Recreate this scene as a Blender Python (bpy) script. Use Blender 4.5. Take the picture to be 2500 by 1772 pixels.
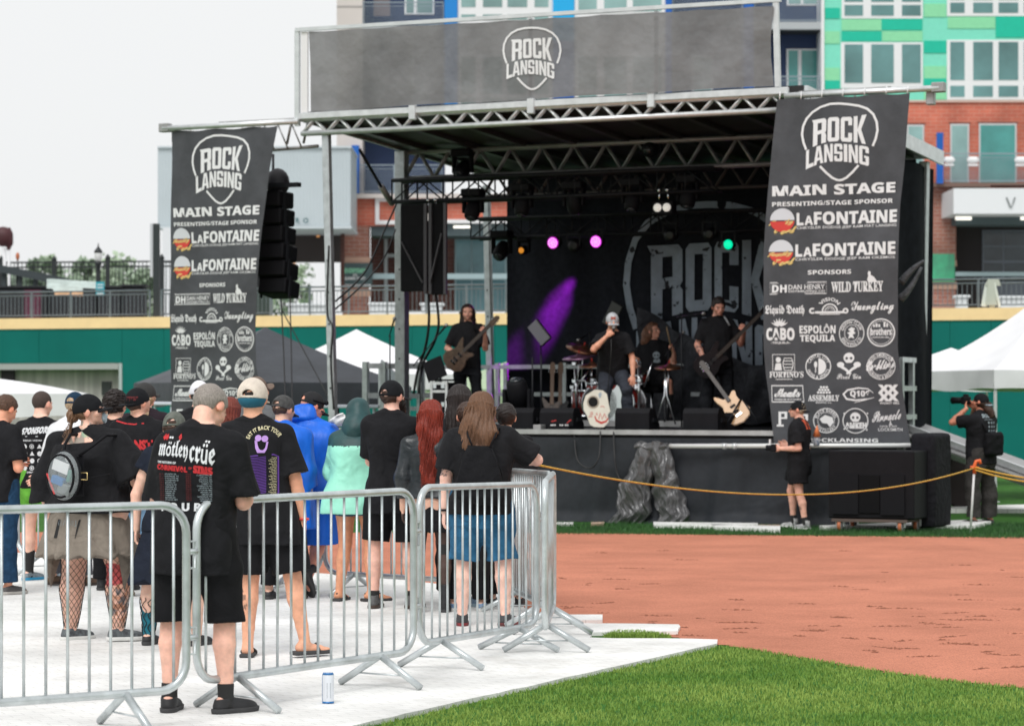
import bpy, bmesh, math, random
import numpy as np
from mathutils import Vector, Matrix
from mathutils.bvhtree import BVHTree

for o in list(bpy.data.objects): bpy.data.objects.remove(o)
SC = bpy.context.scene
COL = SC.collection
R_ = math.radians
rng = random.Random(7)
# ------------------------------------------------------------------ camera, sky, sun, exposure
F, HX, HY, EYE = 6500.0, 1250.0, 965.0, 1.633      # focal length in photo pixels, principal column, horizon row, eye height
cam_d = bpy.data.cameras.new('camera'); cam = bpy.data.objects.new('camera', cam_d); COL.objects.link(cam)
cam.location = (0, 0, EYE); cam.rotation_euler = (R_(90), 0, 0)
cam_d.sensor_width = 36.0; cam_d.lens = F/2500*36.0; cam_d.shift_y = (HY-886)/2500
cam_d.clip_end = 2000; cam_d.clip_start = 0.5
cam_d.dof.use_dof = True; cam_d.dof.focus_distance = 17.0; cam_d.dof.aperture_fstop = 4.4
SC.camera = cam
w = bpy.data.worlds.new('World'); SC.world = w; w.use_nodes = True
nt = w.node_tree; nt.nodes.clear()
sky = nt.nodes.new('ShaderNodeTexSky'); sky.sky_type = 'NISHITA'; sky.sun_disc = False
sky.sun_elevation = R_(52); sky.sun_rotation = R_(200); sky.air_density = 1.0; sky.dust_density = 4.0
hs = nt.nodes.new('ShaderNodeHueSaturation'); hs.inputs['Saturation'].default_value = 0.12
mx = nt.nodes.new('ShaderNodeMix'); mx.data_type = 'RGBA'; mx.inputs[0].default_value = 0.88
mx.inputs[7].default_value = (7.1, 7.2, 7.25, 1)     # thick even cloud
bg = nt.nodes.new('ShaderNodeBackground'); bg.inputs[1].default_value = 0.1
wo = nt.nodes.new('ShaderNodeOutputWorld')
nt.links.new(sky.outputs[0], hs.inputs['Color']); nt.links.new(hs.outputs[0], mx.inputs[6])
nt.links.new(mx.outputs[2], bg.inputs[0]); nt.links.new(bg.outputs[0], wo.inputs[0])
sd = bpy.data.lights.new('sun', 'SUN'); sd.energy = 1.5; sd.angle = R_(30); sd.color = (1.0, 0.985, 0.965)
so = bpy.data.objects.new('sun', sd); COL.objects.link(so)
so.rotation_euler = (R_(38), 0, R_(-20))
SC.view_settings.view_transform = 'Standard'; SC.view_settings.look = 'None'
SC.view_settings.exposure = 0.42; SC.view_settings.gamma = 1.0
SC.render.engine = 'CYCLES'
SC.cycles.use_denoising = True
SC.cycles.max_bounces = 6; SC.cycles.transparent_max_bounces = 12

def P(px, py, Y):
    s = F/Y
    return Vector(((px-HX)/s, Y, EYE-(py-HY)/s))
def G(px, py, z=0.0):
    "point on the level ground (or at height z) seen at this photo pixel"
    s = (py-HY)/(EYE-z); Y = F/s
    return Vector(((px-HX)/s, Y, z))

# ------------------------------------------------------------------ objects
WM = {}
def thing(name, label, cat, loc=(0,0,0), rz=0.0, group=None):
    o = bpy.data.objects.new(name, None); COL.objects.link(o)
    o.location = loc; o.rotation_euler = (0, 0, rz); o.empty_display_size = 0.1
    o['label'] = label; o['category'] = cat
    if group: o['group'] = group
    WM[o.name] = Matrix.Translation(Vector(loc)) @ Matrix.Rotation(rz, 4, 'Z')
    return o
def tag(o, label, cat, group=None):
    o['label'] = label; o['category'] = cat
    if group: o['group'] = group
    return o
def struct(o): o['kind'] = 'structure'; return o
def stuff(o): o['kind'] = 'stuff'; return o

def link_mesh(name, verts, faces, mat, parent=None, smooth=False, local=False, mats=None, fmi=None):
    verts = np.asarray(verts, dtype=np.float64).reshape(-1, 3)
    if parent is not None and not local:
        Mi = np.array(WM[parent.name].inverted())
        verts = verts @ Mi[:3,:3].T + Mi[:3,3]
    me = bpy.data.meshes.new(name)
    me.from_pydata(verts.tolist(), [], faces if isinstance(faces, list) else faces.tolist())
    me.update()
    for m in (mats or [mat]): me.materials.append(m)
    if smooth is True: me.polygons.foreach_set('use_smooth', np.ones(len(me.polygons), dtype=bool))
    elif smooth is not False: me.polygons.foreach_set('use_smooth', np.array(smooth, dtype=bool))
    if fmi is not None: me.polygons.foreach_set('material_index', np.array(fmi, dtype=np.int32))
    o = bpy.data.objects.new(name, me); COL.objects.link(o)
    if parent is not None:
        o.parent = parent; WM[o.name] = WM[parent.name]
    else: WM[o.name] = Matrix.Identity(4)
    return o
def move_origin(o, loc):
    "put a single-mesh thing's origin at its base"
    o.data.transform(Matrix.Translation(-Vector(loc))); o.location = loc
    WM[o.name] = Matrix.Translation(Vector(loc)); return o
def dup(o, loc=None, rz=None, label=None, group=None, parent=None):
    c = o.copy(); COL.objects.link(c)
    if parent is not None: c.parent = parent
    if loc is not None: c.location = loc
    if rz is not None: c.rotation_euler = (0, 0, rz)
    if label: c['label'] = label
    if group: c['group'] = group
    for ch in list(o.children): dup(ch, parent=c)
    return c

class MB:
    def __init__(s): s.v = []; s.f = []; s.sm = []; s.mi = []; s.cur = 0
    def add(s, vs, fs, smooth=False):
        b = len(s.v); s.v.extend([tuple(v) for v in vs])
        for f in fs:
            s.f.append(tuple(b+i for i in f)); s.sm.append(smooth); s.mi.append(s.cur)
        return s
    def box(s, c, size, R=None, bev=0.0):
        hx, hy, hz = size[0]/2, size[1]/2, size[2]/2
        R = R or Matrix.Identity(3); c = Vector(c)
        if bev <= 0 or min(hx,hy,hz) <= bev*1.05:
            vs = [c + R @ Vector((sx*hx, sy*hy, sz*hz)) for sz in (-1,1) for sy in (-1,1) for sx in (-1,1)]
            return s.add(vs, [(0,2,3,1),(4,5,7,6),(0,1,5,4),(2,6,7,3),(0,4,6,2),(1,3,7,5)])
        vs = []; idx = {}
        for sx in (-1,1):
            for sy in (-1,1):
                for sz in (-1,1):
                    for k,(bx,by,bz) in enumerate(((0,1,1),(1,0,1),(1,1,0))):
                        idx[(sx,sy,sz,k)] = len(vs)
                        vs.append(c + R @ Vector((sx*(hx-bev*bx), sy*(hy-bev*by), sz*(hz-bev*bz))))
        fs = []
        for q in (-1,1):
            a = [idx[(q,i,j,0)] for i,j in ((-1,-1),(1,-1),(1,1),(-1,1))]; fs.append(a if q>0 else a[::-1])
            a = [idx[(i,q,j,1)] for i,j in ((-1,-1),(1,-1),(1,1),(-1,1))]; fs.append(a if q<0 else a[::-1])
            a = [idx[(i,j,q,2)] for i,j in ((-1,-1),(1,-1),(1,1),(-1,1))]; fs.append(a if q>0 else a[::-1])
        for a in (-1,1):
            for b in (-1,1):
                fs.append([idx[(a,b,-1,0)],idx[(a,b,1,0)],idx[(a,b,1,1)],idx[(a,b,-1,1)]])
                fs.append([idx[(a,-1,b,0)],idx[(a,1,b,0)],idx[(a,1,b,2)],idx[(a,-1,b,2)]])
                fs.append([idx[(-1,a,b,1)],idx[(1,a,b,1)],idx[(1,a,b,2)],idx[(-1,a,b,2)]])
                for c2 in (-1,1): fs.append([idx[(a,b,c2,0)],idx[(a,b,c2,1)],idx[(a,b,c2,2)]])
        return s.add(vs, fs)
    def bar(s, p, q, wx, wz, up=(0,0,1), bev=0.0):
        "rectangular bar from p to q"
        p = Vector(p); q = Vector(q); d = q-p; L = d.length
        if L < 1e-6: return s
        d.normalize(); u = Vector(up)
        if abs(d.dot(u)) > 0.98: u = Vector((0,1,0))
        x = d.cross(u).normalized(); z = x.cross(d).normalized()
        R = Matrix((x, d, z)).transposed()
        return s.box((p+q)/2, (wx, L, wz), R, bev)
    def tube(s, pts, r, n=8, caps=True, closed=False):
        pts = [Vector(p) for p in pts]; m = len(pts)
        rs = r if hasattr(r, '__len__') else [r]*m
        vs = []; prev = None
        for i, p in enumerate(pts):
            if closed: t = pts[(i+1) % m]-pts[i-1]
            else: t = pts[min(i+1,m-1)]-pts[max(i-1,0)]
            if t.length < 1e-9: t = Vector((0,0,1))
            t.normalize()
            if prev is None:
                a = Vector((0,0,1)) if abs(t.z) < 0.9 else Vector((1,0,0))
                x = t.cross(a).normalized()
            else:
                x = prev - t*prev.dot(t)
                if x.length < 1e-6: x = t.cross(Vector((0.3,0.5,0.8)))
                x.normalize()
            prev = x; y = t.cross(x)
            for k in range(n):
                a = 2*math.pi*k/n
                vs.append(p + (x*math.cos(a)+y*math.sin(a))*rs[i])
        fs = []
        for i in range(m if closed else m-1):
            j = (i+1) % m
            for k in range(n):
                fs.append((i*n+k, i*n+(k+1)%n, j*n+(k+1)%n, j*n+k))
        s.add(vs, fs, True)
        if caps and not closed:
            b = len(s.v)-len(vs)
            s.f.append(tuple(b+k for k in range(n))[::-1]); s.sm.append(False); s.mi.append(s.cur)
            s.f.append(tuple(b+(m-1)*n+k for k in range(n))); s.sm.append(False); s.mi.append(s.cur)
        return s
    def lathe(s, prof, c=(0,0,0), n=20, R=None, smooth=True):
        "prof: list of (radius, height) about local z"
        c = Vector(c); R = R or Matrix.Identity(3); vs = []
        for r, z in prof:
            for k in range(n):
                a = 2*math.pi*k/n
                vs.append(c + R @ Vector((r*math.cos(a), r*math.sin(a), z)))
        fs = []
        for i in range(len(prof)-1):
            for k in range(n): fs.append((i*n+k, i*n+(k+1)%n, (i+1)*n+(k+1)%n, (i+1)*n+k))
        s.add(vs, fs, smooth)
        b = len(s.v)-len(vs)
        for ring, rev in ((0, True), (len(prof)-1, False)):
            if prof[ring][0] > 1e-5:
                t = tuple(b+ring*n+k for k in range(n)); s.f.append(t[::-1] if rev else t); s.sm.append(False); s.mi.append(s.cur)
        return s
    def prism(s, poly, o, ax, ay, depth):
        "polygon (list of 2D) in plane o+ax*x+ay*y, extruded by the vector depth"
        o = Vector(o); ax = Vector(ax); ay = Vector(ay); depth = Vector(depth); n = len(poly)
        a = [o+ax*x+ay*y for x,y in poly]; b = [p+depth for p in a]
        fs = [tuple(range(n))[::-1], tuple(range(n,2*n))]+[(i,(i+1)%n,n+(i+1)%n,n+i) for i in range(n)]
        return s.add(a+b, fs)
    def quad(s, a, b, c, d): return s.add([a,b,c,d], [(0,1,2,3)])
    def sphere(s, c, r, n=12, m=8, sz=1.0):
        return s.lathe([(max(r*math.sin(math.pi*i/m),1e-6), -r*sz*math.cos(math.pi*i/m)) for i in range(m+1)], c, n)
    def build(s, name, mat, parent=None, local=False, mats=None):
        return link_mesh(name, s.v, s.f, mat, parent, s.sm, local, mats, s.mi if mats else None)

# ------------------------------------------------------------------ materials
MATS = {}
def mat(name, col=(.5,.5,.5), rough=.6, metal=0.0, var=0.0, vscale=6.0, bump=0.0, bscale=40.0, bdist=0.01, spec=0.5,
        stretch=None, emit=None, es=1.0, col2=None, trans=0.0, attr=None, sheen=0.0, coat=0.0, detail=4.0, subsurf=0.0, bump2=None):
    if name in MATS: return MATS[name]
    m = bpy.data.materials.new(name); m.use_nodes = True; MATS[name] = m
    t = m.node_tree; b = t.nodes['Principled BSDF']; L = t.links
    b.inputs['Base Color'].default_value = (*col, 1); b.inputs['Roughness'].default_value = rough
    b.inputs['Metallic'].default_value = metal; b.inputs['Specular IOR Level'].default_value = spec
    if sheen: b.inputs['Sheen Weight'].default_value = sheen
    if coat: b.inputs['Coat Weight'].default_value = coat
    if subsurf:
        b.inputs['Subsurface Weight'].default_value = subsurf; b.inputs['Subsurface Radius'].default_value = (0.012,0.004,0.002)
        b.inputs['Subsurface Scale'].default_value = 1.0
    tc = t.nodes.new('ShaderNodeTexCoord'); src = tc.outputs['Object']
    if stretch:
        mp = t.nodes.new('ShaderNodeMapping'); mp.inputs['Scale'].default_value = stretch
        L.new(src, mp.inputs[0]); src = mp.outputs[0]
    csock = None
    if attr:
        at = t.nodes.new('ShaderNodeAttribute'); at.attribute_name = attr; csock = at.outputs['Color']
    if var > 0:
        n = t.nodes.new('ShaderNodeTexNoise'); n.inputs['Scale'].default_value = vscale; n.inputs['Detail'].default_value = detail
        n.inputs['Roughness'].default_value = 0.6
        L.new(src, n.inputs['Vector'])
        mr = t.nodes.new('ShaderNodeMapRange'); mr.inputs[1].default_value = 0.3; mr.inputs[2].default_value = 0.7
        L.new(n.outputs[0], mr.inputs[0])
        mixn = t.nodes.new('ShaderNodeMix'); mixn.data_type = 'RGBA'
        L.new(mr.outputs[0], mixn.inputs[0])
        if attr:
            mu = t.nodes.new('ShaderNodeMix'); mu.data_type = 'RGBA'; mu.blend_type = 'MULTIPLY'; mu.inputs[0].default_value = 1
            L.new(csock, mu.inputs[6])
            mixn.inputs[6].default_value = (1-var,1-var,1-var,1); mixn.inputs[7].default_value = (1+var*.6,)*3+(1,)
            L.new(mixn.outputs[2], mu.inputs[7]); csock = mu.outputs[2]
        else:
            c2 = col2 or tuple(min(1,c*(1+var)) for c in col)
            c1 = col if col2 else tuple(c*(1-var) for c in col)
            mixn.inputs[6].default_value = (*c1,1); mixn.inputs[7].default_value = (*c2,1)
            csock = mixn.outputs[2]
    if csock is not None: L.new(csock, b.inputs['Base Color'])
    if bump > 0:
        n2 = t.nodes.new('ShaderNodeTexNoise'); n2.inputs['Scale'].default_value = bscale; n2.inputs['Detail'].default_value = 3
        L.new(src, n2.inputs['Vector'])
        bp = t.nodes.new('ShaderNodeBump'); bp.inputs['Strength'].default_value = bump; bp.inputs['Distance'].default_value = bdist
        L.new(n2.outputs[0], bp.inputs['Height'])
        if bump2:
            n3 = t.nodes.new('ShaderNodeTexNoise'); n3.inputs['Scale'].default_value = bump2[0]; n3.inputs['Detail'].default_value = 2
            n3.inputs['Distortion'].default_value = 1.2
            L.new(src, n3.inputs['Vector'])
            bq = t.nodes.new('ShaderNodeBump'); bq.inputs['Strength'].default_value = bump2[1]; bq.inputs['Distance'].default_value = bump2[2]
            L.new(n3.outputs[0], bq.inputs['Height']); L.new(bq.outputs[0], bp.inputs['Normal'])
        L.new(bp.outputs[0], b.inputs['Normal'])
    if emit:
        b.inputs['Emission Color'].default_value = (*emit,1); b.inputs['Emission Strength'].default_value = es
    if trans > 0:
        tr = t.nodes.new('ShaderNodeBsdfTransparent'); ms = t.nodes.new('ShaderNodeMixShader'); ms.inputs[0].default_value = trans
        out = t.nodes['Material Output']
        L.new(b.outputs[0], ms.inputs[1]); L.new(tr.outputs[0], ms.inputs[2]); L.new(ms.outputs[0], out.inputs[0])
    return m
def srgb(r, g, b):
    f = lambda c: (c/255)/12.92 if c/255 <= .04045 else ((c/255+.055)/1.055)**2.4
    return (f(r), f(g), f(b))
def fabric(name, col, wr=0.4, var=0.2, rough=0.85, spec=0.2, fold=7.0, fd=0.035):
    return mat(name, col, rough, var=var, vscale=14, bump=wr*.5, bscale=160, bdist=0.002, spec=spec, bump2=(fold, wr*1.3, fd))
# ------------------------------------------------------------------ signed-distance modelling (bodies, clothes, hair, guitars)
def smin(a, b, k):
    h = np.clip(0.5+0.5*(b-a)/k, 0, 1)
    return b+(a-b)*h - k*h*(1-h)
def U(fs, k=0.03):
    def f(p):
        d = fs[0](p)
        for g in fs[1:]: d = smin(d, g(p), k)
        return d
    return f
def Umin(*fs):
    def f(p):
        d = fs[0](p)
        for g in fs[1:]: d = np.minimum(d, g(p))
        return d
    return f
def cut(f, pt, n):
    "keep the side that n points away from"
    pt = np.array(pt, dtype=np.float32); n = np.array(n, dtype=np.float32); n = n/np.linalg.norm(n)
    return lambda p: np.maximum(f(p), (p-pt)@n)
def sub(f, g): return lambda p: np.maximum(f(p), -g(p))
def inter(f, g): return lambda p: np.maximum(f(p), g(p))
def grow(f, t): return lambda p: f(p)-t
def cone(a, b, ra, rb, flat=None):
    a = np.array(a, dtype=np.float32); b = np.array(b, dtype=np.float32); ba = b-a; L2 = float(ba@ba)+1e-9
    def f(p):
        q = p-a; h = np.clip(q@ba/L2, 0, 1)
        return np.linalg.norm(q-h[:,None]*ba, axis=1)-(ra+(rb-ra)*h)
    return f
def chain(pts, rs, k=0.02):
    return U([cone(pts[i], pts[i+1], rs[i], rs[i+1]) for i in range(len(pts)-1)], k)
def ell(c, r, R=None):
    c = np.array(c, dtype=np.float32); r = np.array(r, dtype=np.float32)
    Rm = None if R is None else np.array(R, dtype=np.float32)
    def f(p):
        q = p-c
        if Rm is not None: q = q@Rm          # into local axes (columns of R)
        k0 = np.linalg.norm(q/r, axis=1); k1 = np.linalg.norm(q/(r*r), axis=1)+1e-9
        return k0*(k0-1)/k1
    return f
def rbox(c, half, rad=0.01, R=None):
    c = np.array(c, dtype=np.float32); half = np.array(half, dtype=np.float32)-rad
    Rm = None if R is None else np.array(R, dtype=np.float32)
    def f(p):
        q = p-c
        if Rm is not None: q = q@Rm
        q = np.abs(q)-half
        return np.linalg.norm(np.maximum(q,0),axis=1)+np.minimum(q.max(axis=1),0)-rad
    return f
def loft(secs, n=2.3, cap=True):
    "secs: rows (z, cx, cy, rx, ry), low to high"
    s = np.array(secs, dtype=np.float64); zt = np.linspace(s[0,0], s[-1,0], 96); tab = []
    for c in range(1,5):
        y = np.interp(zt, s[:,0], s[:,c])
        kz = 9; ker = np.hanning(kz+2)[1:-1]; ker /= ker.sum()
        y = np.convolve(np.pad(y, kz//2, mode='edge'), ker, mode='valid'); tab.append(y.astype(np.float32))
    z0, z1 = float(s[0,0]), float(s[-1,0]); zf = zt.astype(np.float32)
    def f(p):
        z = p[:,2]; cx = np.interp(z, zf, tab[0]); cy = np.interp(z, zf, tab[1])
        rx = np.interp(z, zf, tab[2]); ry = np.interp(z, zf, tab[3])
        r = (np.abs((p[:,0]-cx)/rx)**n + np.abs((p[:,1]-cy)/ry)**n)**(1/n)
        d = (r-1)*np.minimum(rx, ry)
        return np.maximum(d, np.maximum(z-z1, z0-z)) if cap else d
    return f
def wob(f, amp, freq, seed, aniso=(1,1,1)):
    "wrinkle a surface with a few warped sine waves"
    r = np.random.RandomState(seed); D = r.normal(size=(5,3)).astype(np.float32)*np.array(aniso, dtype=np.float32)
    D /= np.linalg.norm(D, axis=1)[:,None]; ph = r.uniform(0, 6.28, 5)
    def g(p):
        d = f(p); w0 = np.sin(p@D[0]*freq*.6+ph[0])*1.1; w1 = np.sin(p@D[1]*freq*.5+ph[1])*1.1
        s = np.sin(p@D[2]*freq+ph[2]+w0+w1)+.6*np.sin(p@D[3]*freq*1.7+ph[3]+w1*1.5)+.4*np.sin(p@D[4]*freq*2.6+ph[4]+w0*1.5)
        return d+amp*s.astype(np.float32)
    return g
def sdf_mesh(f, lo, hi, h, proj=1):
    B = 4; lo = np.array(lo, dtype=np.float32); hi = np.array(hi, dtype=np.float32)
    nb = np.ceil((hi-lo)/(h*B)).astype(int)+1; n = nb*B
    ax = [lo[i]+(np.arange(nb[i])*B+1.5)*h for i in range(3)]
    C = np.stack(np.meshgrid(*ax, indexing='ij'), -1).reshape(-1,3).astype(np.float32)
    dc = f(C); act = np.abs(dc) < h*B*1.25
    V = np.repeat(np.repeat(np.repeat(np.where(dc<0,-1,1).astype(np.float32).reshape(nb), B,0),B,1),B,2)
    ids = np.nonzero(act)[0]
    if len(ids) == 0: return np.zeros((0,3)), np.zeros((0,4),int)
    off = np.stack(np.meshgrid(*[np.arange(B)]*3, indexing='ij'), -1).reshape(-1,3)
    bi = np.stack(np.unravel_index(ids, nb), -1)*B
    pi = (bi[:,None,:]+off[None]).reshape(-1,3)
    pts = lo+pi.astype(np.float32)*h
    vals = np.concatenate([f(pts[i:i+200000]) for i in range(0, len(pts), 200000)])
    V[pi[:,0],pi[:,1],pi[:,2]] = vals
    V[0]=V[-1]=1; V[:,0]=V[:,-1]=1; V[:,:,0]=V[:,:,-1]=1
    S = V < 0
    c = np.zeros(tuple(n-1), dtype=np.int8)
    for dx in (0,1):
        for dy in (0,1):
            for dz in (0,1): c += S[dx:n[0]-1+dx, dy:n[1]-1+dy, dz:n[2]-1+dz]
    cell = np.nonzero((c>0)&(c<8)); cid = np.full(tuple(n-1), -1, dtype=np.int32); N = len(cell[0]); cid[cell] = np.arange(N)
    ci = np.stack(cell, -1); acc = np.zeros((N,3)); cnt = np.zeros(N)
    cor = [(dx,dy,dz) for dx in (0,1) for dy in (0,1) for dz in (0,1)]
    for a in cor:
        for axis in range(3):
            if a[axis]: continue
            b = list(a); b[axis] = 1
            va = V[ci[:,0]+a[0],ci[:,1]+a[1],ci[:,2]+a[2]]; vb = V[ci[:,0]+b[0],ci[:,1]+b[1],ci[:,2]+b[2]]
            m = (va<0)!=(vb<0); t = np.where(m, va/(va-vb+1e-12), 0)
            q = np.array(a)[None]+np.zeros((N,3)); q[:,axis] += t
            acc[m] += q[m]; cnt[m] += 1
    verts = lo+(ci+acc/cnt[:,None])*h
    quads = []
    for axis in range(3):
        sl = [slice(1,-1)]*3; sl[axis] = slice(0,-1); s2 = list(sl); s2[axis] = slice(1,None)
        A = S[tuple(sl)]; Bv = S[tuple(s2)]; e = np.nonzero(A!=Bv); base = np.stack(e,-1)
        base += np.array([0 if i==axis else 1 for i in range(3)])
        u, v = (axis+1)%3, (axis+2)%3; q = []
        for du,dv in ((-1,-1),(0,-1),(0,0),(-1,0)):
            o = base.copy(); o[:,u] += du; o[:,v] += dv; q.append(cid[o[:,0],o[:,1],o[:,2]])
        q = np.stack(q,-1); flip = ~A[e]; q[flip] = q[flip][:,::-1]; quads.append(q)
    quads = np.concatenate(quads); quads = quads[(quads>=0).all(1)]
    v = verts.astype(np.float32)
    for _ in range(proj):
        d = f(v); e = h*.4; g = np.stack([f(v+np.eye(3,dtype=np.float32)[i]*e)-d for i in range(3)],-1)/e
        st = d[:,None]*g/np.maximum((g*g).sum(1),.2)[:,None]
        v = v-np.clip(st, -h*.5, h*.5)
    return v, quads
def sdf_obj(name, f, lo, hi, h, mat, parent, proj=1):
    v, q = sdf_mesh(f, lo, hi, h, proj)
    return link_mesh(name, v, q, mat, parent, True, local=True)
# ------------------------------------------------------------------ flat lettering and marks
_TC = {}
def glyphs(body, bold=0.0, space=1.0):
    k = (body, round(bold,3), space)
    if k in _TC: return _TC[k]
    c = bpy.data.curves.new('t', 'FONT'); c.body = body; c.size = 1; c.resolution_u = 2; c.offset = bold; c.space_character = space
    o = bpy.data.objects.new('t', c); me = bpy.data.meshes.new_from_object(o)
    v = np.array([x.co[:2] for x in me.vertices]).reshape(-1,2); f = [tuple(p.vertices) for p in me.polygons]
    bpy.data.objects.remove(o); bpy.data.meshes.remove(me); bpy.data.curves.remove(c)
    if len(v):
        v = v-v.min(0); wh = v.max(0); v = v/np.maximum(wh,1e-6)
    else: wh = np.array([1,1])
    _TC[k] = (v, f, wh); return _TC[k]
MATHB = {}
def frak(s):
    return ''.join(chr(0x1D56C+ord(c)-65) if 'A'<=c<='Z' else chr(0x1D586+ord(c)-97) if 'a'<=c<='z' else c for c in s)
def script(s):
    return ''.join(chr(0x1D4D0+ord(c)-65) if 'A'<=c<='Z' else chr(0x1D4EA+ord(c)-97) if 'a'<=c<='z' else c for c in s)
def serif(s):
    return ''.join(chr(0x1D400+ord(c)-65) if 'A'<=c<='Z' else chr(0x1D41A+ord(c)-97) if 'a'<=c<='z' else c for c in s)
def sansb(s):
    return ''.join(chr(0x1D5D4+ord(c)-65) if 'A'<=c<='Z' else chr(0x1D5EE+ord(c)-97) if 'a'<=c<='z' else chr(0x1D7EC+ord(c)-48) if '0'<=c<='9' else c for c in s)

class Canvas:
    "2D artwork with y pointing down; mapped later onto cloth or a sign"
    def __init__(s): s.v = []; s.f = []; s.mi = []; s.cur = 0
    def add(s, pts, faces):
        b = len(s.v); s.v.extend([(float(x),float(y)) for x,y in pts])
        for f in faces: s.f.append(tuple(b+i for i in f)); s.mi.append(s.cur)
    def poly(s, pts): s.add(pts, [tuple(range(len(pts)))])
    def rect(s, x0, y0, x1, y1): s.poly([(x0,y0),(x1,y0),(x1,y1),(x0,y1)])
    def text(s, body, x0, y0, x1, y1, bold=0.0, shear=0.0, arc=0.0, space=1.0, rise=0.0):
        v, f, wh = glyphs(body, bold, space)
        if not len(v): return
        X = x0+v[:,0]*(x1-x0)+shear*(v[:,1]-.5)*(y1-y0); u = (v[:,0]-.5)*2
        Y = y1-v[:,1]*(y1-y0)+arc*(u*u)-rise*v[:,0]
        s.add(np.stack([X,Y],-1), f)
    def circtext(s, body, cx, cy, rx, ry, h, a0, a1, inward=False, bold=0.02):
        "text along an ellipse between angles (deg, clockwise from the top)"
        v, f, wh = glyphs(body, bold, 1.1)
        A = np.radians(a0+(a1-a0)*v[:,0]); t = (v[:,1] if not inward else 1-v[:,1])-.5
        s.add(np.stack([cx+np.sin(A)*(rx+t*h), cy-np.cos(A)*(ry+t*h)], -1), f)
    def stroke(s, pts, wd, closed=False):
        p = [Vector(q) for q in pts]; n = len(p); L = []; Rr = []
        for i in range(n):
            if closed: t = p[(i+1)%n]-p[i-1]
            else: t = p[min(i+1,n-1)]-p[max(i-1,0)]
            t = t.normalized() if t.length>1e-9 else Vector((1,0)); nn = Vector((-t.y,t.x))
            ww = wd[i] if hasattr(wd,'__len__') else wd
            L.append(p[i]+nn*ww/2); Rr.append(p[i]-nn*ww/2)
        m = n if closed else n-1
        s.add([(q.x,q.y) for q in L+Rr], [(i,(i+1)%n,n+(i+1)%n,n+i) for i in range(m)])
    def ring(s, cx, cy, rx, ry, wd, a0=0, a1=360, n=28):
        full = abs(a1-a0) >= 360
        s.stroke([(cx+rx*math.sin(R_(a0+(a1-a0)*i/n)), cy-ry*math.cos(R_(a0+(a1-a0)*i/n))) for i in range(n if full else n+1)], wd, full)
    def disc(s, cx, cy, rx, ry, n=22, a0=0, a1=360):
        s.poly([(cx+rx*math.sin(R_(a0+(a1-a0)*i/n)), cy-ry*math.cos(R_(a0+(a1-a0)*i/n))) for i in range(n+(0 if abs(a1-a0)>=360 else 1))])
    def build(s, name, fmap, mats, parent, lift=None):
        if not s.v: return None
        vs = [fmap(x, y) for x,y in s.v]
        return link_mesh(name, vs, s.f, mats[0], parent, False, False, mats, s.mi)

_S = .34
def _rc(a,b,c,d): return [(a,b),(c,b),(c,d),(a,d)]
_TOP = [(0,.84),(1,.84),(1,.92),(.86,1),(.14,1),(0,.92)]; _BOT = [(0,.08),(.14,0),(.86,0),(1,.08),(1,.16),(0,.16)]
BLOCK = {
 'R': [[(-.12,1),(.0,.9),(0,0),(_S,0),(_S,1)], [(_S,.84),(1,.84),(1,.92),(.86,1),(_S,1)], _rc(.66,.55,1,.84), [(_S,.4),(.66,.4),(.9,.4),(1,.47),(1,.55),(_S,.55)], [(.64,0),(1,0),(1,.34),(.9,.4),(.64,.4)]],
 'O': [_TOP,_BOT,_rc(0,.16,_S,.84),_rc(1-_S,.16,1,.84)],
 'C': [_TOP,_BOT,_rc(0,.16,_S,.84),_rc(1-_S,.66,1,.84),_rc(1-_S,.16,1,.36)],
 'K': [_rc(0,0,_S,1),[(_S,.5),(.72,1),(1.15,1),(.66,.5)],[(_S,.5),(.66,.5),(1.08,0),(.72,0),(_S,.44)]],
 'L': [_rc(0,0,_S+.04,1),_rc(_S+.04,0,1,.2)],
 'A': [[(0,0),(.3,0),(.5,.8),(.5,1),(.3,1)],[(.7,0),(1,0),(.7,1),(.5,1),(.5,.8)],[(.344,.2),(.656,.2),(.621,.36),(.379,.36)]],
 'N': [_rc(0,0,.3,1),_rc(.7,0,1,1),[(.3,.597),(.67,0),(.7,0),(.7,.403),(.33,1),(.3,1)]],
 'S': [_TOP,_BOT,_rc(0,.56,_S,.84),_rc(0,.42,1,.56),_rc(1-_S,.16,1,.42),_rc(1-_S,.68,1,.84),_rc(0,.16,_S,.32)],
 'I': [_rc(0,0,1,1)],
 'G': [_TOP,_BOT,_rc(0,.16,_S,.84),_rc(1-_S,.66,1,.84),_rc(1-_S,.16,1,.5),_rc(.52,.38,1-_S,.5)],
}
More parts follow.
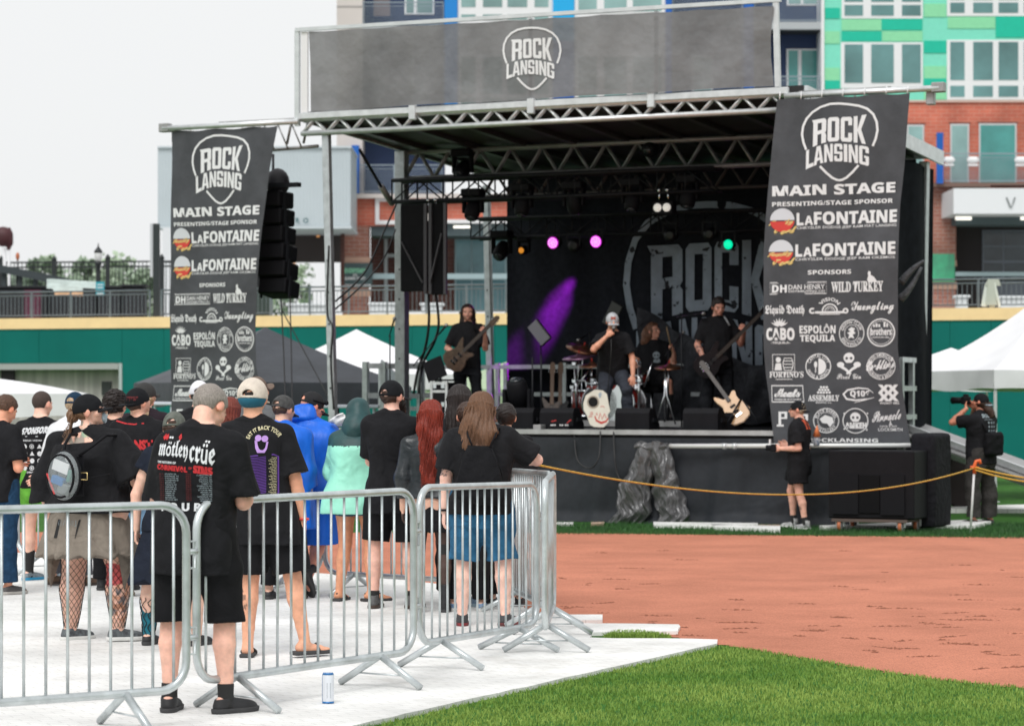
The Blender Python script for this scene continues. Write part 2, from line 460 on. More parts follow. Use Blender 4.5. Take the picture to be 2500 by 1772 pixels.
def logo(cv, cx, cy, k, wd=5.2, only=None, yk=1.0):
    "guitar-pick outline with ROCK / LANSING, in units of the right-hand banner's photo pixels"
    ky = k*yk; T = lambda x, y: (cx+(x-2060)*k, cy+(y-343)*ky)
    half = [(0,250),(22,251),(45,256),(64,266),(78,281),(86,300),(88,320),(84,340),(77,358)]
    if only != 'words':
        pts = [T(2060-x,y) for x,y in half[::-1]]+[T(2060+x,y) for x,y in half[1:]]
        cv.stroke(pts, wd*k)
        low = [(44,402),(30,418),(16,431),(6,436),(0,437)]
        cv.stroke([T(2060-x,y) for x,y in low]+[T(2060+x,y) for x,y in low[::-1][1:]], wd*k)
    for word, boxes, top, bot in (
        ('ROCK', ((1999,2030),(2033.5,2060.5),(2064,2090),(2093.5,2119)), lambda x: 283-3*(x-2060)/60, lambda x: 342+11*((x-2060)/62)**2),
        ('LANSING', ((1983,2001),(2001.5,2024),(2026,2046),(2049,2068),(2071,2079),(2082,2103),(2105.5,2128)), lambda x: 348+12*((x-2056)/72)**2, lambda x: 391+16*((x-2056)/72)**2)):
        for ch, (a,b) in zip(word, boxes):
            for pl in BLOCK[ch]:
                q = []
                for i in range(len(pl)):          # split long edges so that the arch bends them
                    (x0,y0),(x1,y1) = pl[i], pl[(i+1)%len(pl)]; m = 3 if abs(x1-x0)>.4 else 1
                    for j in range(m):
                        u = x0+(x1-x0)*j/m; t = y0+(y1-y0)*j/m; X = a+u*(b-a)
                        q.append(T(X, bot(X)+(top(X)-bot(X))*t))
                cv.poly(q)
def skull(cv, cx, cy, r):
    "plain skull: pieces butt so nothing overlaps"
    pts = []
    for i in range(17):
        a = R_(-125+250*i/16); pts.append((cx+r*math.sin(a), cy-r*.95*math.cos(a)))
    pts += [(cx+r*.5,cy+r*.95),(cx-r*.5,cy+r*.95)]
    L = [(cx,cy-r*.95)]+[p for p in pts if p[0]>cx]
    eye = lambda sx: [(cx+sx*(r*.42+r*.27*math.cos(2*math.pi*i/10)), cy+r*.1+r*.27*math.sin(2*math.pi*i/10)) for i in range(10)]
    me = bmesh.new()
    for loop in (pts, eye(-1), eye(1)):
        vs = [me.verts.new((x,y,0)) for x,y in loop]
        for i in range(len(vs)): me.edges.new((vs[i], vs[(i+1)%len(vs)]))
    bmesh.ops.triangle_fill(me, use_beauty=True, edges=me.edges[:])
    for sx in (-1, 1):                       # take the eye faces out again
        dele = [f for f in me.faces if (f.calc_center_median()-Vector((cx+sx*r*.42, cy+r*.1, 0))).length < r*.2 and all((v.co-Vector((cx+sx*r*.42, cy+r*.1, 0))).length < r*.3 for v in f.verts)]
        bmesh.ops.delete(me, geom=dele, context='FACES_ONLY')
    me.verts.index_update()
    cv.add([(v.co.x,v.co.y) for v in me.verts], [tuple(v.index for v in f.verts) for f in me.faces]); me.free()
# ------------------------------------------------------------------ people
def unit(v):
    v = np.array(v, dtype=np.float64); return v/np.linalg.norm(v)
def rotm(yaw=0, pitch=0, roll=0):
    "columns = local axes; yaw turns left (deg), pitch looks up"
    return np.array(Matrix.Rotation(R_(yaw),3,'Z') @ Matrix.Rotation(R_(pitch),3,'X') @ Matrix.Rotation(R_(roll),3,'Y'))
SKIN = mat('skin', (.5,.3,.22), .5, var=.16, vscale=22, bump=.2, bscale=220, bdist=.001, attr='tint', spec=.35, subsurf=.12)
PALE, FAIR, TAN, RUDDY = srgb(233,196,178), srgb(226,182,160), srgb(205,148,116), srgb(228,172,152)
class Person:
    def __init__(s, label, loc, yaw=0, H=1.72, bw=1.0, fat=1.0, sh=1.0, lean=(0,0), head=(0,0,0), armL=None, armR=None,
                 legL=None, legR=None, skin=FAIR, h=.0095, female=False, hands=(None,None), curl=(35,35), paint=(), drop=0.0, legw=None, hipw=1.0, cat='person', armw=1.0):
        s.root = thing('person', label, cat, loc, R_(yaw))
        s.H = H; k = s.k = H/1.72; s.h = h; s.fat = fat; s.bw = bw; s.female = female; legw = legw or (1+.6*(fat-1))
        s.lean = lean
        dL = legL or dict(t=(-.06,0,-1), s=(-.01,-.02,-1)); dR = legR or dict(t=(.06,0,-1), s=(.01,-.02,-1))
        s.legs = {}
        ext = max(.43*k*-unit(d['t'])[2]+.42*k*-unit(d['s'])[2] for d in (dL,dR))
        hz = s.hz = ext+.075*k-drop; s.tz = hz-.925*k       # torso rides on the legs
        for sd, sx, d in (('L',-1,dL),('R',1,dR)):
            hip = np.array([sx*.088*k*hipw, 0, hz]); kn = hip+unit(d['t'])*.43*k; an = kn+unit(d['s'])*.42*k
            s.legs[sd] = dict(hip=hip, knee=kn, ankle=an, yaw=d.get('yaw', -sx*8), pitch=d.get('pitch',0))
        def sp(z): return np.array([lean[0]*(z-hz), lean[1]*(z-hz)])
        s.sp = sp; t = s.tz
        shw = .178*k*sh
        s.arms = {}
        for sd, sx, a in (('L',-1,armL),('R',1,armR)):
            a = a or {}
            z = 1.372*k+t; c = sp(z); S = np.array([sx*shw+c[0], c[1]-.01*k, z-.0*k])+np.array(a.get('o',(0,0,0)))
            up = unit(a.get('u',(sx*.16,-.05,-1))); fo = unit(a.get('f',(sx*.02,.22,-1)))
            if 'to' in a:                      # wrist goes to a point in head space; u is the elbow hint
                zc = 1.525*k+t; c3 = sp(zc); T = np.array([c3[0],c3[1]+.012*k,zc])+rotm(*head)@(np.array(a['to'])*k)
                D = T-S; L = min(np.linalg.norm(D), .53*k); dn = unit(D); x = (.285**2*k*k-.255**2*k*k+L*L)/(2*L); hgt = math.sqrt(max(1e-6,.285**2*k*k-x*x)); pol = unit(up-dn*(up@dn))
                E0 = S+dn*x+pol*hgt; up = unit(E0-S); fo = unit(S+dn*L-E0)
            E = S+up*.285*k; W = E+fo*.255*k
            s.arms[sd] = dict(S=S, E=E, W=W, hd=unit(a.get('h', fo)), n=unit(a.get('n',(-sx,.0,.05))), curl=a.get('curl', 35), sx=sx)
        zc = 1.525*k+t; c = sp(zc); s.piv = np.array([c[0], c[1]+.012*k, zc]); s.Rh = rotm(*head)
        w, f = bw, fat
        if female:
            prof = [(.76,.13,.105),(.84,.168,.125),(.92,.172,.128),(1.0,.150,.112),(1.08,.130,.098),(1.18,.135,.103),(1.28,.152,.128),(1.36,.152,.108),(1.42,.14,.085),(1.465,.088,.068),(1.50,.05,.05)]
        else:
            prof = [(.76,.13,.105),(.84,.160,.122),(.92,.160,.124),(1.0,.152,.116),(1.08,.148,.112),(1.18,.158,.116),(1.28,.172,.122),(1.36,.172,.112),(1.42,.160,.09),(1.465,.098,.072),(1.50,.05,.052)]
        s.secs = []
        for z, rx, ry in prof:
            g = np.interp(z, [.76,.92,1.15,1.32,1.42,1.5], [1+.5*(f-1), f, f, 1+.7*(f-1), 1+.25*(f-1), 1])
            Z = z*k+t; c = sp(Z); cy = np.interp(z, [.76,.9,1.08,1.3,1.5], [-.012,-.016,.006,-.012,-.014])*k
            if f > 1.1: cy += np.interp(z,[.8,1.05,1.3],[0,.02,0])*(f-1)*3
            s.secs.append((Z, c[0], c[1]+cy, rx*k*w*g, ry*k*g))
        fs = [loft(s.secs)]
        ng = s.piv+s.Rh@np.array([0,-.016,.02])*k
        cb = sp(1.43*k+t)
        s.neck = cone([cb[0],cb[1]-.022*k,1.42*k+t], ng, .064*k*(.86 if female else 1)*(1+.3*(f-1)), .056*k*(.85 if female else 1)); fs.append(s.neck)
        s.legf = {}
        for sd, L in s.legs.items():
            hip, kn, an = L['hip'], L['knee'], L['ankle']; lw = legw
            mid = hip+(kn-hip)*.45+np.array([0,.008*k,0]); calf = kn+(an-kn)*.33+np.array([0,-.014*k,0])
            s.legf[sd] = [(hip,.088*k*lw),(mid,.078*k*lw),(kn,.055*k*lw),(calf,.056*k*lw),(kn+(an-kn)*.75,.038*k*lw),(an,.034*k*(1+.4*(lw-1)))]
            fs.append(chain([q for q,_ in s.legf[sd]], [r for _,r in s.legf[sd]], .012))
            Rf = s.footR(sd); L['R'] = Rf
            fs.append(cone(an+Rf@np.array([0,-.03,-.03])*k, an+Rf@np.array([.0,.10,-.048])*k, .036*k, .030*k))
            fs.append(ell(an+Rf@np.array([0,.125,-.052])*k, np.array([.040,.062,.02])*k, Rf))
        s.armf = {}
        for sd, A in s.arms.items():
            S,E,W = A['S'],A['E'],A['W']; aw = armw*(1+.55*(f-1))*(.88 if female else 1)
            s.armf[sd] = [(S,.054*k*aw),(S+(E-S)*.5,.048*k*aw),(E,.040*k*aw),(E+(W-E)*.28,.042*k*aw),(W,.027*k)]
            fs.append(chain([q for q,_ in s.armf[sd]], [r for _,r in s.armf[sd]], .012))
            c2 = sp(1.44*k+t); nb = np.array([A['sx']*.035*k+c2[0], c2[1]-.024*k, 1.448*k+t]); s.arms[sd]['nb'] = nb
            fs.append(cone(nb, S+np.array([0,-.004,.006]), .050*k*(.85 if female else 1), .046*k*aw))
        k_ = .022*k
        core = U(fs, k_)
        hd = s.head_sdf()
        hands = U([s.hand_sdf(sd) for sd in ('L','R')], .004)
        s.f = U([core, hd], .012*k)
        s.f = U([s.f, hands], .007)
        s.skin = skin; s.paint = list(paint)
        lo, hi = s.bounds(); v, q = sdf_mesh(s.f, lo, hi, h)
        s.body = link_mesh('body', v, q, SKIN, s.root, True, local=True)
        s.v = v
        s.color()
    def bounds(s, pad=.16):
        pts = [s.piv+np.array([0,0,.2])*s.k]+[A[x] for A in s.arms.values() for x in 'SEW']+[A['W']+A['hd']*.2 for A in s.arms.values()]
        pts += [L[x] for L in s.legs.values() for x in ('hip','knee','ankle')]+[L['ankle']+L['R']@np.array([0,.2,-.06]) for L in s.legs.values()]
        for Z,cx,cy,rx,ry in s.secs: pts += [np.array([cx-rx,cy-ry,Z]),np.array([cx+rx,cy+ry,Z])]
        pts = np.array(pts); return pts.min(0)-pad, pts.max(0)+pad
    def footR(s, sd):
        L = s.legs[sd]; return rotm(L['yaw'], L['pitch'], 0)
    def hw(s, f):
        "head-space function to person space"
        piv = s.piv.astype(np.float32); R = s.Rh.astype(np.float32); k = s.k
        return lambda p: f(((p-piv)@R)/k)*k
    def hp(s, q): return s.piv+s.Rh@(np.array(q)*s.k)
    def head_sdf(s):
        j = .92 if s.female else 1.0
        fs = [ell((0,-.012,.105),(.077,.098,.090)), ell((0,.034,.047),(.058*j,.060,.066)), ell((0,.078,.006),(.026*j,.020,.020)),
              cone((0,.094,.090),(0,.113,.063),.009,.0135), ell((0,.076,.104),(.052,.018,.014)), ell((.040,.058,.062),(.026,.026,.026)),
              ell((-.040,.058,.062),(.026,.026,.026)), ell((0,.092,.033),(.024,.010,.011))]
        core = U(fs, .016)
        ears = Umin(ell((.078,-.008,.075),(.011,.023,.033), rotm(-18,0,0)), ell((-.078,-.008,.075),(.011,.023,.033), rotm(18,0,0)))
        eyes = Umin(ell((.031,.089,.086),(.014,.012,.008)), ell((-.031,.089,.086),(.014,.012,.008)))
        def f(p):
            d = smin(core(p), ears(p), .008); return np.maximum(d, -eyes(p)-.002)
        return s.hw(f)
    def hand_sdf(s, sd):
        A = s.arms[sd]; k = s.k*(.92 if s.female else 1); W, d, n = A['W'], A['hd'], A['n']
        n = unit(n-d*(n@d)); sdv = np.cross(d, n)*A['sx']      # towards the thumb
        cu = A['curl']
        fs = [ell(W+d*.052*k, np.array([.040,.052,.016])*k, np.stack([sdv,d,n],-1))]
        for i,(o,l) in enumerate(((.030,.066),(.010,.076),(-.011,.070),(-.030,.055))):
            c0 = R_(cu*(.55+.12*i)); c1 = c0+R_(cu*.9); r0 = W+d*.090*k+sdv*o*k*1.04
            d0 = d*math.cos(c0)+n*math.sin(c0)+sdv*o*1.6; d0 = unit(d0); d1 = unit(d*math.cos(c1)+n*math.sin(c1)+sdv*o*.8); c2 = c1+R_(cu*.6)
            d2 = unit(d*math.cos(c2)+n*math.sin(c2))
            a = r0+d0*l*.5*k; b = a+d1*l*.3*k; c = b+d2*l*.25*k
            fs.append(chain([r0-d*.02*k, r0, a, b, c], [.0095*k,.0092*k,.0085*k,.008*k,.0068*k], .003))
        t0 = W+d*.025*k+sdv*.022*k; t1 = t0+unit(d*.75+sdv*.62+n*.25)*.045*k; t2 = t1+unit(d*.95+sdv*.15+n*(.2+cu/120))*.036*k
        fs.append(chain([t0,t1,t2],[.0135*k,.0105*k,.008*k],.004))
        return U(fs, .006)
    def color(s):
        v = s.v.astype(np.float64); n = len(v); base = np.array(s.skin)
        c = np.repeat(base[None], n, 0)
        rs = np.random.RandomState(int(abs(s.H*1e4))%9973)
        D = rs.normal(size=(4,3))*14; ph = rs.uniform(0,6,4)
        m = sum(np.sin(v@D[i]+ph[i]) for i in range(4))/4
        c *= (1+.10*m)[:,None]*np.array([1,.97,.96])
        for sd in 'LR':
            for q,r in ((s.arms[sd]['E'],.07),(s.legs[sd]['knee'],.09),(s.arms[sd]['W']+s.arms[sd]['hd']*.12,.08)):
                wt = np.exp(-(np.linalg.norm(v-q,axis=1)/r)**2)[:,None]; c = c*(1-wt*.3)+c*np.array([1.05,.78,.72])*wt*.3
        q = (v-s.piv)@s.Rh/s.k
        inhead = (q[:,2]>-.03)
        lips = inhead&(((q[:,0])/.022)**2+((q[:,2]-.033)/.009)**2<1)&(q[:,1]>.075); c[lips] *= np.array([.85,.5,.5])
        for sx in (-1,1):
            e = inhead&(((q[:,0]-sx*.031)/.013)**2+((q[:,2]-.086)/.0062)**2<1)&(q[:,1]>.06); c[e] = (.55,.52,.5)
            e = inhead&(((q[:,0]-sx*.031)/.006)**2+((q[:,2]-.086)/.006)**2<1)&(q[:,1]>.06); c[e] = (.03,.022,.02)
            e = inhead&(np.abs(q[:,0]-sx*.032)<.021)&(np.abs(q[:,2]-.106-.004*(1-np.abs(q[:,0]-sx*.03)/.02))<.0042)&(q[:,1]>.055); c[e] *= .28
            e = inhead&(np.linalg.norm((q-np.array([sx*.078,-.008,.075]))/np.array([.02,.026,.036]),axis=1)<1); c[e] *= np.array([1.02,.82,.78])
        ck = np.exp(-((np.abs(q[:,0])-.043)/.022)**2-((q[:,2]-.06)/.025)**2)*(q[:,1]>.03)*inhead
        c = c*(1-ck[:,None]*.25)+c*np.array([1.05,.75,.7])*ck[:,None]*.25
        for fn, col, am in s.paint:
            wgt = np.clip(fn(v, q, s),0,1)[:,None]*am; c = c*(1-wgt)+np.array(col)*wgt
        a = s.body.data.attributes.new('tint','FLOAT_COLOR','POINT')
        buf = np.ones((n,4)); buf[:,:3] = np.clip(c,0,1); a.data.foreach_set('color', buf.ravel())
    # ---- garments
    def add(s, name, f, m, h=None, pad=.12, lo=None, hi=None, parent=None):
        l, u = s.bounds(pad)
        if lo is not None: l = np.maximum(l, lo)
        if hi is not None: u = np.minimum(u, hi)
        v, q = sdf_mesh(f, l, u, h or s.h*1.15)
        return link_mesh(name, v, q, m, parent or s.root, True, local=True)
    def tors(s, z0, z1, loose, flare=0.0, bx=1.0, extra=None):
        "torso loft between heights (in the 1.72 m figure), grown by loose; flare widens the hem"
        k, t = s.k, s.tz; src = np.array(s.secs); out = []
        for z in np.linspace(z0, z1, 22):
            Z = z*k+t; r = [np.interp(Z, src[:,0], src[:,i]) for i in range(1,5)]
            fl = flare*max(0,(1.15-z))
            tp = np.interp(z,[1.38,1.47],[1,.25])
            if z < 1.2:                                # cloth hangs from chest and hips, it does not hug the waist
                zz = np.interp(1.25*k+t, src[:,0], src[:,3]); yy = np.interp(1.25*k+t, src[:,0], src[:,4])
                r[2] = max(r[2], zz*.93); r[3] = max(r[3], yy*.95)
                if z < .88: r[2] = max(r[2], np.interp(.9*k+t, src[:,0], src[:,3])*1.0); r[3] = max(r[3], np.interp(.9*k+t, src[:,0], src[:,4])*1.0)
            if Z < src[0,0]:
                c = s.sp(Z); r[0], r[1] = c[0], c[1]
            out.append((Z, r[0], r[1], (r[2]+loose*tp+fl)*bx, r[3]+loose*tp+fl*.8))
        return loft(out, 2.4)
    def sleeve(s, sd, ln, loose, flare=0.0):
        A = s.armf[sd]; pts = []; S, E, W = s.arms[sd]['S'], s.arms[sd]['E'], s.arms[sd]['W']
        if ln <= 1:
            e = S+(E-S)*ln; r0 = A[0][1]+loose*.5; r1 = np.interp(ln,[0,.5,1],[A[0][1],A[1][1],A[2][1]])+loose+flare
            ax = unit(E-S); over = e+ax*.05
            return cut(cone(S-ax*.02, over, r0, r1), e, ax)
        e = E+(W-E)*(ln-1); ax = unit(W-E)
        f = chain([S,E,e+ax*.04],[A[0][1]+loose*.5, A[2][1]+loose, A[2][1]*.85+loose*.8+flare], .03)
        return cut(f, e, ax)
    def shirt(s, m, hem=.80, sleeve=.62, loose=.020, flare=.03, collar=True, wrinkle=.0045, name='t_shirt', seed=1, top=1.475, fl_s=.012, bx=1.0, h=None, fr=17):
        k, t = s.k, s.tz
        fs = [s.tors(hem, top, loose, flare, bx)]
        sl = sleeve if isinstance(sleeve, tuple) else (sleeve, sleeve)
        for sd, ln in zip('LR', sl):
            A = s.arms[sd]; lo_ = loose*.55
            fs.append(cone(A['nb'], A['S']+np.array([0,-.004,.004]), .049*k*(.85 if s.female else 1)+lo_, s.armf[sd][0][1]*.86+lo_))
            if ln: fs.append(s.sleeve(sd, ln, loose*1.0+.004, fl_s))
        f = U(fs, .028*k)
        f = wob(f, wrinkle, fr, seed, (1,1,.55))
        if collar:
            c = s.sp(1.44*k+t); a = np.array([c[0], c[1]-.016*k, 1.425*k+t]); b = a+np.array([0,.012,.062])*k
            col = cut(cone(a, b, .092*k, .069*k), a+np.array([0,0,.047])*k, (0,-.30,1)); f = U([f, col], .012)
        f = cut(f, (0,0,hem*k+t), (0,0,-1))
        s.shirt_o = s.add(name, f, m, h); return s.shirt_o
    def pants(s, m, ln=.95, loose=.018, flare=.01, top=1.0, name='shorts', seed=3, wrinkle=.005, h=None, fr=15):
        "ln: 0-1 along the thigh, 1-2 along the shin"
        k, t = s.k, s.tz; fs = [s.tors(.735, top, loose*.8)]
        for sd in 'LR':
            A = s.legf[sd]; L = s.legs[sd]; hip, kn, an = L['hip'], L['knee'], L['ankle']
            if ln <= 1:
                e = hip+(kn-hip)*ln; ax = unit(kn-hip); r = np.interp(ln,[0,.45,1],[A[0][1],A[1][1],A[2][1]])+loose+flare
                f = cut(chain([hip, A[1][0], e+ax*.05],[A[0][1]+loose, A[1][1]+loose+flare*.5, r], .03), e, ax)
            else:
                e = kn+(an-kn)*(ln-1); ax = unit(an-kn)
                f = cut(chain([hip,A[1][0],kn,A[3][0],e+ax*.05],[A[0][1]+loose, A[1][1]+loose, A[2][1]+loose, A[3][1]+loose*.7+flare*.5, max(A[3][1]*.82,A[4][1])+loose*.8+flare], .04), e, ax)
            fs.append(f)
        f = wob(U(fs, .03*k), wrinkle, fr, seed, (1,1,.7))
        s.pants_o = s.add(name, f, m, h); return s.pants_o
    def skirt(s, m, z0, z1, r0, r1, name='skirt', folds=.012, nf=11, seed=5, n=2.2, tilt=None, ry=.8, cy=0.0, h=None):
        k, t = s.k, s.tz; c = s.sp(z1*k+t)
        f0 = loft([(z0*k+t, 0, cy, r1*k, r1*ry*k), ((z0*.5+z1*.5)*k+t, c[0]*.5, cy*.6, (r0*.45+r1*.55)*k, (r0*.5+r1*.5)*ry*k), (z1*k+t, c[0], c[1]+cy*.3, r0*k, r0*ry*k)], n)
        zt, zb = z1*k+t, z0*k+t; ph = seed*1.7
        def f(p):
            a = np.arctan2(p[:,1]-cy, p[:,0]); w = np.clip((zt-p[:,2])/(zt-zb),0,1)
            return f0(p)+(folds*w*(np.sin(a*nf+ph+1.3*np.sin(a*2+ph)+p[:,2]*3))).astype(np.float32)
        g = f if tilt is None else cut(f, *tilt)
        return s.add(name, g, m, h, pad=.3)
    def shoes(s, m, sole, kind='shoe', high=.0, size=1.0):
        out = []
        for sd in 'LR':
            L = s.legs[sd]; R = L['R']; k = s.k*size; an = L['ankle']; W = lambda q: an+R@np.array(q)*k
            gz = -.075
            if kind == 'sandal':
                so = rbox(W((0,.045,gz+.012)), np.array([.045,.135,.013])*k, .010, R)
                up = cut(U([cone(W((-.042,.075,-.05)), W((0,.085,-.018)), .012*k,.012*k), cone(W((.042,.075,-.05)), W((0,.085,-.018)),.012*k,.012*k)],.01), W((0,0,gz)), R@np.array([0,0,-1]))
                bk = U([cone(W((-.036,.02,-.045)), W((0,-.055,-.012)),.008*k,.008*k), cone(W((.036,.02,-.045)), W((0,-.055,-.012)),.008*k,.008*k)],.008)
                a = s.add('sandal', U([up, bk],.008) if high>.05 else up, m, .006, lo=an-.3, hi=an+.3)
            else:
                core = U([ell(W((0,.090,-.050)), np.array([.046,.096,.040])*k, R), cone(W((0,-.034,-.040)), W((0,-.016,high)), .037*k, .039*k),
                          cone(W((0,.005,-.022)), W((0,.075,-.042)), .037*k, .031*k)], .025*k)
                core = cut(core, W((0,-.01,high)), R@np.array([0,-.22,1])); core = cut(core, W((0,0,gz+.018)), R@np.array([0,0,-1]))
                a = s.add('shoe', core, m, .0065, lo=an-.35, hi=an+.35)
                so0 = U([ell(W((0,.095,gz+.022)), np.array([.052,.102,.06])*k, R), ell(W((0,-.02,gz+.022)), np.array([.044,.062,.06])*k, R)], .03*k)
                so = cut(cut(so0, W((0,0,gz+.026)), R@np.array([0,0,1])), W((0,0,gz)), R@np.array([0,0,-1]))
            b = s.add('sole', so, sole, .0065, lo=an-.35, hi=an+.35, parent=a); out.append(a)
        return out
    def socks(s, m, top=.16, only='LR'):
        for sd in only:
            L = s.legs[sd]; A = s.legf[sd]; an, kn = L['ankle'], L['knee']; ax = unit(kn-an); e = an+ax*top*s.k
            r = np.interp(top*s.k, [0, .42*.25*s.k, .42*.67*s.k], [A[5][1],A[4][1],A[3][1]])
            f = cut(chain([an-ax*.03, an, e+ax*.04],[A[5][1]+.006, A[5][1]+.005, r+.008], .01), e, ax)
            s.add('sock', f, m, .007, lo=an-.5, hi=an+.5)
    # ---- hair and hats (head space: origin skull base, +y face, +z up)
    def hadd(s, name, f, m, h=.0062, lo=(-.3,-.32,-.65), hi=(.3,.32,.35), parent=None):
        c = s.piv; v, q = sdf_mesh(s.hw(f), c+np.array(lo)*s.k, c+np.array(hi)*s.k, h)
        return link_mesh(name, v, q, m, parent or s.root, True, local=True)
    def hair_short(s, m, t=.010, low=.045, front=.060, top=.0, rough=.0035, seed=2, name='hair', capped=False):
        rough = rough*.6; base = ell((0,-.014,.107),(.077+t,.097+t,.090+t+top))
        def f(p):
            d = base(p); x,y,z = p[:,0],p[:,1],p[:,2]
            line = np.interp(y, [-.12,-.03,.03,.055,.12], [low-.02,low+.005,.090,.140,.168]).astype(np.float32)
            d = np.maximum(d, (line-z)*.7)
            ear = np.linalg.norm((p-np.array([0,-.008,.070],dtype=np.float32))/np.array([.2,.026,.040],dtype=np.float32),axis=1)-1
            return np.maximum(d, -ear*.03)
        if capped: f = s.under_cap(f)
        return s.hadd(name, wob(f, rough, 170, seed, (1,1,.8)), m, .0055, lo=(-.13,-.16,-.02), hi=(.13,.14,.26))
    def under_cap(s, f):
        inn = ell((0,-.012,.105),(.079,.099,.092))
        def g(p):
            d = f(p); top = p[:,2] > (.070-.12*p[:,1]); return np.where(top, np.maximum(d, inn(p)), d)
        return g
    def hair_long(s, m, ln=.35, w=.10, back=.085, wave=.01, seed=4, front=True, t=.014, strands=70, thick=.055, name='hair', spread=1.0, capped=False):
        rs = np.random.RandomState(seed)
        up = s.Rh.T@np.array([0,0,1.0])           # down must follow gravity, not the head
        dn = -up*ln
        top = ell((0,-.016,.106),(.079+t,.099+t,.090+t))
        A = np.array([0,-.055,.09]); B = np.array([0,-.075-back,.03])+dn
        def curtain(p):
            # flat sheet hanging behind and beside the neck
            q = p-A.astype(np.float32); ax = (B-A); L = np.linalg.norm(ax); ax = (ax/L).astype(np.float32)
            h = np.clip(q@ax, 0, L); c = q-h[:,None]*ax; tt = h/L
            rx = np.interp(tt,[0,.25,.6,1],[.085,w*.95,w*spread,w*.62*spread]); ry = np.interp(tt,[0,.3,1],[.075,thick,thick*.55])
            r = np.sqrt((c[:,0]/rx)**2+(c[:,1]/ry)**2+(c[:,2]/ry)**2*.0); over = np.abs(q@ax-h)
            return np.maximum((r-1)*np.minimum(rx,ry), over-.01).astype(np.float32)
        f0 = U([top, curtain], .03)
        def f(p):
            d = f0(p); x,y,z = p[:,0],p[:,1],p[:,2]
            th = np.arctan2(x, -(y+.01)); st = (.0020*np.sin(th*30+np.sin(z*22+seed)*1.6+seed)+.0013*np.sin(th*67-z*30+np.sin(z*15+th*3)*2)).astype(np.float32)
            if wave: st = st+wave*.5*np.sin(z*34+th*2.2+np.sin(th*5)*1.1).astype(np.float32)
            d = d+st
            d = d-.004
            face = np.maximum(.02-y+.25*(np.maximum(0,.12-z))*0, z-np.interp(y,[.0,.05,.11],[.105,.158,.182]).astype(np.float32))
            d = np.maximum(d, -np.maximum(face, np.abs(x)-(.070 if front else .2)))
            return d
        if capped: f = s.under_cap(f)
        o = s.hadd(name, f, m, .006, lo=(-.32,-.4,-.25-ln), hi=(.32,.3,.28))
        mb = MB(); k = s.k
        for i in range(strands):
            th = rs.uniform(-1.7,1.7); x0 = math.sin(th)*(w*.8); y0 = -.03-abs(math.cos(th))*(.07+t)
            n = 7; pts = []; l2 = ln*rs.uniform(.75,1.12); ph = rs.uniform(0,6); out = rs.uniform(.9,1.18)
            for j in range(n):
                u = j/(n-1); q = np.array([x0*out*(1+(spread-1)*u)*(1-.3*u*u)+.010*math.sin(ph+u*7)*(1+wave*60), y0*out-back*u+.008*math.cos(ph+u*6), .10-.0*u])-up*(l2+.06)*u
                pts.append(s.hp(q))
            mb.tube([Vector(p) for p in pts], [.0032*k*(1-.75*(j/(n-1))) for j in range(n)], 4, caps=False)
        if strands: mb.build('loose_strands', m, o, local=True)
        return o
    def cap(s, m, brim=None, yaw=0, hole=True, tilt=0, brimlen=.075, name='cap', flat=False, R=0.0, brim_up=0):
        brim = brim or m; Rc = rotm(yaw, tilt, 0).astype(np.float32)
        dome = ell((0,-.012,.100),(.085+R,.106+R,.104+R)); 
        def crown(p):
            q = (p-np.array([0,-.01,.1],dtype=np.float32))@Rc+np.array([0,-.01,.1],dtype=np.float32)
            d = dome(q); a = np.arctan2(q[:,0], q[:,1]+.01); d = d+(.0012*np.abs(np.sin(a*3))**.3).astype(np.float32)
            d = np.maximum(d, (.078-.12*(q[:,1])-q[:,2]))
            if hole:
                hl = np.sqrt((q[:,0]/.036)**2+((q[:,2]-.112)/.030)**2); d = np.maximum(d, -np.maximum(np.maximum((hl-1)*.03, q[:,1]+.05), .106-q[:,2]))
            return d
        o = s.hadd(name, crown, m, .0055, lo=(-.16,-.17,-.02), hi=(.16,.17,.26))
        def visor(p):
            q = (p-np.array([0,-.01,.1],dtype=np.float32))@Rc+np.array([0,-.01,.1],dtype=np.float32)
            cur = (0 if flat else 3.2)*q[:,0]**2; zz = q[:,2]-(.074 if not brim_up else .09)+cur+(.18-brim_up)*(q[:,1]-.08)
            r = np.sqrt((q[:,0]/.078)**2+((q[:,1]-.075)/(brimlen+.022))**2)
            d = np.maximum((r-1)*.07, np.abs(zz)-.0055); return np.maximum(d, .06-q[:,1])
        s.hadd('brim', visor, brim, .0055, lo=(-.26,-.26,-.1), hi=(.26,.26,.3), parent=o)
        s.cap_o = o; return o
    # ---- printing on cloth
    def prints(s, target, cv, mats, W, Hh, center, side=-1, name='print', lift=.0035, axis=None):
        "lay 2D artwork (y down, in metres, origin at its centre) on a garment, seen from behind (side -1) or the front (+1)"
        me = target.data
        tree = BVHTree.FromPolygons([v.co for v in me.vertices], [tuple(p.vertices) for p in me.polygons])
        c = np.array(center); vs = []; ok = []
        ax = np.array(axis or (1,0,0)); out = np.cross(ax,(0,0,1)); out = out/np.linalg.norm(out)      # outward for the back: -y when ax=+x -> (0,-1,0)
        if side > 0: out = -out
        for x,y in cv.v:
            p = Vector(c+ax*(x if side<0 else -x)*1.0+np.array([0,0,-y])+out*.6)
            hit, nrm, i, d = tree.ray_cast(p, Vector(-out))
            if hit is None or d > 1.2: vs.append(p-Vector(out)*.6); ok.append(False)
            else: vs.append(hit+Vector(out)*lift); ok.append(True)
        fs = []; mi = []
        for f,m_ in zip(cv.f, cv.mi):
            if all(ok[i] for i in f): fs.append(f); mi.append(m_)
        if not fs: return None
        return link_mesh(name, [tuple(v) for v in vs], fs, mats[0], target, False, True, mats, mi)
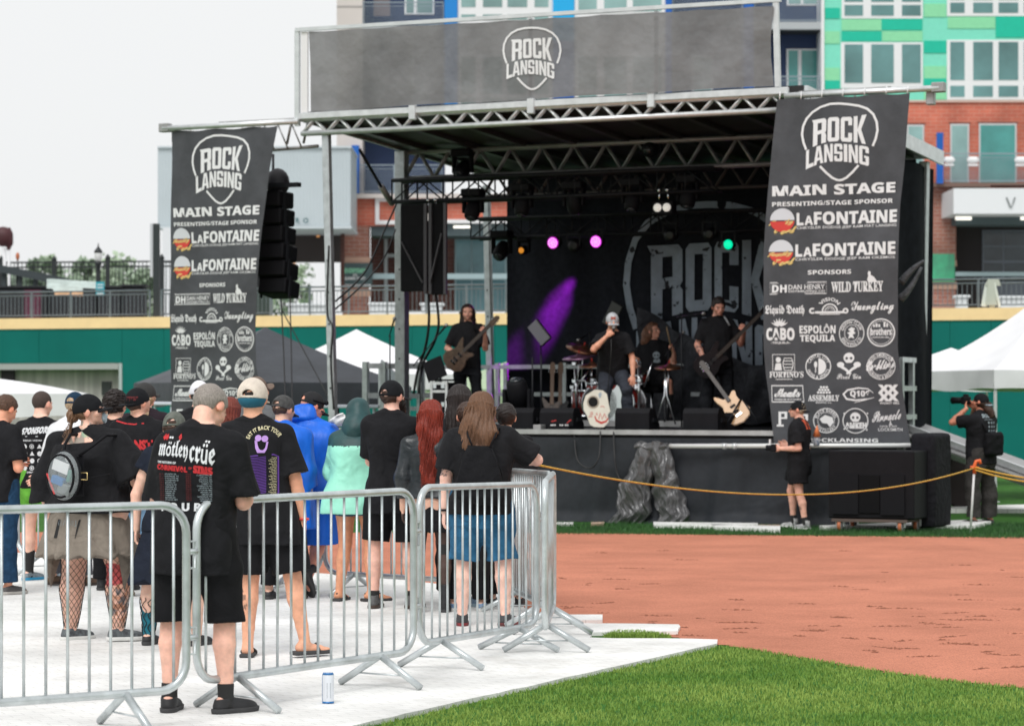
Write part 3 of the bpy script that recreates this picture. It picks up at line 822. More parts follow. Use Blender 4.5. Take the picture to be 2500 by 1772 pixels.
# ------------------------------------------------------------------ ground
GRASS = mat('turf', (.048,.15,.026), .9, var=.35, vscale=5, bump=.6, bscale=160, bdist=.02, spec=.15, detail=8)
g = MB(); g.quad((-160,-20,0),(160,-20,0),(160,700,0),(-160,700,0)); struct(g.build('ground', GRASS))
def dirt_mat():
    m = mat('infield_dirt', (.52,.208,.135), .95, var=.16, vscale=.9, bump=.5, bscale=260, bdist=.008, spec=.1, detail=10)
    t = m.node_tree; L = t.links; b = t.nodes['Principled BSDF']
    src = b.inputs['Base Color'].links[0].from_socket
    tc = t.nodes.new('ShaderNodeTexCoord')
    # fine grit
    n = t.nodes.new('ShaderNodeTexNoise'); n.inputs['Scale'].default_value = 140; n.inputs['Detail'].default_value = 3; L.new(tc.outputs['Object'], n.inputs['Vector'])
    r = t.nodes.new('ShaderNodeMapRange'); r.inputs[1].default_value=.35; r.inputs[2].default_value=.65; r.inputs[3].default_value=.72; r.inputs[4].default_value=1.24; L.new(n.outputs[0], r.inputs[0])
    mu = t.nodes.new('ShaderNodeMix'); mu.data_type='RGBA'; mu.blend_type='MULTIPLY'; mu.inputs[0].default_value=1
    L.new(src, mu.inputs[6]); L.new(r.outputs[0], mu.inputs[7])
    # scuffs: spike marks and drag lines, in a darker tone
    mp = t.nodes.new('ShaderNodeMapping'); mp.inputs['Scale'].default_value = (1.3,2.6,1); mp.inputs['Rotation'].default_value=(0,0,.25); L.new(tc.outputs['Object'], mp.inputs[0])
    n2 = t.nodes.new('ShaderNodeTexNoise'); n2.inputs['Scale'].default_value = 1.9; n2.inputs['Detail'].default_value = 9; n2.inputs['Roughness'].default_value=.72; n2.inputs['Distortion'].default_value=.6; L.new(mp.outputs[0], n2.inputs['Vector'])
    r2 = t.nodes.new('ShaderNodeMapRange'); r2.inputs[1].default_value=.665; r2.inputs[2].default_value=.70; L.new(n2.outputs[0], r2.inputs[0])
    n3 = t.nodes.new('ShaderNodeTexNoise'); n3.inputs['Scale'].default_value = .55; L.new(tc.outputs['Object'], n3.inputs['Vector'])
    r3 = t.nodes.new('ShaderNodeMapRange'); r3.inputs[1].default_value=.48; r3.inputs[2].default_value=.62; L.new(n3.outputs[0], r3.inputs[0])
    m3 = t.nodes.new('ShaderNodeMath'); m3.operation='MULTIPLY'; L.new(r2.outputs[0], m3.inputs[0]); L.new(r3.outputs[0], m3.inputs[1])
    mx2 = t.nodes.new('ShaderNodeMix'); mx2.data_type='RGBA'; L.new(m3.outputs[0], mx2.inputs[0]); L.new(mu.outputs[2], mx2.inputs[6]); mx2.inputs[7].default_value=(.17,.065,.04,1)
    L.new(mx2.outputs[2], b.inputs['Base Color'])
    return m
DIRT = dirt_mat()
edge = [G(x,y) for x,y in ((900,1585),(1500,1548),(1600,1550),(1746,1572),(1855,1590),(1960,1606),(2073,1628),(2180,1644),(2291,1660),(2400,1671),(2500,1681),(2760,1720))]
far = [G(x,y) for x,y in ((3000,1316),(2500,1312),(1900,1307),(1350,1301),(700,1300),(-200,1299),(-700,1305))]
def dense(pts, n, j):
    out = []
    for a, b in zip(pts[:-1], pts[1:]):
        for i in range(n):
            q = a.lerp(b, i/n); out.append(q+Vector((rng.uniform(-j,j), rng.uniform(-j,j), 0)))
    return out+[pts[-1]]
loop = dense(edge, 14, .03)+[Vector((6,13,0)),Vector((9,20,0))]+dense(far, 40, .05)+[Vector((-9,22,0)),Vector((-6,15,0))]
bm = bmesh.new(); vs = [bm.verts.new((p.x,p.y,.004)) for p in loop]; es = [bm.edges.new((vs[i],vs[(i+1)%len(vs)])) for i in range(len(vs))]
bmesh.ops.triangle_fill(bm, use_beauty=True, edges=es)
for f in bm.faces:
    if f.normal.z < 0: f.normal_flip()
me = bpy.data.meshes.new('infield_dirt'); bm.to_mesh(me); bm.free(); me.materials.append(DIRT)
o = bpy.data.objects.new('infield_dirt', me); COL.objects.link(o); struct(o)
# clods and kicked-up crumbs on the dirt, darker than the ground around them
cl = MB()
for i in range(105):
    px, py = rng.uniform(1340,2500), rng.choice((rng.triangular(1400,1660,1520), rng.uniform(1340,1650)))
    if py > np.interp(px,[1500,1746,2073,2500],[1535,1560,1610,1660]): continue
    p = G(px, py); an = rng.gauss(0,.5); L = rng.uniform(.04,.30); n = int(6+L*70)
    for j in range(n):
        t = rng.uniform(-.5,.5); q = p+Vector((math.cos(an)*L*t+rng.gauss(0,.006), math.sin(an)*L*t+.05*t*t+rng.gauss(0,.012), .004)); s = rng.uniform(.004,.013)*(1.2-abs(t))
        cl.add([(q.x+s*a*rng.uniform(.8,2), q.y+s*b*rng.uniform(.7,1.2), q.z+s*c*rng.uniform(.4,.9)) for a,b,c in ((1,0,0),(0,1,0),(-1,0,0),(0,-1,0),(0,0,1))], [(0,1,4),(1,2,4),(2,3,4),(3,0,4)])
stuff(cl.build('dirt_clods', mat('dark_dirt', (.23,.085,.05), .95, var=.3, vscale=30)))
# white plastic turf-protection mats under the crowd
MATW = mat('mat_white', (.82,.815,.80), .55, var=.20, vscale=1.3, bump=.25, bscale=90, bdist=.004, detail=9, spec=.3)
t = MATW.node_tree; tc = t.nodes.new('ShaderNodeTexCoord'); br = t.nodes.new('ShaderNodeTexBrick'); br.inputs['Scale'].default_value = 3.2
mp = t.nodes.new('ShaderNodeMapping'); mp.inputs['Rotation'].default_value = (0,0,R_(-26)); t.links.new(tc.outputs['Object'], mp.inputs[0]); t.links.new(mp.outputs[0], br.inputs[0])
br.inputs['Color1'].default_value=(1,1,1,1); br.inputs['Color2'].default_value=(.96,.96,.95,1); br.inputs['Mortar'].default_value=(.76,.76,.75,1); br.inputs['Mortar Size'].default_value=.012
mm = t.nodes.new('ShaderNodeMix'); mm.data_type='RGBA'; mm.blend_type='MULTIPLY'; mm.inputs[0].default_value=1
ns = t.nodes.new('ShaderNodeTexNoise'); ns.inputs['Scale'].default_value = .9; ns.inputs['Detail'].default_value = 12; ns.inputs['Roughness'].default_value = .75; ns.inputs['Distortion'].default_value = .8; t.links.new(mp.outputs[0], ns.inputs['Vector'])
rs2 = t.nodes.new('ShaderNodeMapRange'); rs2.inputs[1].default_value=.55; rs2.inputs[2].default_value=.78; t.links.new(ns.outputs[0], rs2.inputs[0])
ms2 = t.nodes.new('ShaderNodeMix'); ms2.data_type='RGBA'; t.links.new(rs2.outputs[0], ms2.inputs[0]); t.links.new(br.outputs[0], ms2.inputs[6]); ms2.inputs[7].default_value=(.60,.57,.53,1)
b = t.nodes['Principled BSDF']; t.links.new(b.inputs['Base Color'].links[0].from_socket, mm.inputs[6]); t.links.new(ms2.outputs[2], mm.inputs[7]); t.links.new(mm.outputs[2], b.inputs['Base Color'])
def slab(pts, z, name, m):
    bm = bmesh.new(); vs = [bm.verts.new((p.x,p.y,z)) for p in pts]; f = bm.faces.new(vs)
    if f.normal.z < 0: f.normal_flip()
    r = bmesh.ops.extrude_face_region(bm, geom=[f])
    for v in r['geom']:
        if isinstance(v, bmesh.types.BMVert): v.co.z = .001
    bmesh.ops.recalc_face_normals(bm, faces=bm.faces[:])
    me = bpy.data.meshes.new(name); bm.to_mesh(me); bm.free(); me.materials.append(m)
    o = bpy.data.objects.new(name, me); COL.objects.link(o); return o
mo = [G(*q, .026) for q in ((-700,1990),(300,1905),(700,1806),(872,1768),(1100,1716),(1350,1660),(1560,1613),(1750,1570),(1752,1560),(1620,1557),(1500,1557),(1440,1555),(1440,1543),(1655,1540),(1657,1523),(1540,1521),(1400,1520),(1400,1514),(1471,1512),(1471,1499),(1390,1499),(1290,1494),(1262,1460),(1225,1444),(1000,1416),(700,1392),(300,1362),(0,1346),(-500,1330),(-900,1400))]
out = []
for a,b2 in zip(mo, mo[1:]+mo[:1]):
    n = max(1, int((b2-a).length/.16)) if (a.y < 19 and b2.y < 19 and a.x>-2) else 1
    for i in range(n):
        q = a.lerp(b2, i/n); out.append(q+(Vector((rng.choice((0,.014)), rng.choice((0,.018)), 0)) if 0<i<n else Vector()))
struct(slab(out, .026, 'mat_floor', MATW))
# near lawn: real blades
def blades(poly_ok, n, xr, yr, hgt, name, m):
    r = np.random.RandomState(5); V = []; Fc = []; k = 0
    X = r.uniform(*xr, n); Y = r.uniform(*yr, n)
    for x, y in zip(X, Y):
        if not poly_ok(x, y): continue
        a = r.uniform(0, 6.28); h = hgt*r.uniform(.5,1.25); wd = .0028*r.uniform(.7,1.4); l = h*r.uniform(.1,.8); b = r.uniform(0,6.28)
        dx, dy = math.cos(a)*wd, math.sin(a)*wd; lx, ly = math.cos(b)*l, math.sin(b)*l
        V += [(x-dx,y-dy,0),(x+dx,y+dy,0),(x+lx*.4+dx*.7,y+ly*.4+dy*.7,h*.6),(x+lx*.4-dx*.7,y+ly*.4-dy*.7,h*.6),(x+lx,y+ly,h)]
        Fc += [(k,k+1,k+2,k+3),(k+3,k+2,k+4)]; k += 5
    return stuff(link_mesh(name, V, Fc, m))
def inpoly(poly):
    q = np.array([(p.x,p.y) for p in poly])
    def f(x, y):
        c = False; j = len(q)-1
        for i in range(len(q)):
            if (q[i,1]>y)!=(q[j,1]>y) and x < (q[j,0]-q[i,0])*(y-q[i,1])/(q[j,1]-q[i,1])+q[i,0]: c = not c
            j = i
        return c
    return f
lawn = inpoly([G(*q) for q in ((600,1850),(872,1781),(1350,1671),(1752,1578),(1855,1588),(2073,1626),(2291,1658),(2520,1681),(2560,1850))])
BLADE = mat('grass_blade', (.085,.21,.03), .6, var=.5, vscale=.8, spec=.15, detail=10, col2=(.33,.44,.10))
blades(lawn, 120000, (-1.4,3.6), (11.6,17.4), .022, 'grass', BLADE)
tuft = inpoly([G(*q) for q in ((1470,1557),(1500,1548),(1560,1547),(1625,1555),(1640,1560))])
blades(tuft, 9000, (.5,1.1), (17.6,18.3), .035, 'grass', BLADE)
strip = inpoly([G(*q) for q in ((1300,1304),(1300,1279),(2560,1280),(2560,1316),(1900,1309))])
blades(strip, 42000, (0,7), (29,34.5), .05, 'grass', mat('grass_far', (.022,.085,.016), .7, var=.4, vscale=1.5))
# peanut shells and crumbs by the mat edge
for i,(px,py) in enumerate(((1400,1646),(1532,1618),(1248,1675),(1090,1713),(912,1751))):
    p = G(px,py); m_ = MB(); m_.sphere((0,0,.012), .02, 8, 5, .6)
    o = m_.build('leaf_scrap', mat('scrap', (.62,.40,.16), .7, var=.3, vscale=60)); o.location = p; o.scale = (1.5 if i else 2.2, .9, .8)
    tag(o, ['largest pale yellow scrap, on the lawn by the mat edge','small tan scrap where the lawn meets the mats, nearest the mat corner','brown scrap by the mat edge, in front of the right barricade foot','small brown scrap by the mat edge, third from the picture bottom','tan scrap by the mat edge closest to the camera'][i], 'scrap', 'scraps along the mat edge')

# ------------------------------------------------------------------ outfield wall and terrace
WL = Vector((-14.6,66.3,0)); WR = Vector((14.6,55.9,0)); wd_ = (WR-WL).normalized(); wn = Vector((wd_.y,-wd_.x,0))
def onwall(px, off=0):
    "ground point on the wall line (moved off metres towards the field) at this column"
    k = (px-HX)/F; A = WL+wn*off; t = (k*A.y-A.x)/(wd_.x-k*wd_.y); return A+wd_*t
def wz(px, py, off=0):
    p = onwall(px, off); return EYE-(py-HY)*p.y/F
GREEN = mat('wall_green', (.001,.140,.120), .6, var=.10, vscale=.7, bump=.1, bscale=4, bdist=.02, spec=.2)
YEL = mat('wall_yellow', (.95,.68,.36), .6, var=.06, vscale=2)
CONC = mat('concrete', (.40,.38,.36), .9, var=.3, vscale=1.0, stretch=(6,6,.25), bump=.1, bscale=20)
W_ = thing('outfield_wall', 'long green padded outfield wall with a yellow top line', 'wall', WL)
TOP = 3.52
def wallbox(px0, px1, z0, z1, name, m, parent, off=0, th=.3):
    a, b = onwall(px0, off), onwall(px1, off); q = MB(); d = -wn*th
    q.prism([(0,z0),((b-a).length,z0),((b-a).length,z1),(0,z1)], a, (b-a).normalized(), (0,0,1), d); return q.build(name, m, parent)
ztop_open = wz(150, 886)
xs = [298]+list(range(400,2700,101)); 
for a, b in zip(xs[:-1], xs[1:]): wallbox(a+.35, b-.35, 0, TOP-.26, 'pad_panel', GREEN, W_)
for a, b in ((-160,-4),(-4,95),(95,298)): wallbox(a+.35, b-.35, ztop_open, TOP-.26, 'pad_panel', GREEN, W_)
wallbox(-160, 2640, TOP-.262, TOP, 'top_cap', YEL, W_, .03, .4)
wallbox(-160, 2640, 0, TOP-.3, 'wall_core', mat('wall_core', (.02,.06,.05), .8), W_, -.34, .1) if False else None
wallbox(290, 297.5, 0, ztop_open-.01, 'jamb', mat('jamb', (.42,.47,.47), .5), W_, .02, .5)
wallbox(-160, 289, ztop_open-.16, ztop_open-.012, 'lintel', mat('lintel_grey', (.36,.37,.36), .6), W_, .01, .28)
c = wallbox(-300, 330, 0, 2.9, 'concrete_wall', CONC, None, -.42, .3)
tag(c, 'bare concrete wall at the back of the opening in the green wall', 'wall')
v = wallbox(248, 271, wz(260,965,-.4), wz(260,931,-.4), 'vent_grille', mat('vent_dark', (.03,.035,.035), .5), None, -.38, .08); tag(v, 'dark vent grille on the bare concrete wall', 'vent')
v = wallbox(2, 34, wz(20,945,-.4), wz(20,893,-.4), 'utility_box', mat('box_plum', (.035,.02,.035), .6), None, -.36, .1); tag(v, 'dark plum cabinet against the concrete wall, far left', 'cabinet')
# terrace behind it
FLZ = 2.93
tf = MB(); tf.add([WL-wn*.3+Vector((0,0,FLZ)), WR-wn*.3+Vector((0,0,FLZ)), Vector((30,103,FLZ)), Vector((-40,103,FLZ))], [(0,1,2,3)])
struct(tf.build('terrace_floor', mat('terrace', (.42,.41,.40), .9, var=.15, vscale=1)))
GALV = mat('galvanised', (.50,.53,.54), .42, .75, var=.18, vscale=9, bump=.08, bscale=60)
RAILM = mat('rail_grey', (.15,.18,.20), .5, .3, var=.1)
def railing(px0, px1, off, top, label, bal=.105, post=1.06, name='railing'):
    a, b = onwall(px0, off), onwall(px1, off); d = (b-a); L = d.length; d.normalize(); r = thing(name, label, 'railing', a)
    z0 = TOP-.02; rail = MB()
    for z in (top, top-.09, z0+.10): rail.tube([a+Vector((0,0,z)), b+Vector((0,0,z))], .024 if z==top else .018, 6)
    rail.build('rail', RAILM, r); bl = MB(); n = int(L/bal)
    for i in range(n+1):
        p = a+d*(L*i/n); bl.bar(p+Vector((0,0,z0+.1)), p+Vector((0,0,top-.09)), .013, .013, up=(0,1,0))
    bl.build('baluster_row', RAILM, r)
    m = max(1, int(round(L/post)))
    for i in range(m+1):
        p = a+d*(L*i/m); q = MB(); q.bar(p+Vector((0,0,FLZ)), p+Vector((0,0,top)), .045, .045, up=(0,1,0)); q.build('post', RAILM, r)
    return r
railing(-110, 366, -.42, 4.18, 'grey steel railing on the green wall, left of the tall dark column')
railing(394, 660, -.42, 4.18, 'grey steel railing on the green wall behind the left stage banner')
railing(664, 1236, -.42, 4.20, 'grey steel railing above the black and white tents left of the stage')
railing(1240, 2262, -.42, 4.16, 'grey steel railing behind the stage')
railing(2266, 2640, -.42, 4.16, 'grey steel railing beside the white canvas A-frame board, right of the stage')
# tall column at the end of the first railing
p = onwall(380, -.5); cth = thing('column', 'tall dark steel column with a pale edge on the terrace', 'column', (p.x,p.y,FLZ))
q = MB(); q.box((p.x+.02,p.y,(FLZ+wz(380,543))/2), (.145,.2,wz(380,543)-FLZ)); q.build('shaft', mat('col_dark', (.022,.028,.032), .5), cth)
q = MB(); q.box((p.x-.09,p.y,(wz(380,674)+wz(380,543))/2), (.07,.18,wz(380,543)-wz(380,674))); q.build('light_strip', mat('col_pale', (.55,.55,.6), .5), cth)
# street lamp, black fence, sculpture and what stands on the terrace
def TP(px, py, Y): return P(px, py, Y)
Yl = 74; b0 = P(240,780,Yl); lp = thing('street_lamp', 'old-style black street lamp with a frosted globe', 'street lamp', (b0.x,b0.y,FLZ))
zz = lambda y: EYE-(y-HY)*Yl/F
IRON = mat('iron', (.012,.016,.018), .5)
q = MB(); q.lathe([(.10,FLZ-zz(640)),(.07,-.9),(.07,-.3),(.05,-.12),(.10,-.06),(.10,0)], (b0.x,Yl,zz(640)), 10); q.build('pole', IRON, lp)
q = MB(); q.lathe([(.06,0),(.10,.05),(.11,.20),(.105,.26)], (b0.x,Yl,zz(639)), 12); q.build('globe', mat('globe', (.72,.72,.72), .5), lp)
q = MB(); q.lathe([(.125,0),(.11,.05),(.05,.13),(.02,.17),(.012,.26),(.001,.27)], (b0.x,Yl,zz(617)), 12); q.build('cap', IRON, lp)
Yf = 82; zf = lambda y: EYE-(y-HY)*Yf/F
ft = thing('iron_fence', 'tall black iron picket fence at the back of the terrace', 'fence', (P(120,700,Yf).x,Yf,FLZ))
q = MB()
for y in (642,654): q.bar(P(-60,y,Yf), P(420,y-4,Yf), .05, .05)
q.build('rail', IRON, ft); q = MB(); x = -60
while x < 420:
    q.bar(P(x,641,Yf), Vector((P(x,641,Yf).x,Yf,FLZ)), .022, .022, up=(0,1,0)); x += 9.5
q.build('picket_row', IRON, ft)
for x, y in ((3,636),(132,636),(263,632),(395,632)):
    q = MB(); p = P(x,y,Yf-.1); q.box((p.x,p.y,(p.z+FLZ)/2), (.13,.13,p.z-FLZ)); q.lathe([(.09,0),(.06,.08),(.001,.16)], p, 6); q.build('post', IRON, ft)
aw = thing('sloping_ramp', 'dark sloping walkway frame behind the terrace railing', 'ramp', (P(60,700,79).x,79,FLZ))
q = MB(); q.bar(P(-40,648,79), P(170,690,79), .5, .22); q.build('deck', mat('ramp_dark', (.03,.04,.045), .7), aw)
q = MB()
for x in (10,48,86,124): q.bar(P(x,655+x*.2,79), Vector((P(x,700,79).x,79,FLZ)), .12, .12, up=(0,1,0))
q.build('support', mat('ramp_dark'), aw)
MAROON = mat('maroon', (.06,.012,.016), .6, var=.2)
sp_ = thing('horse_sculpture', 'dark maroon horse-head sculpture raised on two pale posts', 'sculpture', (P(14,650,80).x,80,FLZ))
P_ = lambda x,y,d=0: np.array(P(x,y,80+d))-np.array(sp_.location)
f = U([ell(P_(8,578), (.30,.22,.30)), cone(P_(18,572), P_(24,592), .14,.10), cone(P_(24,590), P_(21,607), .10,.06), cone(P_(22,566), P_(24,557), .05,.02)], .06)
sdf_obj('head', f, P_(-30,620,-1), P_(40,540,1), .03, MAROON, sp_)
q = MB(); q.tube([P(11,606,80), (P(11,606,80).x,80,FLZ)], .05, 8); q.tube([P(22,604,80), (P(22,604,80).x,80,FLZ)], .04, 8); q.build('post', mat('pale_post', (.7,.7,.72), .5), sp_)
tch = thing('torch_post', 'slim black post with an orange tip beside the horse sculpture', 'post', (P(43,650,79).x,79,FLZ))
q = MB(); p = P(43,652,79); q.tube([(p.x,79,FLZ), p], .055, 8); q.tube([p, P(43,634,79)], .02, 6); q.build('shaft', IRON, tch)
q = MB(); q.sphere(P(43,626,79), .06, 8, 8, 2.0); q.build('tip', mat('orange_tip', (.45,.14,.06), .5), tch)
bn = thing('vinyl_banner', 'white and pale teal vinyl banner sagging on the terrace railing', 'banner', P(190,725,70))
def vb(pts, name, m, Y=69.5):
    q = MB(); n = len(pts); q.prism([(P(x,y,Y).x, P(x,y,Y).z) for x,y in pts], (0,Y,0), (1,0,0), (0,0,1), (0,.02,0)); return q.build(name, m, bn)
vb([(114,681),(128,681),(236,688),(235,705),(202,703),(202,716),(135,716),(128,705),(114,704)], 'sheet', mat('vinyl', (.62,.72,.70), .5, var=.25, vscale=3, stretch=(1,1,4)))
vb([(133,712),(202,712),(202,723),(134,722)], 'orange_band', mat('vinyl_o', (.72,.42,.24), .5, var=.2), 69.4)
tb = thing('teal_poster', 'small teal poster with white lines hung on the terrace railing', 'poster', P(245,722,69))
q = MB(); p, r2 = P(234,688,69), P(255,722,69); q.box(((p.x+r2.x)/2,69,(p.z+r2.z)/2), (r2.x-p.x,.02,p.z-r2.z)); q.build('sheet', mat('teal_p', (.02,.32,.40), .5), tb)
cv = Canvas()
for y in (694,701,711,716): cv.rect(237,y,252,y+2.2)
cv.build('white_bar', lambda x,y: P(x,y,68.96), [mat('white_paint', (.78,.8,.8), .6)], tb)
COVER = mat('black_cover', (.014,.016,.02), .7, var=.3)
def covered_table(px0, px1, top, Y, label, m=COVER):
    a, b = P(px0,top,Y), P(px1,top,Y); r = thing('patio_table', label, 'table', ((a.x+b.x)/2,Y,FLZ), group='covered tables on the terrace')
    q = MB(); q.box(((a.x+b.x)/2,Y,(a.z+FLZ)/2), (b.x-a.x,.7,a.z-FLZ), bev=.05); q.build('cover', m, r)
    q = MB(); q.box(((a.x+b.x)/2,Y,a.z+.03), (b.x-a.x+.1,.8,.05)); q.build('top', m, r)
covered_table(-30, 122, 704, 72, 'black covered table at the far left end of the terrace')
covered_table(126, 238, 706, 72, 'black covered table behind the sagging vinyl banner')
covered_table(242, 300, 704, 72, 'narrow black covered table just right of the teal poster')
covered_table(304, 356, 701, 72, 'black covered table just left of the tall dark column')
q = MB(); a, b = P(62,708,71), P(100,708,71); q.box(((a.x+b.x)/2,71,(a.z+FLZ)/2), (b.x-a.x,.3,a.z-FLZ)); o = q.build('fabric_roll', mat('plum_cloth', (.09,.018,.04), .8, var=.4, vscale=6)); tag(move_origin(o, ((a.x+b.x)/2,71,FLZ)), 'plum coloured folded cloth leaning behind the left railing', 'cloth')
# white A-frame board draped over the right railing
p = onwall(2420, -.25); af = thing('canvas_easel', 'white canvas A-frame draped over the terrace railing, right of stage', 'easel', (p.x,p.y,FLZ))
for a_, b_, n_ in (((2402,748),(2412,695),'leg'),((2424,750),(2418,712),'leg'),((2442,748),(2428,690),'leg')):
    q = MB(); q.bar((onwall(a_[0],-.1).x,p.y-.1,wz(*a_)), (onwall(b_[0],-.1).x,p.y-.1,wz(*b_)), .12, .05); q.build(n_, mat('canvas_white', (.72,.75,.70), .8), af)
q = MB(); q.prism([(-.07,0),(.17,0),(.10,.55),(-.02,.57)], (p.x-.08,p.y-.2,wz(2420,745)), (1,0,0), (0,0,1), (0,.05,0)); q.prism([(-.16,0),(.18,0),(.14,.14),(-.08,.14)], (p.x,p.y-.14,wz(2420,697)), (1,0,0), (0,0,1), (0,.08,0)); q.build('cloth', mat('canvas_grey', (.50,.52,.46), .8), af)
for i,(x0,x1,y) in enumerate(((705,798,748),(905,965,746),(1030,1080,747),(2335,2360,728),(2440,2500,730))):
    a, b = P(x0,y,76), P(x1,y,76); q = MB(); q.box(((a.x+b.x)/2,76,(a.z+FLZ)/2), (b.x-a.x,.5,a.z-FLZ), bev=.02)
    q.box(((a.x+b.x)/2,76,a.z+.04), (b.x-a.x+.12,.62,.08), bev=.02)
    o = q.build('planter_box', mat('planter_white', (.62,.65,.66), .7, var=.12)); tag(move_origin(o, ((a.x+b.x)/2,76,FLZ)), ['long white planter seen through the railing beside the speaker stack','white planter below the game day sign','short white planter behind the long-haired guitarist','small white planter left of the canvas A-frame','white planter at the right edge behind the railing'][i], 'planter', 'white planters on the terrace')

# ------------------------------------------------------------------ buildings
YB = 103.0
def fb(q, x0, y0, x1, y1, Y=YB, d=.4):
    a, b = P(x0,y0,Y), P(x1,y1,Y); return q.box(((a.x+b.x)/2, Y+d/2, (a.z+b.z)/2), (b.x-a.x, d, a.z-b.z))
def fpart(name, m, parent, rects, Y=YB, d=.4):
    if name == 'frame_panel':
        q = MB()
        for r in rects: fb(q, *r, Y=Y, d=d)
        return q.build(name, m, parent)
    for r in rects: q = MB(); fb(q, *r, Y=Y, d=d); o = q.build(name, m, parent)
    return o
def brick_mat(name, c1, c2, mo, sc=.55):
    m = mat(name, c1, .9, spec=.2); t = m.node_tree; b = t.nodes['Principled BSDF']; tc = t.nodes.new('ShaderNodeTexCoord')
    mp = t.nodes.new('ShaderNodeMapping'); mp.inputs['Rotation'].default_value = (R_(90),0,0); t.links.new(tc.outputs['Object'], mp.inputs[0])
    br = t.nodes.new('ShaderNodeTexBrick'); br.inputs['Scale'].default_value = 1.0; br.inputs['Brick Width'].default_value = .42; br.inputs['Row Height'].default_value=.15; br.inputs['Mortar Size'].default_value=.014
    br.inputs['Color1'].default_value=(*c1,1); br.inputs['Color2'].default_value=(*c2,1); br.inputs['Mortar'].default_value=(*mo,1); t.links.new(mp.outputs[0], br.inputs[0])
    n = t.nodes.new('ShaderNodeTexNoise'); n.inputs['Scale'].default_value = .8; n.inputs['Detail'].default_value=6; t.links.new(tc.outputs['Object'], n.inputs[0])
    r = t.nodes.new('ShaderNodeMapRange'); r.inputs[1].default_value=.3; r.inputs[2].default_value=.7; r.inputs[3].default_value=.72; r.inputs[4].default_value=1.25; t.links.new(n.outputs[0], r.inputs[0])
    mu = t.nodes.new('ShaderNodeMix'); mu.data_type='RGBA'; mu.blend_type='MULTIPLY'; mu.inputs[0].default_value=1; t.links.new(br.outputs[0], mu.inputs[6]); t.links.new(r.outputs[0], mu.inputs[7]); t.links.new(mu.outputs[2], b.inputs['Base Color'])
    return m
BRICK = brick_mat('brick_red', (.52,.15,.10), (.47,.13,.09), (.50,.23,.17))
BRICKB = brick_mat('brick_brown', (.34,.155,.115), (.28,.115,.09), (.36,.27,.23))
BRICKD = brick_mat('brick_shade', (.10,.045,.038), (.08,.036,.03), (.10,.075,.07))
BEIGE = mat('beige_panel', (.58,.53,.50), .8, var=.06, vscale=.5)
NAVY = mat('navy_panel', (.018,.038,.105), .7, var=.12, vscale=.6)
BLUE = mat('blue_panel', (.0,.20,.58), .5); BLUEL = mat('blue_light_panel', (.0,.36,.72), .5); BLUED = mat('blue_deep_panel', (.0,.10,.42), .5)
WHT = mat('white_trim', (.74,.74,.75), .6); MINT = mat('mint_panel', (.19,.66,.50), .6, var=.04); GRN = mat('leaf_green_panel', (.24,.64,.36), .6, var=.04); TEAL = mat('teal_green_panel', (.0,.46,.31), .55, var=.04)
GLASS = mat('window_glass', (.10,.22,.22), .12, var=.35, vscale=.35, spec=.6); GLASSL = mat('window_glass_pale', (.22,.36,.35), .15, var=.3, vscale=.4, spec=.6); GLASSG = mat('window_glass_green', (.06,.27,.25), .12, var=.3, vscale=.5, spec=.6)
DARK = mat('dark_void', (.012,.013,.016), .8); SLAB = mat('slab_grey', (.40,.42,.44), .8)
AB = thing('apartment_building', 'tall apartment block with mint, green, navy and brick fronts behind the stage', 'building', (8,YB+3,FLZ))
fpart('wall', BEIGE, AB, [(822,-70,885,481)], d=3); fpart('groove', mat('groove', (.33,.31,.30), .8), AB, [(822.5,15,884.5,18),(822.5,255,884.5,257)], YB-.02, .02)
fpart('wall', NAVY, AB, [(885,-70,1085,481)], YB+1.4, 1); fpart('wall', BLUE, AB, [(1085,-70,1117,320)], YB-.05, 1.5)
fpart('wall', WHT, AB, [(1117,-70,1350,320)], YB+.05, 1.5); fpart('wall', BLUEL, AB, [(1350,-70,1402,100)], YB-.04, 1.5); fpart('wall', BLUED, AB, [(1350,100,1402,320)], YB-.04, 1.5)
fpart('wall', WHT, AB, [(1402,-70,1640,320)], YB+.05, 1.5); fpart('wall', NAVY, AB, [(1640,-70,2005,320)], YB+1.4, 1)
fpart('wall', BLUED, AB, [(1625,-70,1640,320),(1816,-70,1840,320)], YB-.02, 1.4)
def window(rect, panes, Y=YB, glass=GLASS, frame=WHT, d=.10, parent=AB):
    x0,y0,x1,y1 = rect; q = MB()
    # frame: outer rails plus mullions around the panes (drawn as separate bars, butted)
    fb(q, x0,y0,x1,y1, Y=Y-.02, d=d)
    w_ = q.build('window', frame, parent)
    for p_ in panes:
        z = MB(); fb(z, *p_, Y=Y-.035, d=.03); z.build('pane', glass, w_)
    return w_
for y0 in (-60,): window((1118,-60,1346,48), [(a,y,b,y+h) for a,b in ((1126,1161),(1179,1226),(1239,1287),(1305,1339)) for y,h in ((-55,73),(36,12))], YB+.04, GLASSL)
window((1118,136,1346,318), [(a,y,b,y+h) for a,b in ((1126,1161),(1179,1226),(1239,1287),(1305,1339)) for y,h in ((140,90),(240,60))], YB+.04, GLASSL)
window((1404,-60,1622,32), [(a,-55,b,28) for a,b in ((1412,1457),(1475,1530),(1545,1615))], YB+.04, GLASSL)
window((1404,136,1622,318), [(a,y,b,y+h) for a,b in ((1412,1457),(1475,1530),(1545,1615)) for y,h in ((140,80),(228,60))], YB+.04, GLASSL)
window((905,-60,958,46), [(912,-60,952,40)], YB+1.38, mat('brown_glass', (.16,.13,.14), .3), NAVY)
window((988,-60,1060,36), [(992,-60,1010,32),(1018,-60,1056,32)], YB+1.38, GLASSL)
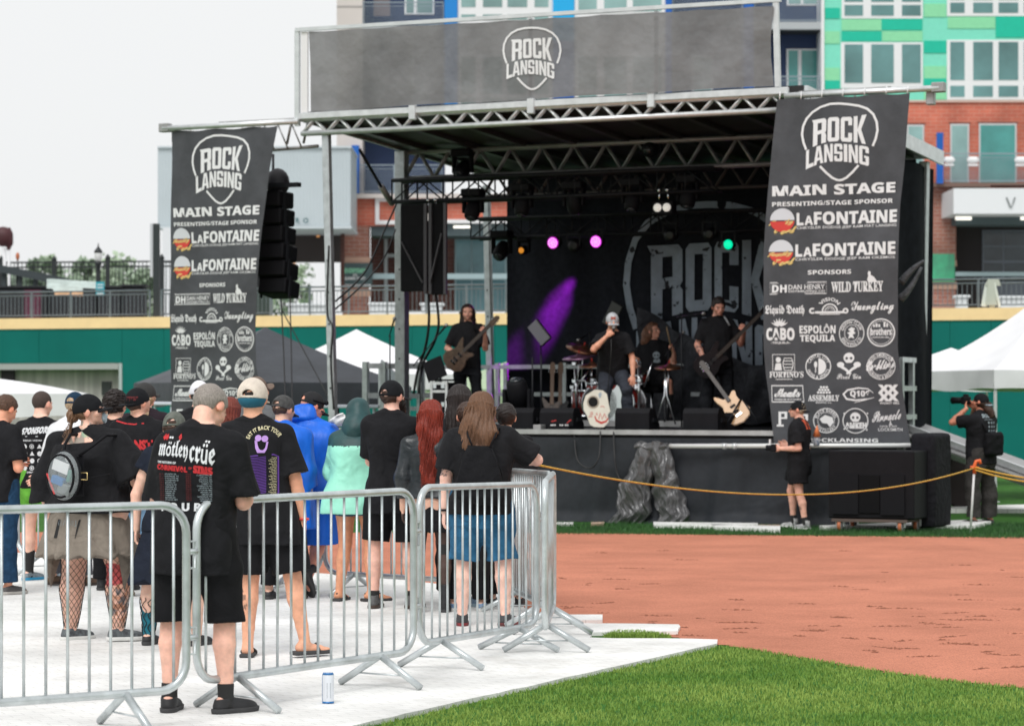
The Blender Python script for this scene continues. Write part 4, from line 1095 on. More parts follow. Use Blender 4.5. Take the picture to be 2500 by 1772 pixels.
window((1920,-60,2000,14), [(1925,-60,1955,10),(1962,-60,1995,10)], YB+1.38, GLASSL)
window((1920,120,2000,222), [(1925,124,1948,222),(1957,124,1996,222)], YB+1.38, GLASSG)
window((1690,136,1740,300), [(1694,140,1736,296)], YB+1.38, GLASSL)
BRL = mat('balcony_rail', (.26,.31,.35), .5, .3)
def balcony(x0, x1, ytop, ybot, slab, Y=YB, gap=5.6):
    q = MB(); fb(q, x0, ytop, x1, ytop+3, Y=Y, d=.06); fb(q, x0, ytop+9, x1, ytop+10.5, Y=Y, d=.05); fb(q, x0, ybot-5, x1, ybot-2.5, Y=Y, d=.05)
    for x in (x0, x1-2): fb(q, x, ytop+3, x+2, ybot, Y=Y-.01, d=.05)
    b = q.build('balcony', BRL, AB); q = MB(); x = x0+gap
    while x < x1-3: fb(q, x, ytop+10.5, x+1.1, ybot-5, Y=Y+.01, d=.03); x += gap
    q.build('bars', BRL, b)
    if slab: q = MB(); fb(q, x0-2, ybot, x1+2, ybot+slab, Y=Y-.02, d=1.5); q.build('slab', SLAB, b)
balcony(886,1083,5,64,10); balcony(886,1083,208,286,10); balcony(1642,1814,-30,62,0); balcony(1642,1814,178,240,10)
balcony(1842,2003,-18,54,18); balcony(1842,2003,186,240,10)
fpart('soffit', mat('soffit_dark', (.02,.024,.03), .8), AB, [(1842,73,2004,76)], YB+.3, 1.2)
fpart('wall', BLUED, AB, [(858,355,876,474)], YB-.5, .6)
balcony(876,962,402,472,0, YB-.3); balcony(962,1080,402,472,0, YB-.3)
fpart('floor_band', BEIGE, AB, [(860,473,1240,484)], YB-.5, 1.5)
fpart('wall', BRICK, AB, [(862,484,1000,552),(1000,484,1262,536)], YB-.2, 1)
fpart('frame_panel', WHT, AB, [(916,484.5,1000,492),(916,492,926,538),(990,492,1000,538),(916,538,1000,548)], YB-.3, .09)
fpart('lintel', WHT, AB, [(1062,536,1262,545)], YB-.4, .5)
fpart('soffit', mat('soffit_teal', (.07,.10,.11), .7), AB, [(905,545.5,1262,576)], YB-.1, 2)
fpart('downlight', mat('downlight', (.9,.88,.8), .4, emit=(1,.95,.85), es=.9), AB, [(1107,551,1148,557)], YB-.16, .05)
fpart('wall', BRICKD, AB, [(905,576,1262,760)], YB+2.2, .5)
window((1110,584,1262,760), [(1114,587,1150,667),(1153,587,1190,667),(1194,587,1232,667),(1114,684,1150,760),(1153,684,1190,760),(1194,684,1232,760)], YB+2.15, mat('glass_teal_dark', (.10,.22,.25), .15, var=.4, vscale=.4), mat('frame_teal', (.20,.29,.31), .5))
fpart('beam', mat('beam_teal', (.30,.40,.42), .6), AB, [(905,668,1262,681)], YB-.6, .3)
fpart('door_frame', mat('door_grey', (.34,.38,.39), .6), AB, [(938,575,946,760),(946,620,966,628),(970,590,978,760)], YB+2, .2)
fpart('wall', BRICKB, AB, [(832,552,900,641)], YB-.6, 1); fpart('ledge', mat('stone_tan', (.52,.33,.25), .85), AB, [(831,628,902,642)], YB-.65, 1.1)
fpart('wall', BRICKB, AB, [(836,696,898,790)], YB-.6, 1); fpart('ledge', mat('stone_tan'), AB, [(834,706,906,724)], YB-.63, .1)
# game-day sign
sg = thing('wall_sign', 'dark green sign with pale green bar and white lettering on the brick pillar', 'sign', P(868,696,YB-.8))
q = MB(); fb(q, 831,642,909,695, Y=YB-.8, d=.12); q.build('board', mat('sign_dark', (.05,.085,.09), .6), sg)
cv = Canvas(); cv.text(sansb('EVERYDAY'), 842,655,892,667, .02); cv.build('green_lettering', lambda x,y: P(x,y,YB-.83), [mat('sign_green', (.25,.62,.40), .6)], sg)
cv = Canvas(); cv.text(sansb('IS'), 862,669,872,674); cv.text(sansb('GAME DAY!'), 842,676,892,683, .01); cv.build('white_lettering', lambda x,y: P(x,y,YB-.83), [mat('white_paint')], sg)
# green front
fpart('wall', MINT, AB, [(2012,-70,2560,245)], YB, 1.5); fpart('edge_trim', WHT, AB, [(2005,-70,2012.5,245)], YB-.1, 1.5)
til = {GRN:[(2014,77,2050,107),(2014,166,2050,197),(2055,48,2152,75),(2154,77,2252,101),(2256,10,2310,42),(2256,162,2310,192),(2256,218,2310,243),(2314,42,2430,70)],
       TEAL:[(2014,20,2050,46),(2014,197,2050,218),(2152,46,2252,74),(2055,77,2152,101),(2256,100,2310,130),(2256,192,2310,218),(2431,40,2560,92)]}
for m_, rs_ in til.items(): fpart('colour_panel', m_, AB, rs_, YB-.03, .028)
w1 = [(2062,2107),(2127,2182),(2202,2248)]; w2 = [(2320,2355),(2376,2424),(2438,2486),(2500,2545)]
window((2055,-60,2253,46), [(a,y,b,y2) for a,b in w1 for y,y2 in ((-55,5),(13,39))], YB-.02, GLASS)
window((2053,104,2253,216), [(a,109,b,203) for a,b in w1], YB-.02, GLASS)
window((2312,-60,2560,40), [(a,y,b,y2) for a,b in w2 for y,y2 in ((-55,0),(7,32))], YB-.02, GLASS)
window((2312,98,2560,244), [(a,y,b,y2) for a,b in w2 for y,y2 in ((103,196),(210,237))], YB-.02, GLASS)
fpart('cornice', mat('cornice', (.60,.42,.36), .8), AB, [(2090,245,2560,250)], YB-.08, 1.6)
fpart('wall', BRICK, AB, [(1990,250,2560,470)], YB, 1.5)
for r_, gl in (((2214,305,2256,455),GLASSL),((2320,303,2366,452),GLASSL),((2390,302,2482,452),GLASSG)):
    fpart('reveal', mat('reveal', (.16,.06,.045), .9), AB, [(r_[0]-4,r_[1]-4,r_[2]+4,r_[1])], YB-.01, .02)
    window(r_, [(r_[0]+4,r_[1]+4,r_[2]-4,r_[3])], YB-.02, gl, mat('frame_grey', (.55,.55,.56), .6), d=.02)
balcony(2300,2560,374,446,0, YB-.9, 4.6)
fpart('balcony_slab', mat('slab_brown', (.16,.10,.08), .9), AB, [(2262,446,2418,456),(2418,446,2560,452)], YB-.9, 1)
for i,(x0,x1) in enumerate(((2303,2331),(2361,2390),(2477,2506))):
    q = MB(); a, b = P(x0,383,YB-1.0), P(x1,399,YB-1.0); q.box(((a.x+b.x)/2,YB-1.0,(a.z+b.z)/2), (b.x-a.x,.3,a.z-b.z), bev=.09)
    a, b = P(x0+2,401,YB-1.0), P(x1-2,406,YB-1.0); q.box(((a.x+b.x)/2,YB-.97,(a.z+b.z)/2), (b.x-a.x,.2,a.z-b.z), bev=.02)
    tag(q.build('balcony_planter', WHT), ['white planter on the balcony rail, nearest the blue banner','white planter on the balcony rail between the two windows','white planter on the balcony rail at the right edge'][i], 'planter', 'white planters on the brick balcony')
bb = thing('blade_banner', 'narrow upright royal blue banner fixed to the brick front', 'banner', P(2296,448,YB-1))
fpart('sheet', mat('royal_blue', (.0,.09,.40), .5, var=.1), bb, [(2287,324,2303,448)], YB-1.1, .08); fpart('bracket', IRON, bb, [(2284,330,2306,332),(2284,440,2306,442)], YB-1.0, .06)
fpart('wall', BRICKB, AB, [(2262,456,2334,640)], YB-.4, 1); fpart('ledge', mat('stone_tan'), AB, [(2260,636,2336,650)], YB-.45, .2)
fpart('wall', BRICKB, AB, [(2262,700,2334,790)], YB-.4, 1); fpart('ledge', mat('stone_tan'), AB, [(2260,688,2336,706)], YB-.45, .2)
mu_ = thing('mural_board', 'bright green picture board fixed to the brick pillar, right', 'sign', P(2300,690,YB-.6))
fpart('board', mat('mural', (.06,.48,.24), .6, var=.75, vscale=1.1, col2=(.05,.16,.11)), mu_, [(2268,620,2331,688)], YB-.62, .1)
cp = thing('canopy_sign', 'long white entrance canopy with a large letter V on its front', 'sign', P(2420,525,YB-3))
fpart('fascia', mat('canopy_white', (.72,.74,.76), .5), cp, [(2328,460,2620,522)], YB-3.2, 3.4)
cv = Canvas(); cv.poly([(2455,482),(2459,482),(2468.6,505),(2467,508),(2465,508)]); cv.poly([(2476,482),(2480,482),(2470,508),(2468.2,508),(2469.2,505)])
cv.build('lettering', lambda x,y: P(x,y,YB-3.24), [mat('letter_grey', (.18,.20,.20), .5)], cp)
fpart('beam', mat('soffit_teal'), AB, [(2334,523,2620,548)], YB-1.5, 1.6)
fpart('downlight', mat('downlight'), AB, [(2333,530,2372,537),(2492,530,2530,537)], YB-1.56, .05)
fpart('wall', mat('dark_wall', (.016,.013,.014), .8), AB, [(2334,548,2620,790)], YB+1, .4)
window((2398,562,2620,790), [(2402,566,2448,600),(2452,566,2620,600),(2402,604,2448,636),(2452,604,2620,636),(2402,642,2448,690),(2452,642,2620,690)], YB+.98, mat('glass_night', (.035,.05,.06), .12, var=.6, vscale=.5), mat('frame_slate', (.12,.14,.17), .5))
fpart('beam', mat('beam_teal'), AB, [(2334,664,2620,674)], YB-.9, .2)
fpart('wall', DARK, AB, [(1240,320,2262,790)], YB+2.5, .3)
# corrugated pavilion
PV = thing('pavilion', 'pale corrugated metal upper storey on columns with letters R O', 'building', (P(620,780,100).x,100,FLZ))
mc = mat('corrugated', (.47,.53,.56), .5, .1, var=.05, vscale=.4); t = mc.node_tree; tc = t.nodes.new('ShaderNodeTexCoord'); wv = t.nodes.new('ShaderNodeTexWave'); wv.inputs['Scale'].default_value = 2.6; t.links.new(tc.outputs['Object'], wv.inputs[0]); bp = t.nodes.new('ShaderNodeBump'); bp.inputs['Distance'].default_value=.06; bp.inputs['Strength'].default_value=.25; t.links.new(wv.outputs[1], bp.inputs['Height']); t.links.new(bp.outputs[0], t.nodes['Principled BSDF'].inputs['Normal'])
fpart('wall', mc, PV, [(385,362,856,551)], 98, 4); fpart('coping', mat('coping', (.52,.58,.61), .5), PV, [(384,357,858,361.5)], 97.9, 4.1); fpart('edge_trim', mat('coping'), PV, [(384,551.5,858,558)], 97.9, 4.1)
fpart('soffit', mat('soffit_brown', (.035,.028,.027), .8), PV, [(400,558.5,832,640)], 102, .3)
fpart('soffit_light', mat('amber_light', (.5,.25,.1), .5, emit=(1,.45,.15), es=.35), PV, [(724,561,733,565),(773,575,780,579),(716,640,722,644)], 101.9, .05)
for ch_,x_,x2_ in (('R',722,732),('O',740,753)): cv = Canvas(); cv.text(ch_, x_,532,x2_,545, .03); cv.build('letter', lambda x,y: P(x,y,97.85), [mat('letter_teal', (.03,.11,.12), .5)], PV)
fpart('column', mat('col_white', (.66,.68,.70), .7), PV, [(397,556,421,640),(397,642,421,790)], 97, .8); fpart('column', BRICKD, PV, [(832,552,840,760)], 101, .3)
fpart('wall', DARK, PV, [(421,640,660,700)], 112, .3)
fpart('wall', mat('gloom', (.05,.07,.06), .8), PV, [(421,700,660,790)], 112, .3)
# ------------------------------------------------------------------ trees
LEAF = [mat('leaf_dark', (.20,.26,.20), .7, var=.5, vscale=.8), mat('leaf_mid', (.27,.35,.25), .7, var=.5, vscale=.8), mat('leaf_pale', (.36,.45,.32), .7, var=.4, vscale=.8)]  # distance haze is put into the leaf colours, paled and greyed
BARK = mat('bark', (.06,.05,.04), .9, var=.3)
def tree(px, ytop, Y, wpx, label, m, seed, n=900, base=2.0, shape=1.0):
    r = np.random.RandomState(seed); top = P(px, ytop, Y); s = F/Y; R0 = wpx/s/2*1.45; H = top.z-base
    t_ = thing('tree', label, 'tree', (top.x,Y,base), group='trees beyond the terrace')
    q = MB(); q.tube([(top.x,Y,base),(top.x+.1,Y,base+H*.5),(top.x,Y,base+H*.85)], [.16,.10,.03], 7)
    for i in range(7):
        z = base+H*(.35+.07*i); a = r.uniform(0,6.28); q.tube([(top.x,Y,z),(top.x+math.cos(a)*R0*.6,Y+math.sin(a)*R0*.6,z+H*.16)], [.05,.015], 5)
    q.build('trunk', BARK, t_)
    cl = []
    for i in range(40):
        u = r.uniform(.1,1); rr = R0*math.sqrt(max(.04,1-(u*.9)**2.2*shape))*r.uniform(.2,1); a = r.uniform(0,6.28)
        cl.append((top.x+math.cos(a)*rr, Y+math.sin(a)*rr, base+H*(.12+.86*u), R0*r.uniform(.16,.34)))
    cl.append((top.x,Y,top.z-.25,.28))
    V = []; Fc = []; k = 0
    for i in range(n):
        c = cl[r.randint(len(cl))]; d = r.normal(size=3); d /= np.linalg.norm(d); p = np.array(c[:3])+d*c[3]*r.uniform(.4,1.1)
        a = r.normal(size=3); a /= np.linalg.norm(a); b = np.cross(a, r.normal(size=3)); b /= np.linalg.norm(b); L = r.uniform(.10,.24)
        for w_ in (a*L, b*L*.6, -a*L, -b*L*.6): V.append(tuple(p+w_))
        Fc.append((k,k+1,k+2,k+3)); k += 4
    link_mesh('crown', V, Fc, m, t_)
for i,(px,yt,Y,wp,sd_,lab) in enumerate(((95,632,118,70,1,'narrow pointed tree left of the black lamp'),(122,624,122,64,2,'tallest tree behind the iron fence, left of the lamp'),(60,668,112,150,3,'low dark tree behind the sloping walkway'),(205,630,120,60,4,'slim tree just left of the street lamp'),(160,690,112,150,5,'low bushy tree behind the vinyl banner'),(300,638,116,130,6,'broad tree right of the street lamp'),(345,660,112,140,7,'rounded tree next to the tall dark column'),(268,660,114,100,8,'mid-green tree between lamp and column'),(232,664,126,120,9,'faint tree behind the street lamp'),(10,680,114,150,10,'dark tree at the left edge behind the horse sculpture'),(402,668,118,60,12,'tree partly behind the white column'))):
    tree(px, yt, Y, wp, lab, LEAF[[1,2,0,1,1,2,1,2,2,0,1][i]], sd_, 1500)
for i,(px,yt,Y,wp,sd_,lab) in enumerate(((690,636,150,70,21,'bright green tree seen under the metal storey, left'),(735,648,146,64,22,'loose green tree seen under the metal storey, right'),(712,684,136,110,23,'low tree filling the bottom of the gap under the metal storey'))):
    tree(px, yt, Y, wp, lab, LEAF[2 if i<2 else 1], sd_, 620, base=1.0)
# ------------------------------------------------------------------ stage
SO, SU, SW = Vector((-2.88,36.3,0)), Vector((.899,-.438,0)), Vector((.438,.899,0))
def S(u, w, z): return SO+SU*u+SW*w+Vector((0,0,z))
SR = Matrix((SU,SW,Vector((0,0,1)))).transposed()
SANG = math.atan2(SU.y, SU.x)
def SP(px, w): 
    "u on the stage line w metres back that shows at this column"
    k = (px-HX)/F; A = SO+SW*w; return (k*A.y-A.x)/(SU.x-k*SU.y)
def sz(px, py, w): return EYE-(py-HY)*S(SP(px,w),w,0).y/F
def sbox(q, u0,u1,w0,w1,z0,z1, bev=0): return q.box(S((u0+u1)/2,(w0+w1)/2,(z0+z1)/2), (abs(u1-u0),abs(w1-w0),abs(z1-z0)), SR, bev)
WID, DEP, DK = 6.95, 5.8, 1.18
ALU = mat('aluminium', (.66,.68,.69), .38, .55, var=.12, vscale=8); ALUD = mat('aluminium_dull', (.36,.36,.36), .5, .5, var=.15, vscale=6)
BLKM = mat('black_metal', (.012,.013,.016), .5, 0, var=.2, spec=.25); BLKP = mat('black_plastic', (.008,.008,.010), .6, var=.2, spec=.15); CLOTHB = fabric('stage_black', (.017,.020,.025), .6, .15, .7, .35, 1.3, .05)
CHROME = mat('chrome', (.75,.77,.8), .15, 1.0)
st = thing('stage_deck', 'raised black stage deck with a pale metal front edge', 'stage', S(WID/2,DEP/2,0), SANG)
q = MB(); sbox(q, 0,WID,0,DEP,DK-.14,DK); q.build('floor_panel', mat('deck_black', (.012,.012,.014), .5, var=.4, vscale=3, spec=.2), st)
q = MB(); sbox(q, -.05,WID+.05,-.05,-.003,DK-.05,DK+.012); q.build('edge_trim', mat('edge_alu', (.40,.41,.41), .5, .3, var=.2, vscale=6), st)
for w in (.3,DEP-.3):
    for u in (.2,2.4,4.6,WID-.2):
        q = MB(); sbox(q,u-.05,u+.05,w-.05,w+.05,0,DK-.14); q.build('leg', ALUD, st)
# front skirt with folds
def sheet(nu, nv, fn): 
    V = [fn(i/nu, j/nv) for j in range(nv+1) for i in range(nu+1)]; Fc = [(j*(nu+1)+i, j*(nu+1)+i+1, (j+1)*(nu+1)+i+1, (j+1)*(nu+1)+i) for j in range(nv) for i in range(nu)]
    return V, Fc
r_ = np.random.RandomState(3); kk = r_.uniform(0,6,12)
def skirt(a, b):
    z = (DK-.09)*(1-b); u = -.3+a*(WID+1.35)
    fl = .03*math.sin(u*5.1+kk[0]+1.2*math.sin(u*1.9+b))+.022*math.sin(u*11+kk[1]+b*2)+.012*math.sin(u*23+b*3.1)
    fl *= .25+.75*b; diag = .035*math.sin((u*1.3+b*1.4)*3.3+kk[2])*math.sin(b*math.pi)
    return S(u, -.07-.05*b-(.10*max(0,b-.88)/.12)*(1+.5*math.sin(u*4))+fl+diag, max(.006,z))
V, Fc = sheet(220, 26, skirt); sk = link_mesh('stage_skirt', V, Fc, CLOTHB, None, True); tag(sk, 'black cloth skirt hanging along the front of the stage', 'skirt')
# trusses
def truss(name, label, a, b, h, dep, per, rc, rw, m, cat='truss', group=None, vert=False):
    t_ = thing(name, label, cat, a, group=group); d = (b-a); L = d.length; d.normalize(); n = Vector((-d.y,d.x,0)).normalized()
    for k0 in (0,1):
        for k1 in (0,1):
            o = n*dep*k0+Vector((0,0,h*k1)); q = MB(); q.tube([a+o,b+o], rc, 8); q.build('chord', m, t_)
    q = MB(); N = max(2,int(round(L/per)))
    for k0 in (0,1):
        for i in range(N):
            p0, p1, p2 = (a+d*(L*(i+f)/N)+n*dep*k0 for f in (0,.5,1))
            if vert:
                q.tube([p0,p0+Vector((0,0,h))], rw, 6)
                q.tube([p0+Vector((0,0,h if i%2 else 0)), p2+Vector((0,0,0 if i%2 else h))], rw*.8, 6)
            else:
                q.tube([p0,p1+Vector((0,0,h))], rw, 6); q.tube([p1+Vector((0,0,h)),p2], rw, 6)
    for z in (0,h):
        for i in range(N+1):
            p0 = a+d*(L*i/N)+Vector((0,0,z)); q.tube([p0,p0+n*dep], rw*.8, 5)
    q.build('webbing', m, t_); return t_
truss('roof_truss', 'bright aluminium zig-zag truss along the front roof edge', S(.0,.02,5.20), S(WID+.05,.02,5.20), .19, .05, .40, .034, .017, ALU)
q = MB(); sbox(q, -.02,WID+.1,-.05,.01,5.385,5.475, .01); o = q.build('roof_beam', ALU); tag(move_origin(o, S(WID/2,0,5.385)), 'thick pale beam on top of the front roof truss', 'beam')
truss('roof_truss', 'dull grey zig-zag truss across the middle of the stage roof', S(.0,2.95,4.80), S(WID,2.95,4.80), .38, .05, .48, .034, .018, ALUD)
truss('roof_truss', 'dim grey truss at the back of the stage roof', S(.3,4.9,4.66), S(WID,4.9,4.66), .34, .05, .48, .026, .014, mat('alu_dim', (.13,.12,.12), .6, .3))
truss('light_truss', 'black front lighting truss hanging under the stage roof', S(SP(957,2.3),2.3,4.41), S(SP(1742,2.3),2.3,4.41), .31, .30, .42, .030, .014, BLKM, group='black lighting trusses', vert=True)
truss('light_truss', 'black rear lighting truss with purple lamps under it', S(.42,4.3,3.99), S(6.7,4.3,3.99), .29, .30, .42, .024, .012, BLKM, group='black lighting trusses', vert=True)
# roof
rf = thing('stage_roof', 'large flat stage canopy roof with dark ribbed underside', 'roof', S(WID/2,DEP/2,5.0), SANG)
def rz(w): return 5.43-.36*w/6.1
q = MB()
for u in (-.02,WID+.12):
    pass
a = [S(-.05,.23,rz(.2)),S(WID+.2,.23,rz(.2)),S(WID+.2,6.1,rz(6.1)),S(-.05,6.1,rz(6.1))]
q.add(a+[p+Vector((0,0,.10)) for p in a], [(3,2,1,0),(4,5,6,7),(0,1,5,4),(1,2,6,5),(2,3,7,6),(3,0,4,7)]); q.build('roof_panel', mat('roof_under', (.018,.016,.017), .6, var=.5, vscale=2), rf)
for i in range(9):
    u = .35+i*.8; q = MB(); q.bar(S(u,.3,rz(.3)-.035), S(u,6.0,rz(6.0)-.035), .10, .065); q.build('rib', mat('rib', (.05,.048,.052), .5, .2), rf)
q = MB(); q.bar(S(WID+.23,.25,rz(.25)+.0), S(WID+.23,6.1,rz(6.1)+.0), .05, .20); q.build('edge_trim', ALU, rf)
q = MB(); q.bar(S(-.08,.25,rz(.25)+.03), S(-.08,6.1,rz(6.1)+.03), .05, .14); q.build('edge_trim', ALUD, rf)
# posts
def post(name, label, a, b, wd, m=GALV, holes=6):
    t_ = thing(name, label, 'post', (a[0],a[1],a[2])); q = MB(); q.bar(a, b, wd, wd, up=SW, bev=.008); q.build('shaft', m, t_)
    q = MB(); a = Vector(a); b = Vector(b); q.box(a+Vector((0,0,.02)), (wd*2,wd*2,.04), SR); q.build('foot_plate', m, t_)
    q = MB()
    for i in range(holes):
        p = a.lerp(b, .25+.5*i/holes)-SW*(wd*.5+.002); q.lathe([(.014,0),(.014,.004)], p, 8, Matrix.Rotation(R_(90),3,'X'))
    q.build('pin_hole', BLKM, t_)
post('roof_post', 'slim grey post leaning at the front left of the stage', S(SP(819,-.1),-.1,0), S(SP(797,.1),.1,5.19), .10)
post('roof_post', 'thick grey column at the left side of the stage, half way back', S(SP(982,2.9),2.9,0), S(SP(981,2.9),2.9,5.2), .16, GALV)
post('roof_post', 'grey post at the back left corner behind the guitarist', S(SP(1203,5.75),5.75,0), S(SP(1188,5.75),5.75,4.9), .10)
post('roof_post', 'grey post at the back right corner beside the sponsor banner', S(SP(2241,5.75),5.75,0), S(SP(2257,5.75),5.75,5.0), .13)
post('roof_post', 'grey post hidden behind the right sponsor banner', S(WID-.05,.1,0), S(WID-.05,.1,5.19), .10)
sl = thing('hydraulic_strut', 'thin dark diagonal strut from roof to the left column', 'strut', S(.1,2.3,4.4))
q = MB(); q.tube([S(SP(878,1.4),1.4,sz(878,366,1.4)), S(SP(934,2.1),2.1,sz(934,462,2.1))], .022, 8); q.build('rod', BLKM, sl)
q = MB(); q.tube([S(SP(930,2.05),2.05,sz(930,455,2.05)), S(SP(957,2.5),2.5,sz(957,497,2.5))], .045, 8); q.build('cylinder', ALUD, sl)
# backdrop with printed words
bd = thing('backdrop', 'black stage backdrop printed with large grey letters ROCK LANSING', 'backdrop', S(WID/2,5.6,DK))
def bfold(u, z): return 5.6+.035*math.sin(u*4.3+.6*math.sin(z*1.3))+.02*math.sin(u*9.7+z*.8)
def bfn(a, b):
    u = SP(1236,5.6)+a*(WID-SP(1236,5.6)); z = 2.02+b*3.0; return S(u, bfold(u,z), z)
V, Fc = sheet(110, 24, bfn); link_mesh('cloth', V, Fc, fabric('backdrop_cloth', (.022,.024,.031), .3, .2, .9, .08, 1.5, .03), bd, True)
def bmap(px, py):
    u = SP(px, 5.55); z = EYE-(py-HY)*S(u,5.55,0).y/F; return S(u, bfold(u,z)-.02, z)
cv = Canvas()
logo(cv, 1733, 760, 2.34, 7.0, None, 1.2)
PRINT = mat('backdrop_print', (.36,.42,.50), .85, var=.15)
t = PRINT.node_tree; b = t.nodes['Principled BSDF']; tc = t.nodes.new('ShaderNodeTexCoord'); n = t.nodes.new('ShaderNodeTexNoise'); n.inputs['Scale'].default_value = 7; n.inputs['Detail'].default_value=5; t.links.new(tc.outputs['Object'], n.inputs[0])
r3 = t.nodes.new('ShaderNodeMapRange'); r3.inputs[1].default_value=.63; r3.inputs[2].default_value=.65; t.links.new(n.outputs[0], r3.inputs[0])
mx_ = t.nodes.new('ShaderNodeMix'); mx_.data_type='RGBA'; t.links.new(r3.outputs[0], mx_.inputs[0]); t.links.new(b.inputs['Base Color'].links[0].from_socket, mx_.inputs[6]); mx_.inputs[7].default_value=(.03,.032,.04,1); t.links.new(mx_.outputs[2], b.inputs['Base Color'])
cv.v = [(x,y) for x,y in cv.v]; cv.build('lettering', bmap, [PRINT], bd)
# loose cloth in front of the backdrop, lower right
def drape(a, b):
    u = SP(1560,5.3)+a*(SP(1930,5.3)-SP(1560,5.3)); tz = np.interp(a,[0,.25,.55,1],[2.95,2.6,2.2,2.0]); z = DK+.05+(tz-DK-.05)*b
    return S(u, 5.33+.08*math.sin(a*17+b*5)+.05*math.sin(a*31-b*9), z+.03*math.sin(a*23))
V, Fc = sheet(60, 16, drape); o = link_mesh('dust_sheet', V, Fc, fabric('dust_sheet', (.06,.062,.072), .8, .3, .8, .2, 3, .08), None, True); tag(o, 'crumpled dark grey sheet hanging behind the drummer', 'sheet')
# side curtain right, rear curtain lower
def side(a, b): w = .55+a*5.5; return S(WID+.12+.04*math.sin(w*5+b), w, DK-.2+b*(5.02-DK+.2-.06*w*.3))
V, Fc = sheet(50, 8, side); o = link_mesh('side_curtain', V, Fc, mat('curtain_black', (.010,.011,.014), .9, var=.3, spec=.05), None, True); tag(o, 'black curtain closing the right side of the stage', 'curtain')
def rear(a, b): u = SP(1236,6.02)+.0+a*(WID+.1-SP(1236,6.02)); return S(u, 6.02+.03*math.sin(u*5), .1+b*4.8)
V, Fc = sheet(60, 6, rear); o = link_mesh('rear_curtain', V, Fc, mat('curtain_black'), None, True); tag(o, 'black curtain across the back of the stage below the printed backdrop', 'curtain')
# guard rails
def guard(label, pts, zs, m=GALV, r=.028, bars=(.0,.45,.9), group='stage guard rails'):
    t_ = thing('guard_rail', label, 'railing', S(*pts[0],DK), group=group)
    for k in bars:
        q = MB(); q.bar(S(*pts[0],DK+.05+k), S(*pts[1],DK+.05+k), r*1.5, r*2); q.build('rail', m, t_)
    for i in range(zs):
        f = i/(zs-1); q = MB(); u = pts[0][0]+(pts[1][0]-pts[0][0])*f; w = pts[0][1]+(pts[1][1]-pts[0][1])*f
        q.bar(S(u,w,DK), S(u,w,DK+.95), r*2, r*2, up=SW); q.build('post', m, t_)
guard('galvanised guard rail along the back of the stage, behind the drum kit', ((SP(1215,5.45),5.45),(SP(1720,5.45),5.45)), 4, GALV, .03, (.0,.42,.84))
guard('galvanised guard rail at the left side of the stage by the thick column', ((SP(893,3.2)+.0,3.2),(SP(1070,3.9),3.9)), 5, GALV, .04, (.05,.40,.84))
guard('galvanised guard rail at the left edge behind the thick column', ((SP(930,4.6),4.6),(SP(1235,5.5),5.5)), 4, GALV, .03, (.2,.84))
guard('galvanised guard rail beside the aluminium ramp', ((SP(2200,4.2),4.2),(SP(2250,5.6),5.6)), 3, GALV, .035, (.1,.5,.9))
o = MB(); o.prism([(0,0),(.5,-.42),(.5,-.62),(0,-.2)], S(SP(930,4.2),4.2,sz(930,878,4.2)), SU, (0,0,1), SW*.05); o = o.build('stair_stringer', mat('stair_grey', (.30,.33,.35), .5, .4)); tag(move_origin(o, S(SP(955,4.2),4.2,DK)), 'grey sloping stair side plate behind the left guard rail', 'stairs')
# header sign
hd = thing('header_sign', 'wide grey mesh header sign above the stage with the ROCK LANSING pick logo', 'sign', S(WID/2,0,5.475))
def hz_top(u): return 6.575-.045*u/WID
FRM = mat('frame_alu', (.62,.65,.66), .4, .4, var=.1)
for u0, nm in ((-.04,'frame_post'),(WID-.04,'frame_post')):
    q = MB(); q.bar(S(u0,-.02,5.30 if u0<0 else 5.48), S(u0-(.0 if u0<0 else .03),-.02,hz_top(u0)+.03), .07, .05, up=SW); q.build(nm, FRM, hd)
q = MB(); q.bar(S(-.06,-.03,hz_top(0)+.035), S(WID,-.03,hz_top(WID)+.035), .05, .05); q.build('top_rail', FRM, hd)
q = MB(); q.bar(S(.07,-.01,5.48), S(.07,-.01,hz_top(0)), .10, .03, up=SW); q.build('white_panel', WHT, hd)
def hmap(px, py, off=.0):
    u = SP(px, -.06); z = EYE-(py-HY)*S(u,-.06,0).y/F
    w = -.06+.022*math.sin(u*2.1+z*1.2)+.010*math.sin(u*6.1-z*3.7)-off; return S(u, w, z)
def hfn(a, b):
    L0 = np.interp(b,[0,.5,1],[758,757,751]); R0 = np.interp(b,[0,.35,.6,1],[1888,1881,1881,1890]); px = L0+a*(R0-L0)
    yb = np.interp(px,[751,1888],[273,210])+1.5*math.sin(a*19); yt = np.interp(px,[751,1890],[77,14])+2.2*abs(math.sin(a*math.pi*9.5)); return hmap(px, yb+(yt-yb)*b)
MESHF = mat('mesh_fabric', (.165,.168,.172), .85, var=.30, vscale=1.1, bump=.6, bscale=2.2, bdist=.10, trans=.055, detail=7)
V, Fc = sheet(120, 14, hfn); fo = link_mesh('fabric', V, Fc, MESHF, hd, True)
cv = Canvas(); logo(cv, 1298, 143, .80, 6); cv.build('lettering', lambda x,y: hmap(x,y,.012), [mat('print_white', (.72,.73,.74), .7)], fo)
for u in (1.75,3.5,5.2):
    q = MB(); q.box(S(u,-.04,5.40), (.10,.07,.20), SR, .01); q.build('clamp', ALU, hd)
q = MB()
for u in (1.7,3.47,5.25): q.bar(S(u,.01,5.45), S(u,.01,hz_top(u)), .05, .03, up=SW)
q.build('rear_stay', FRM, hd)
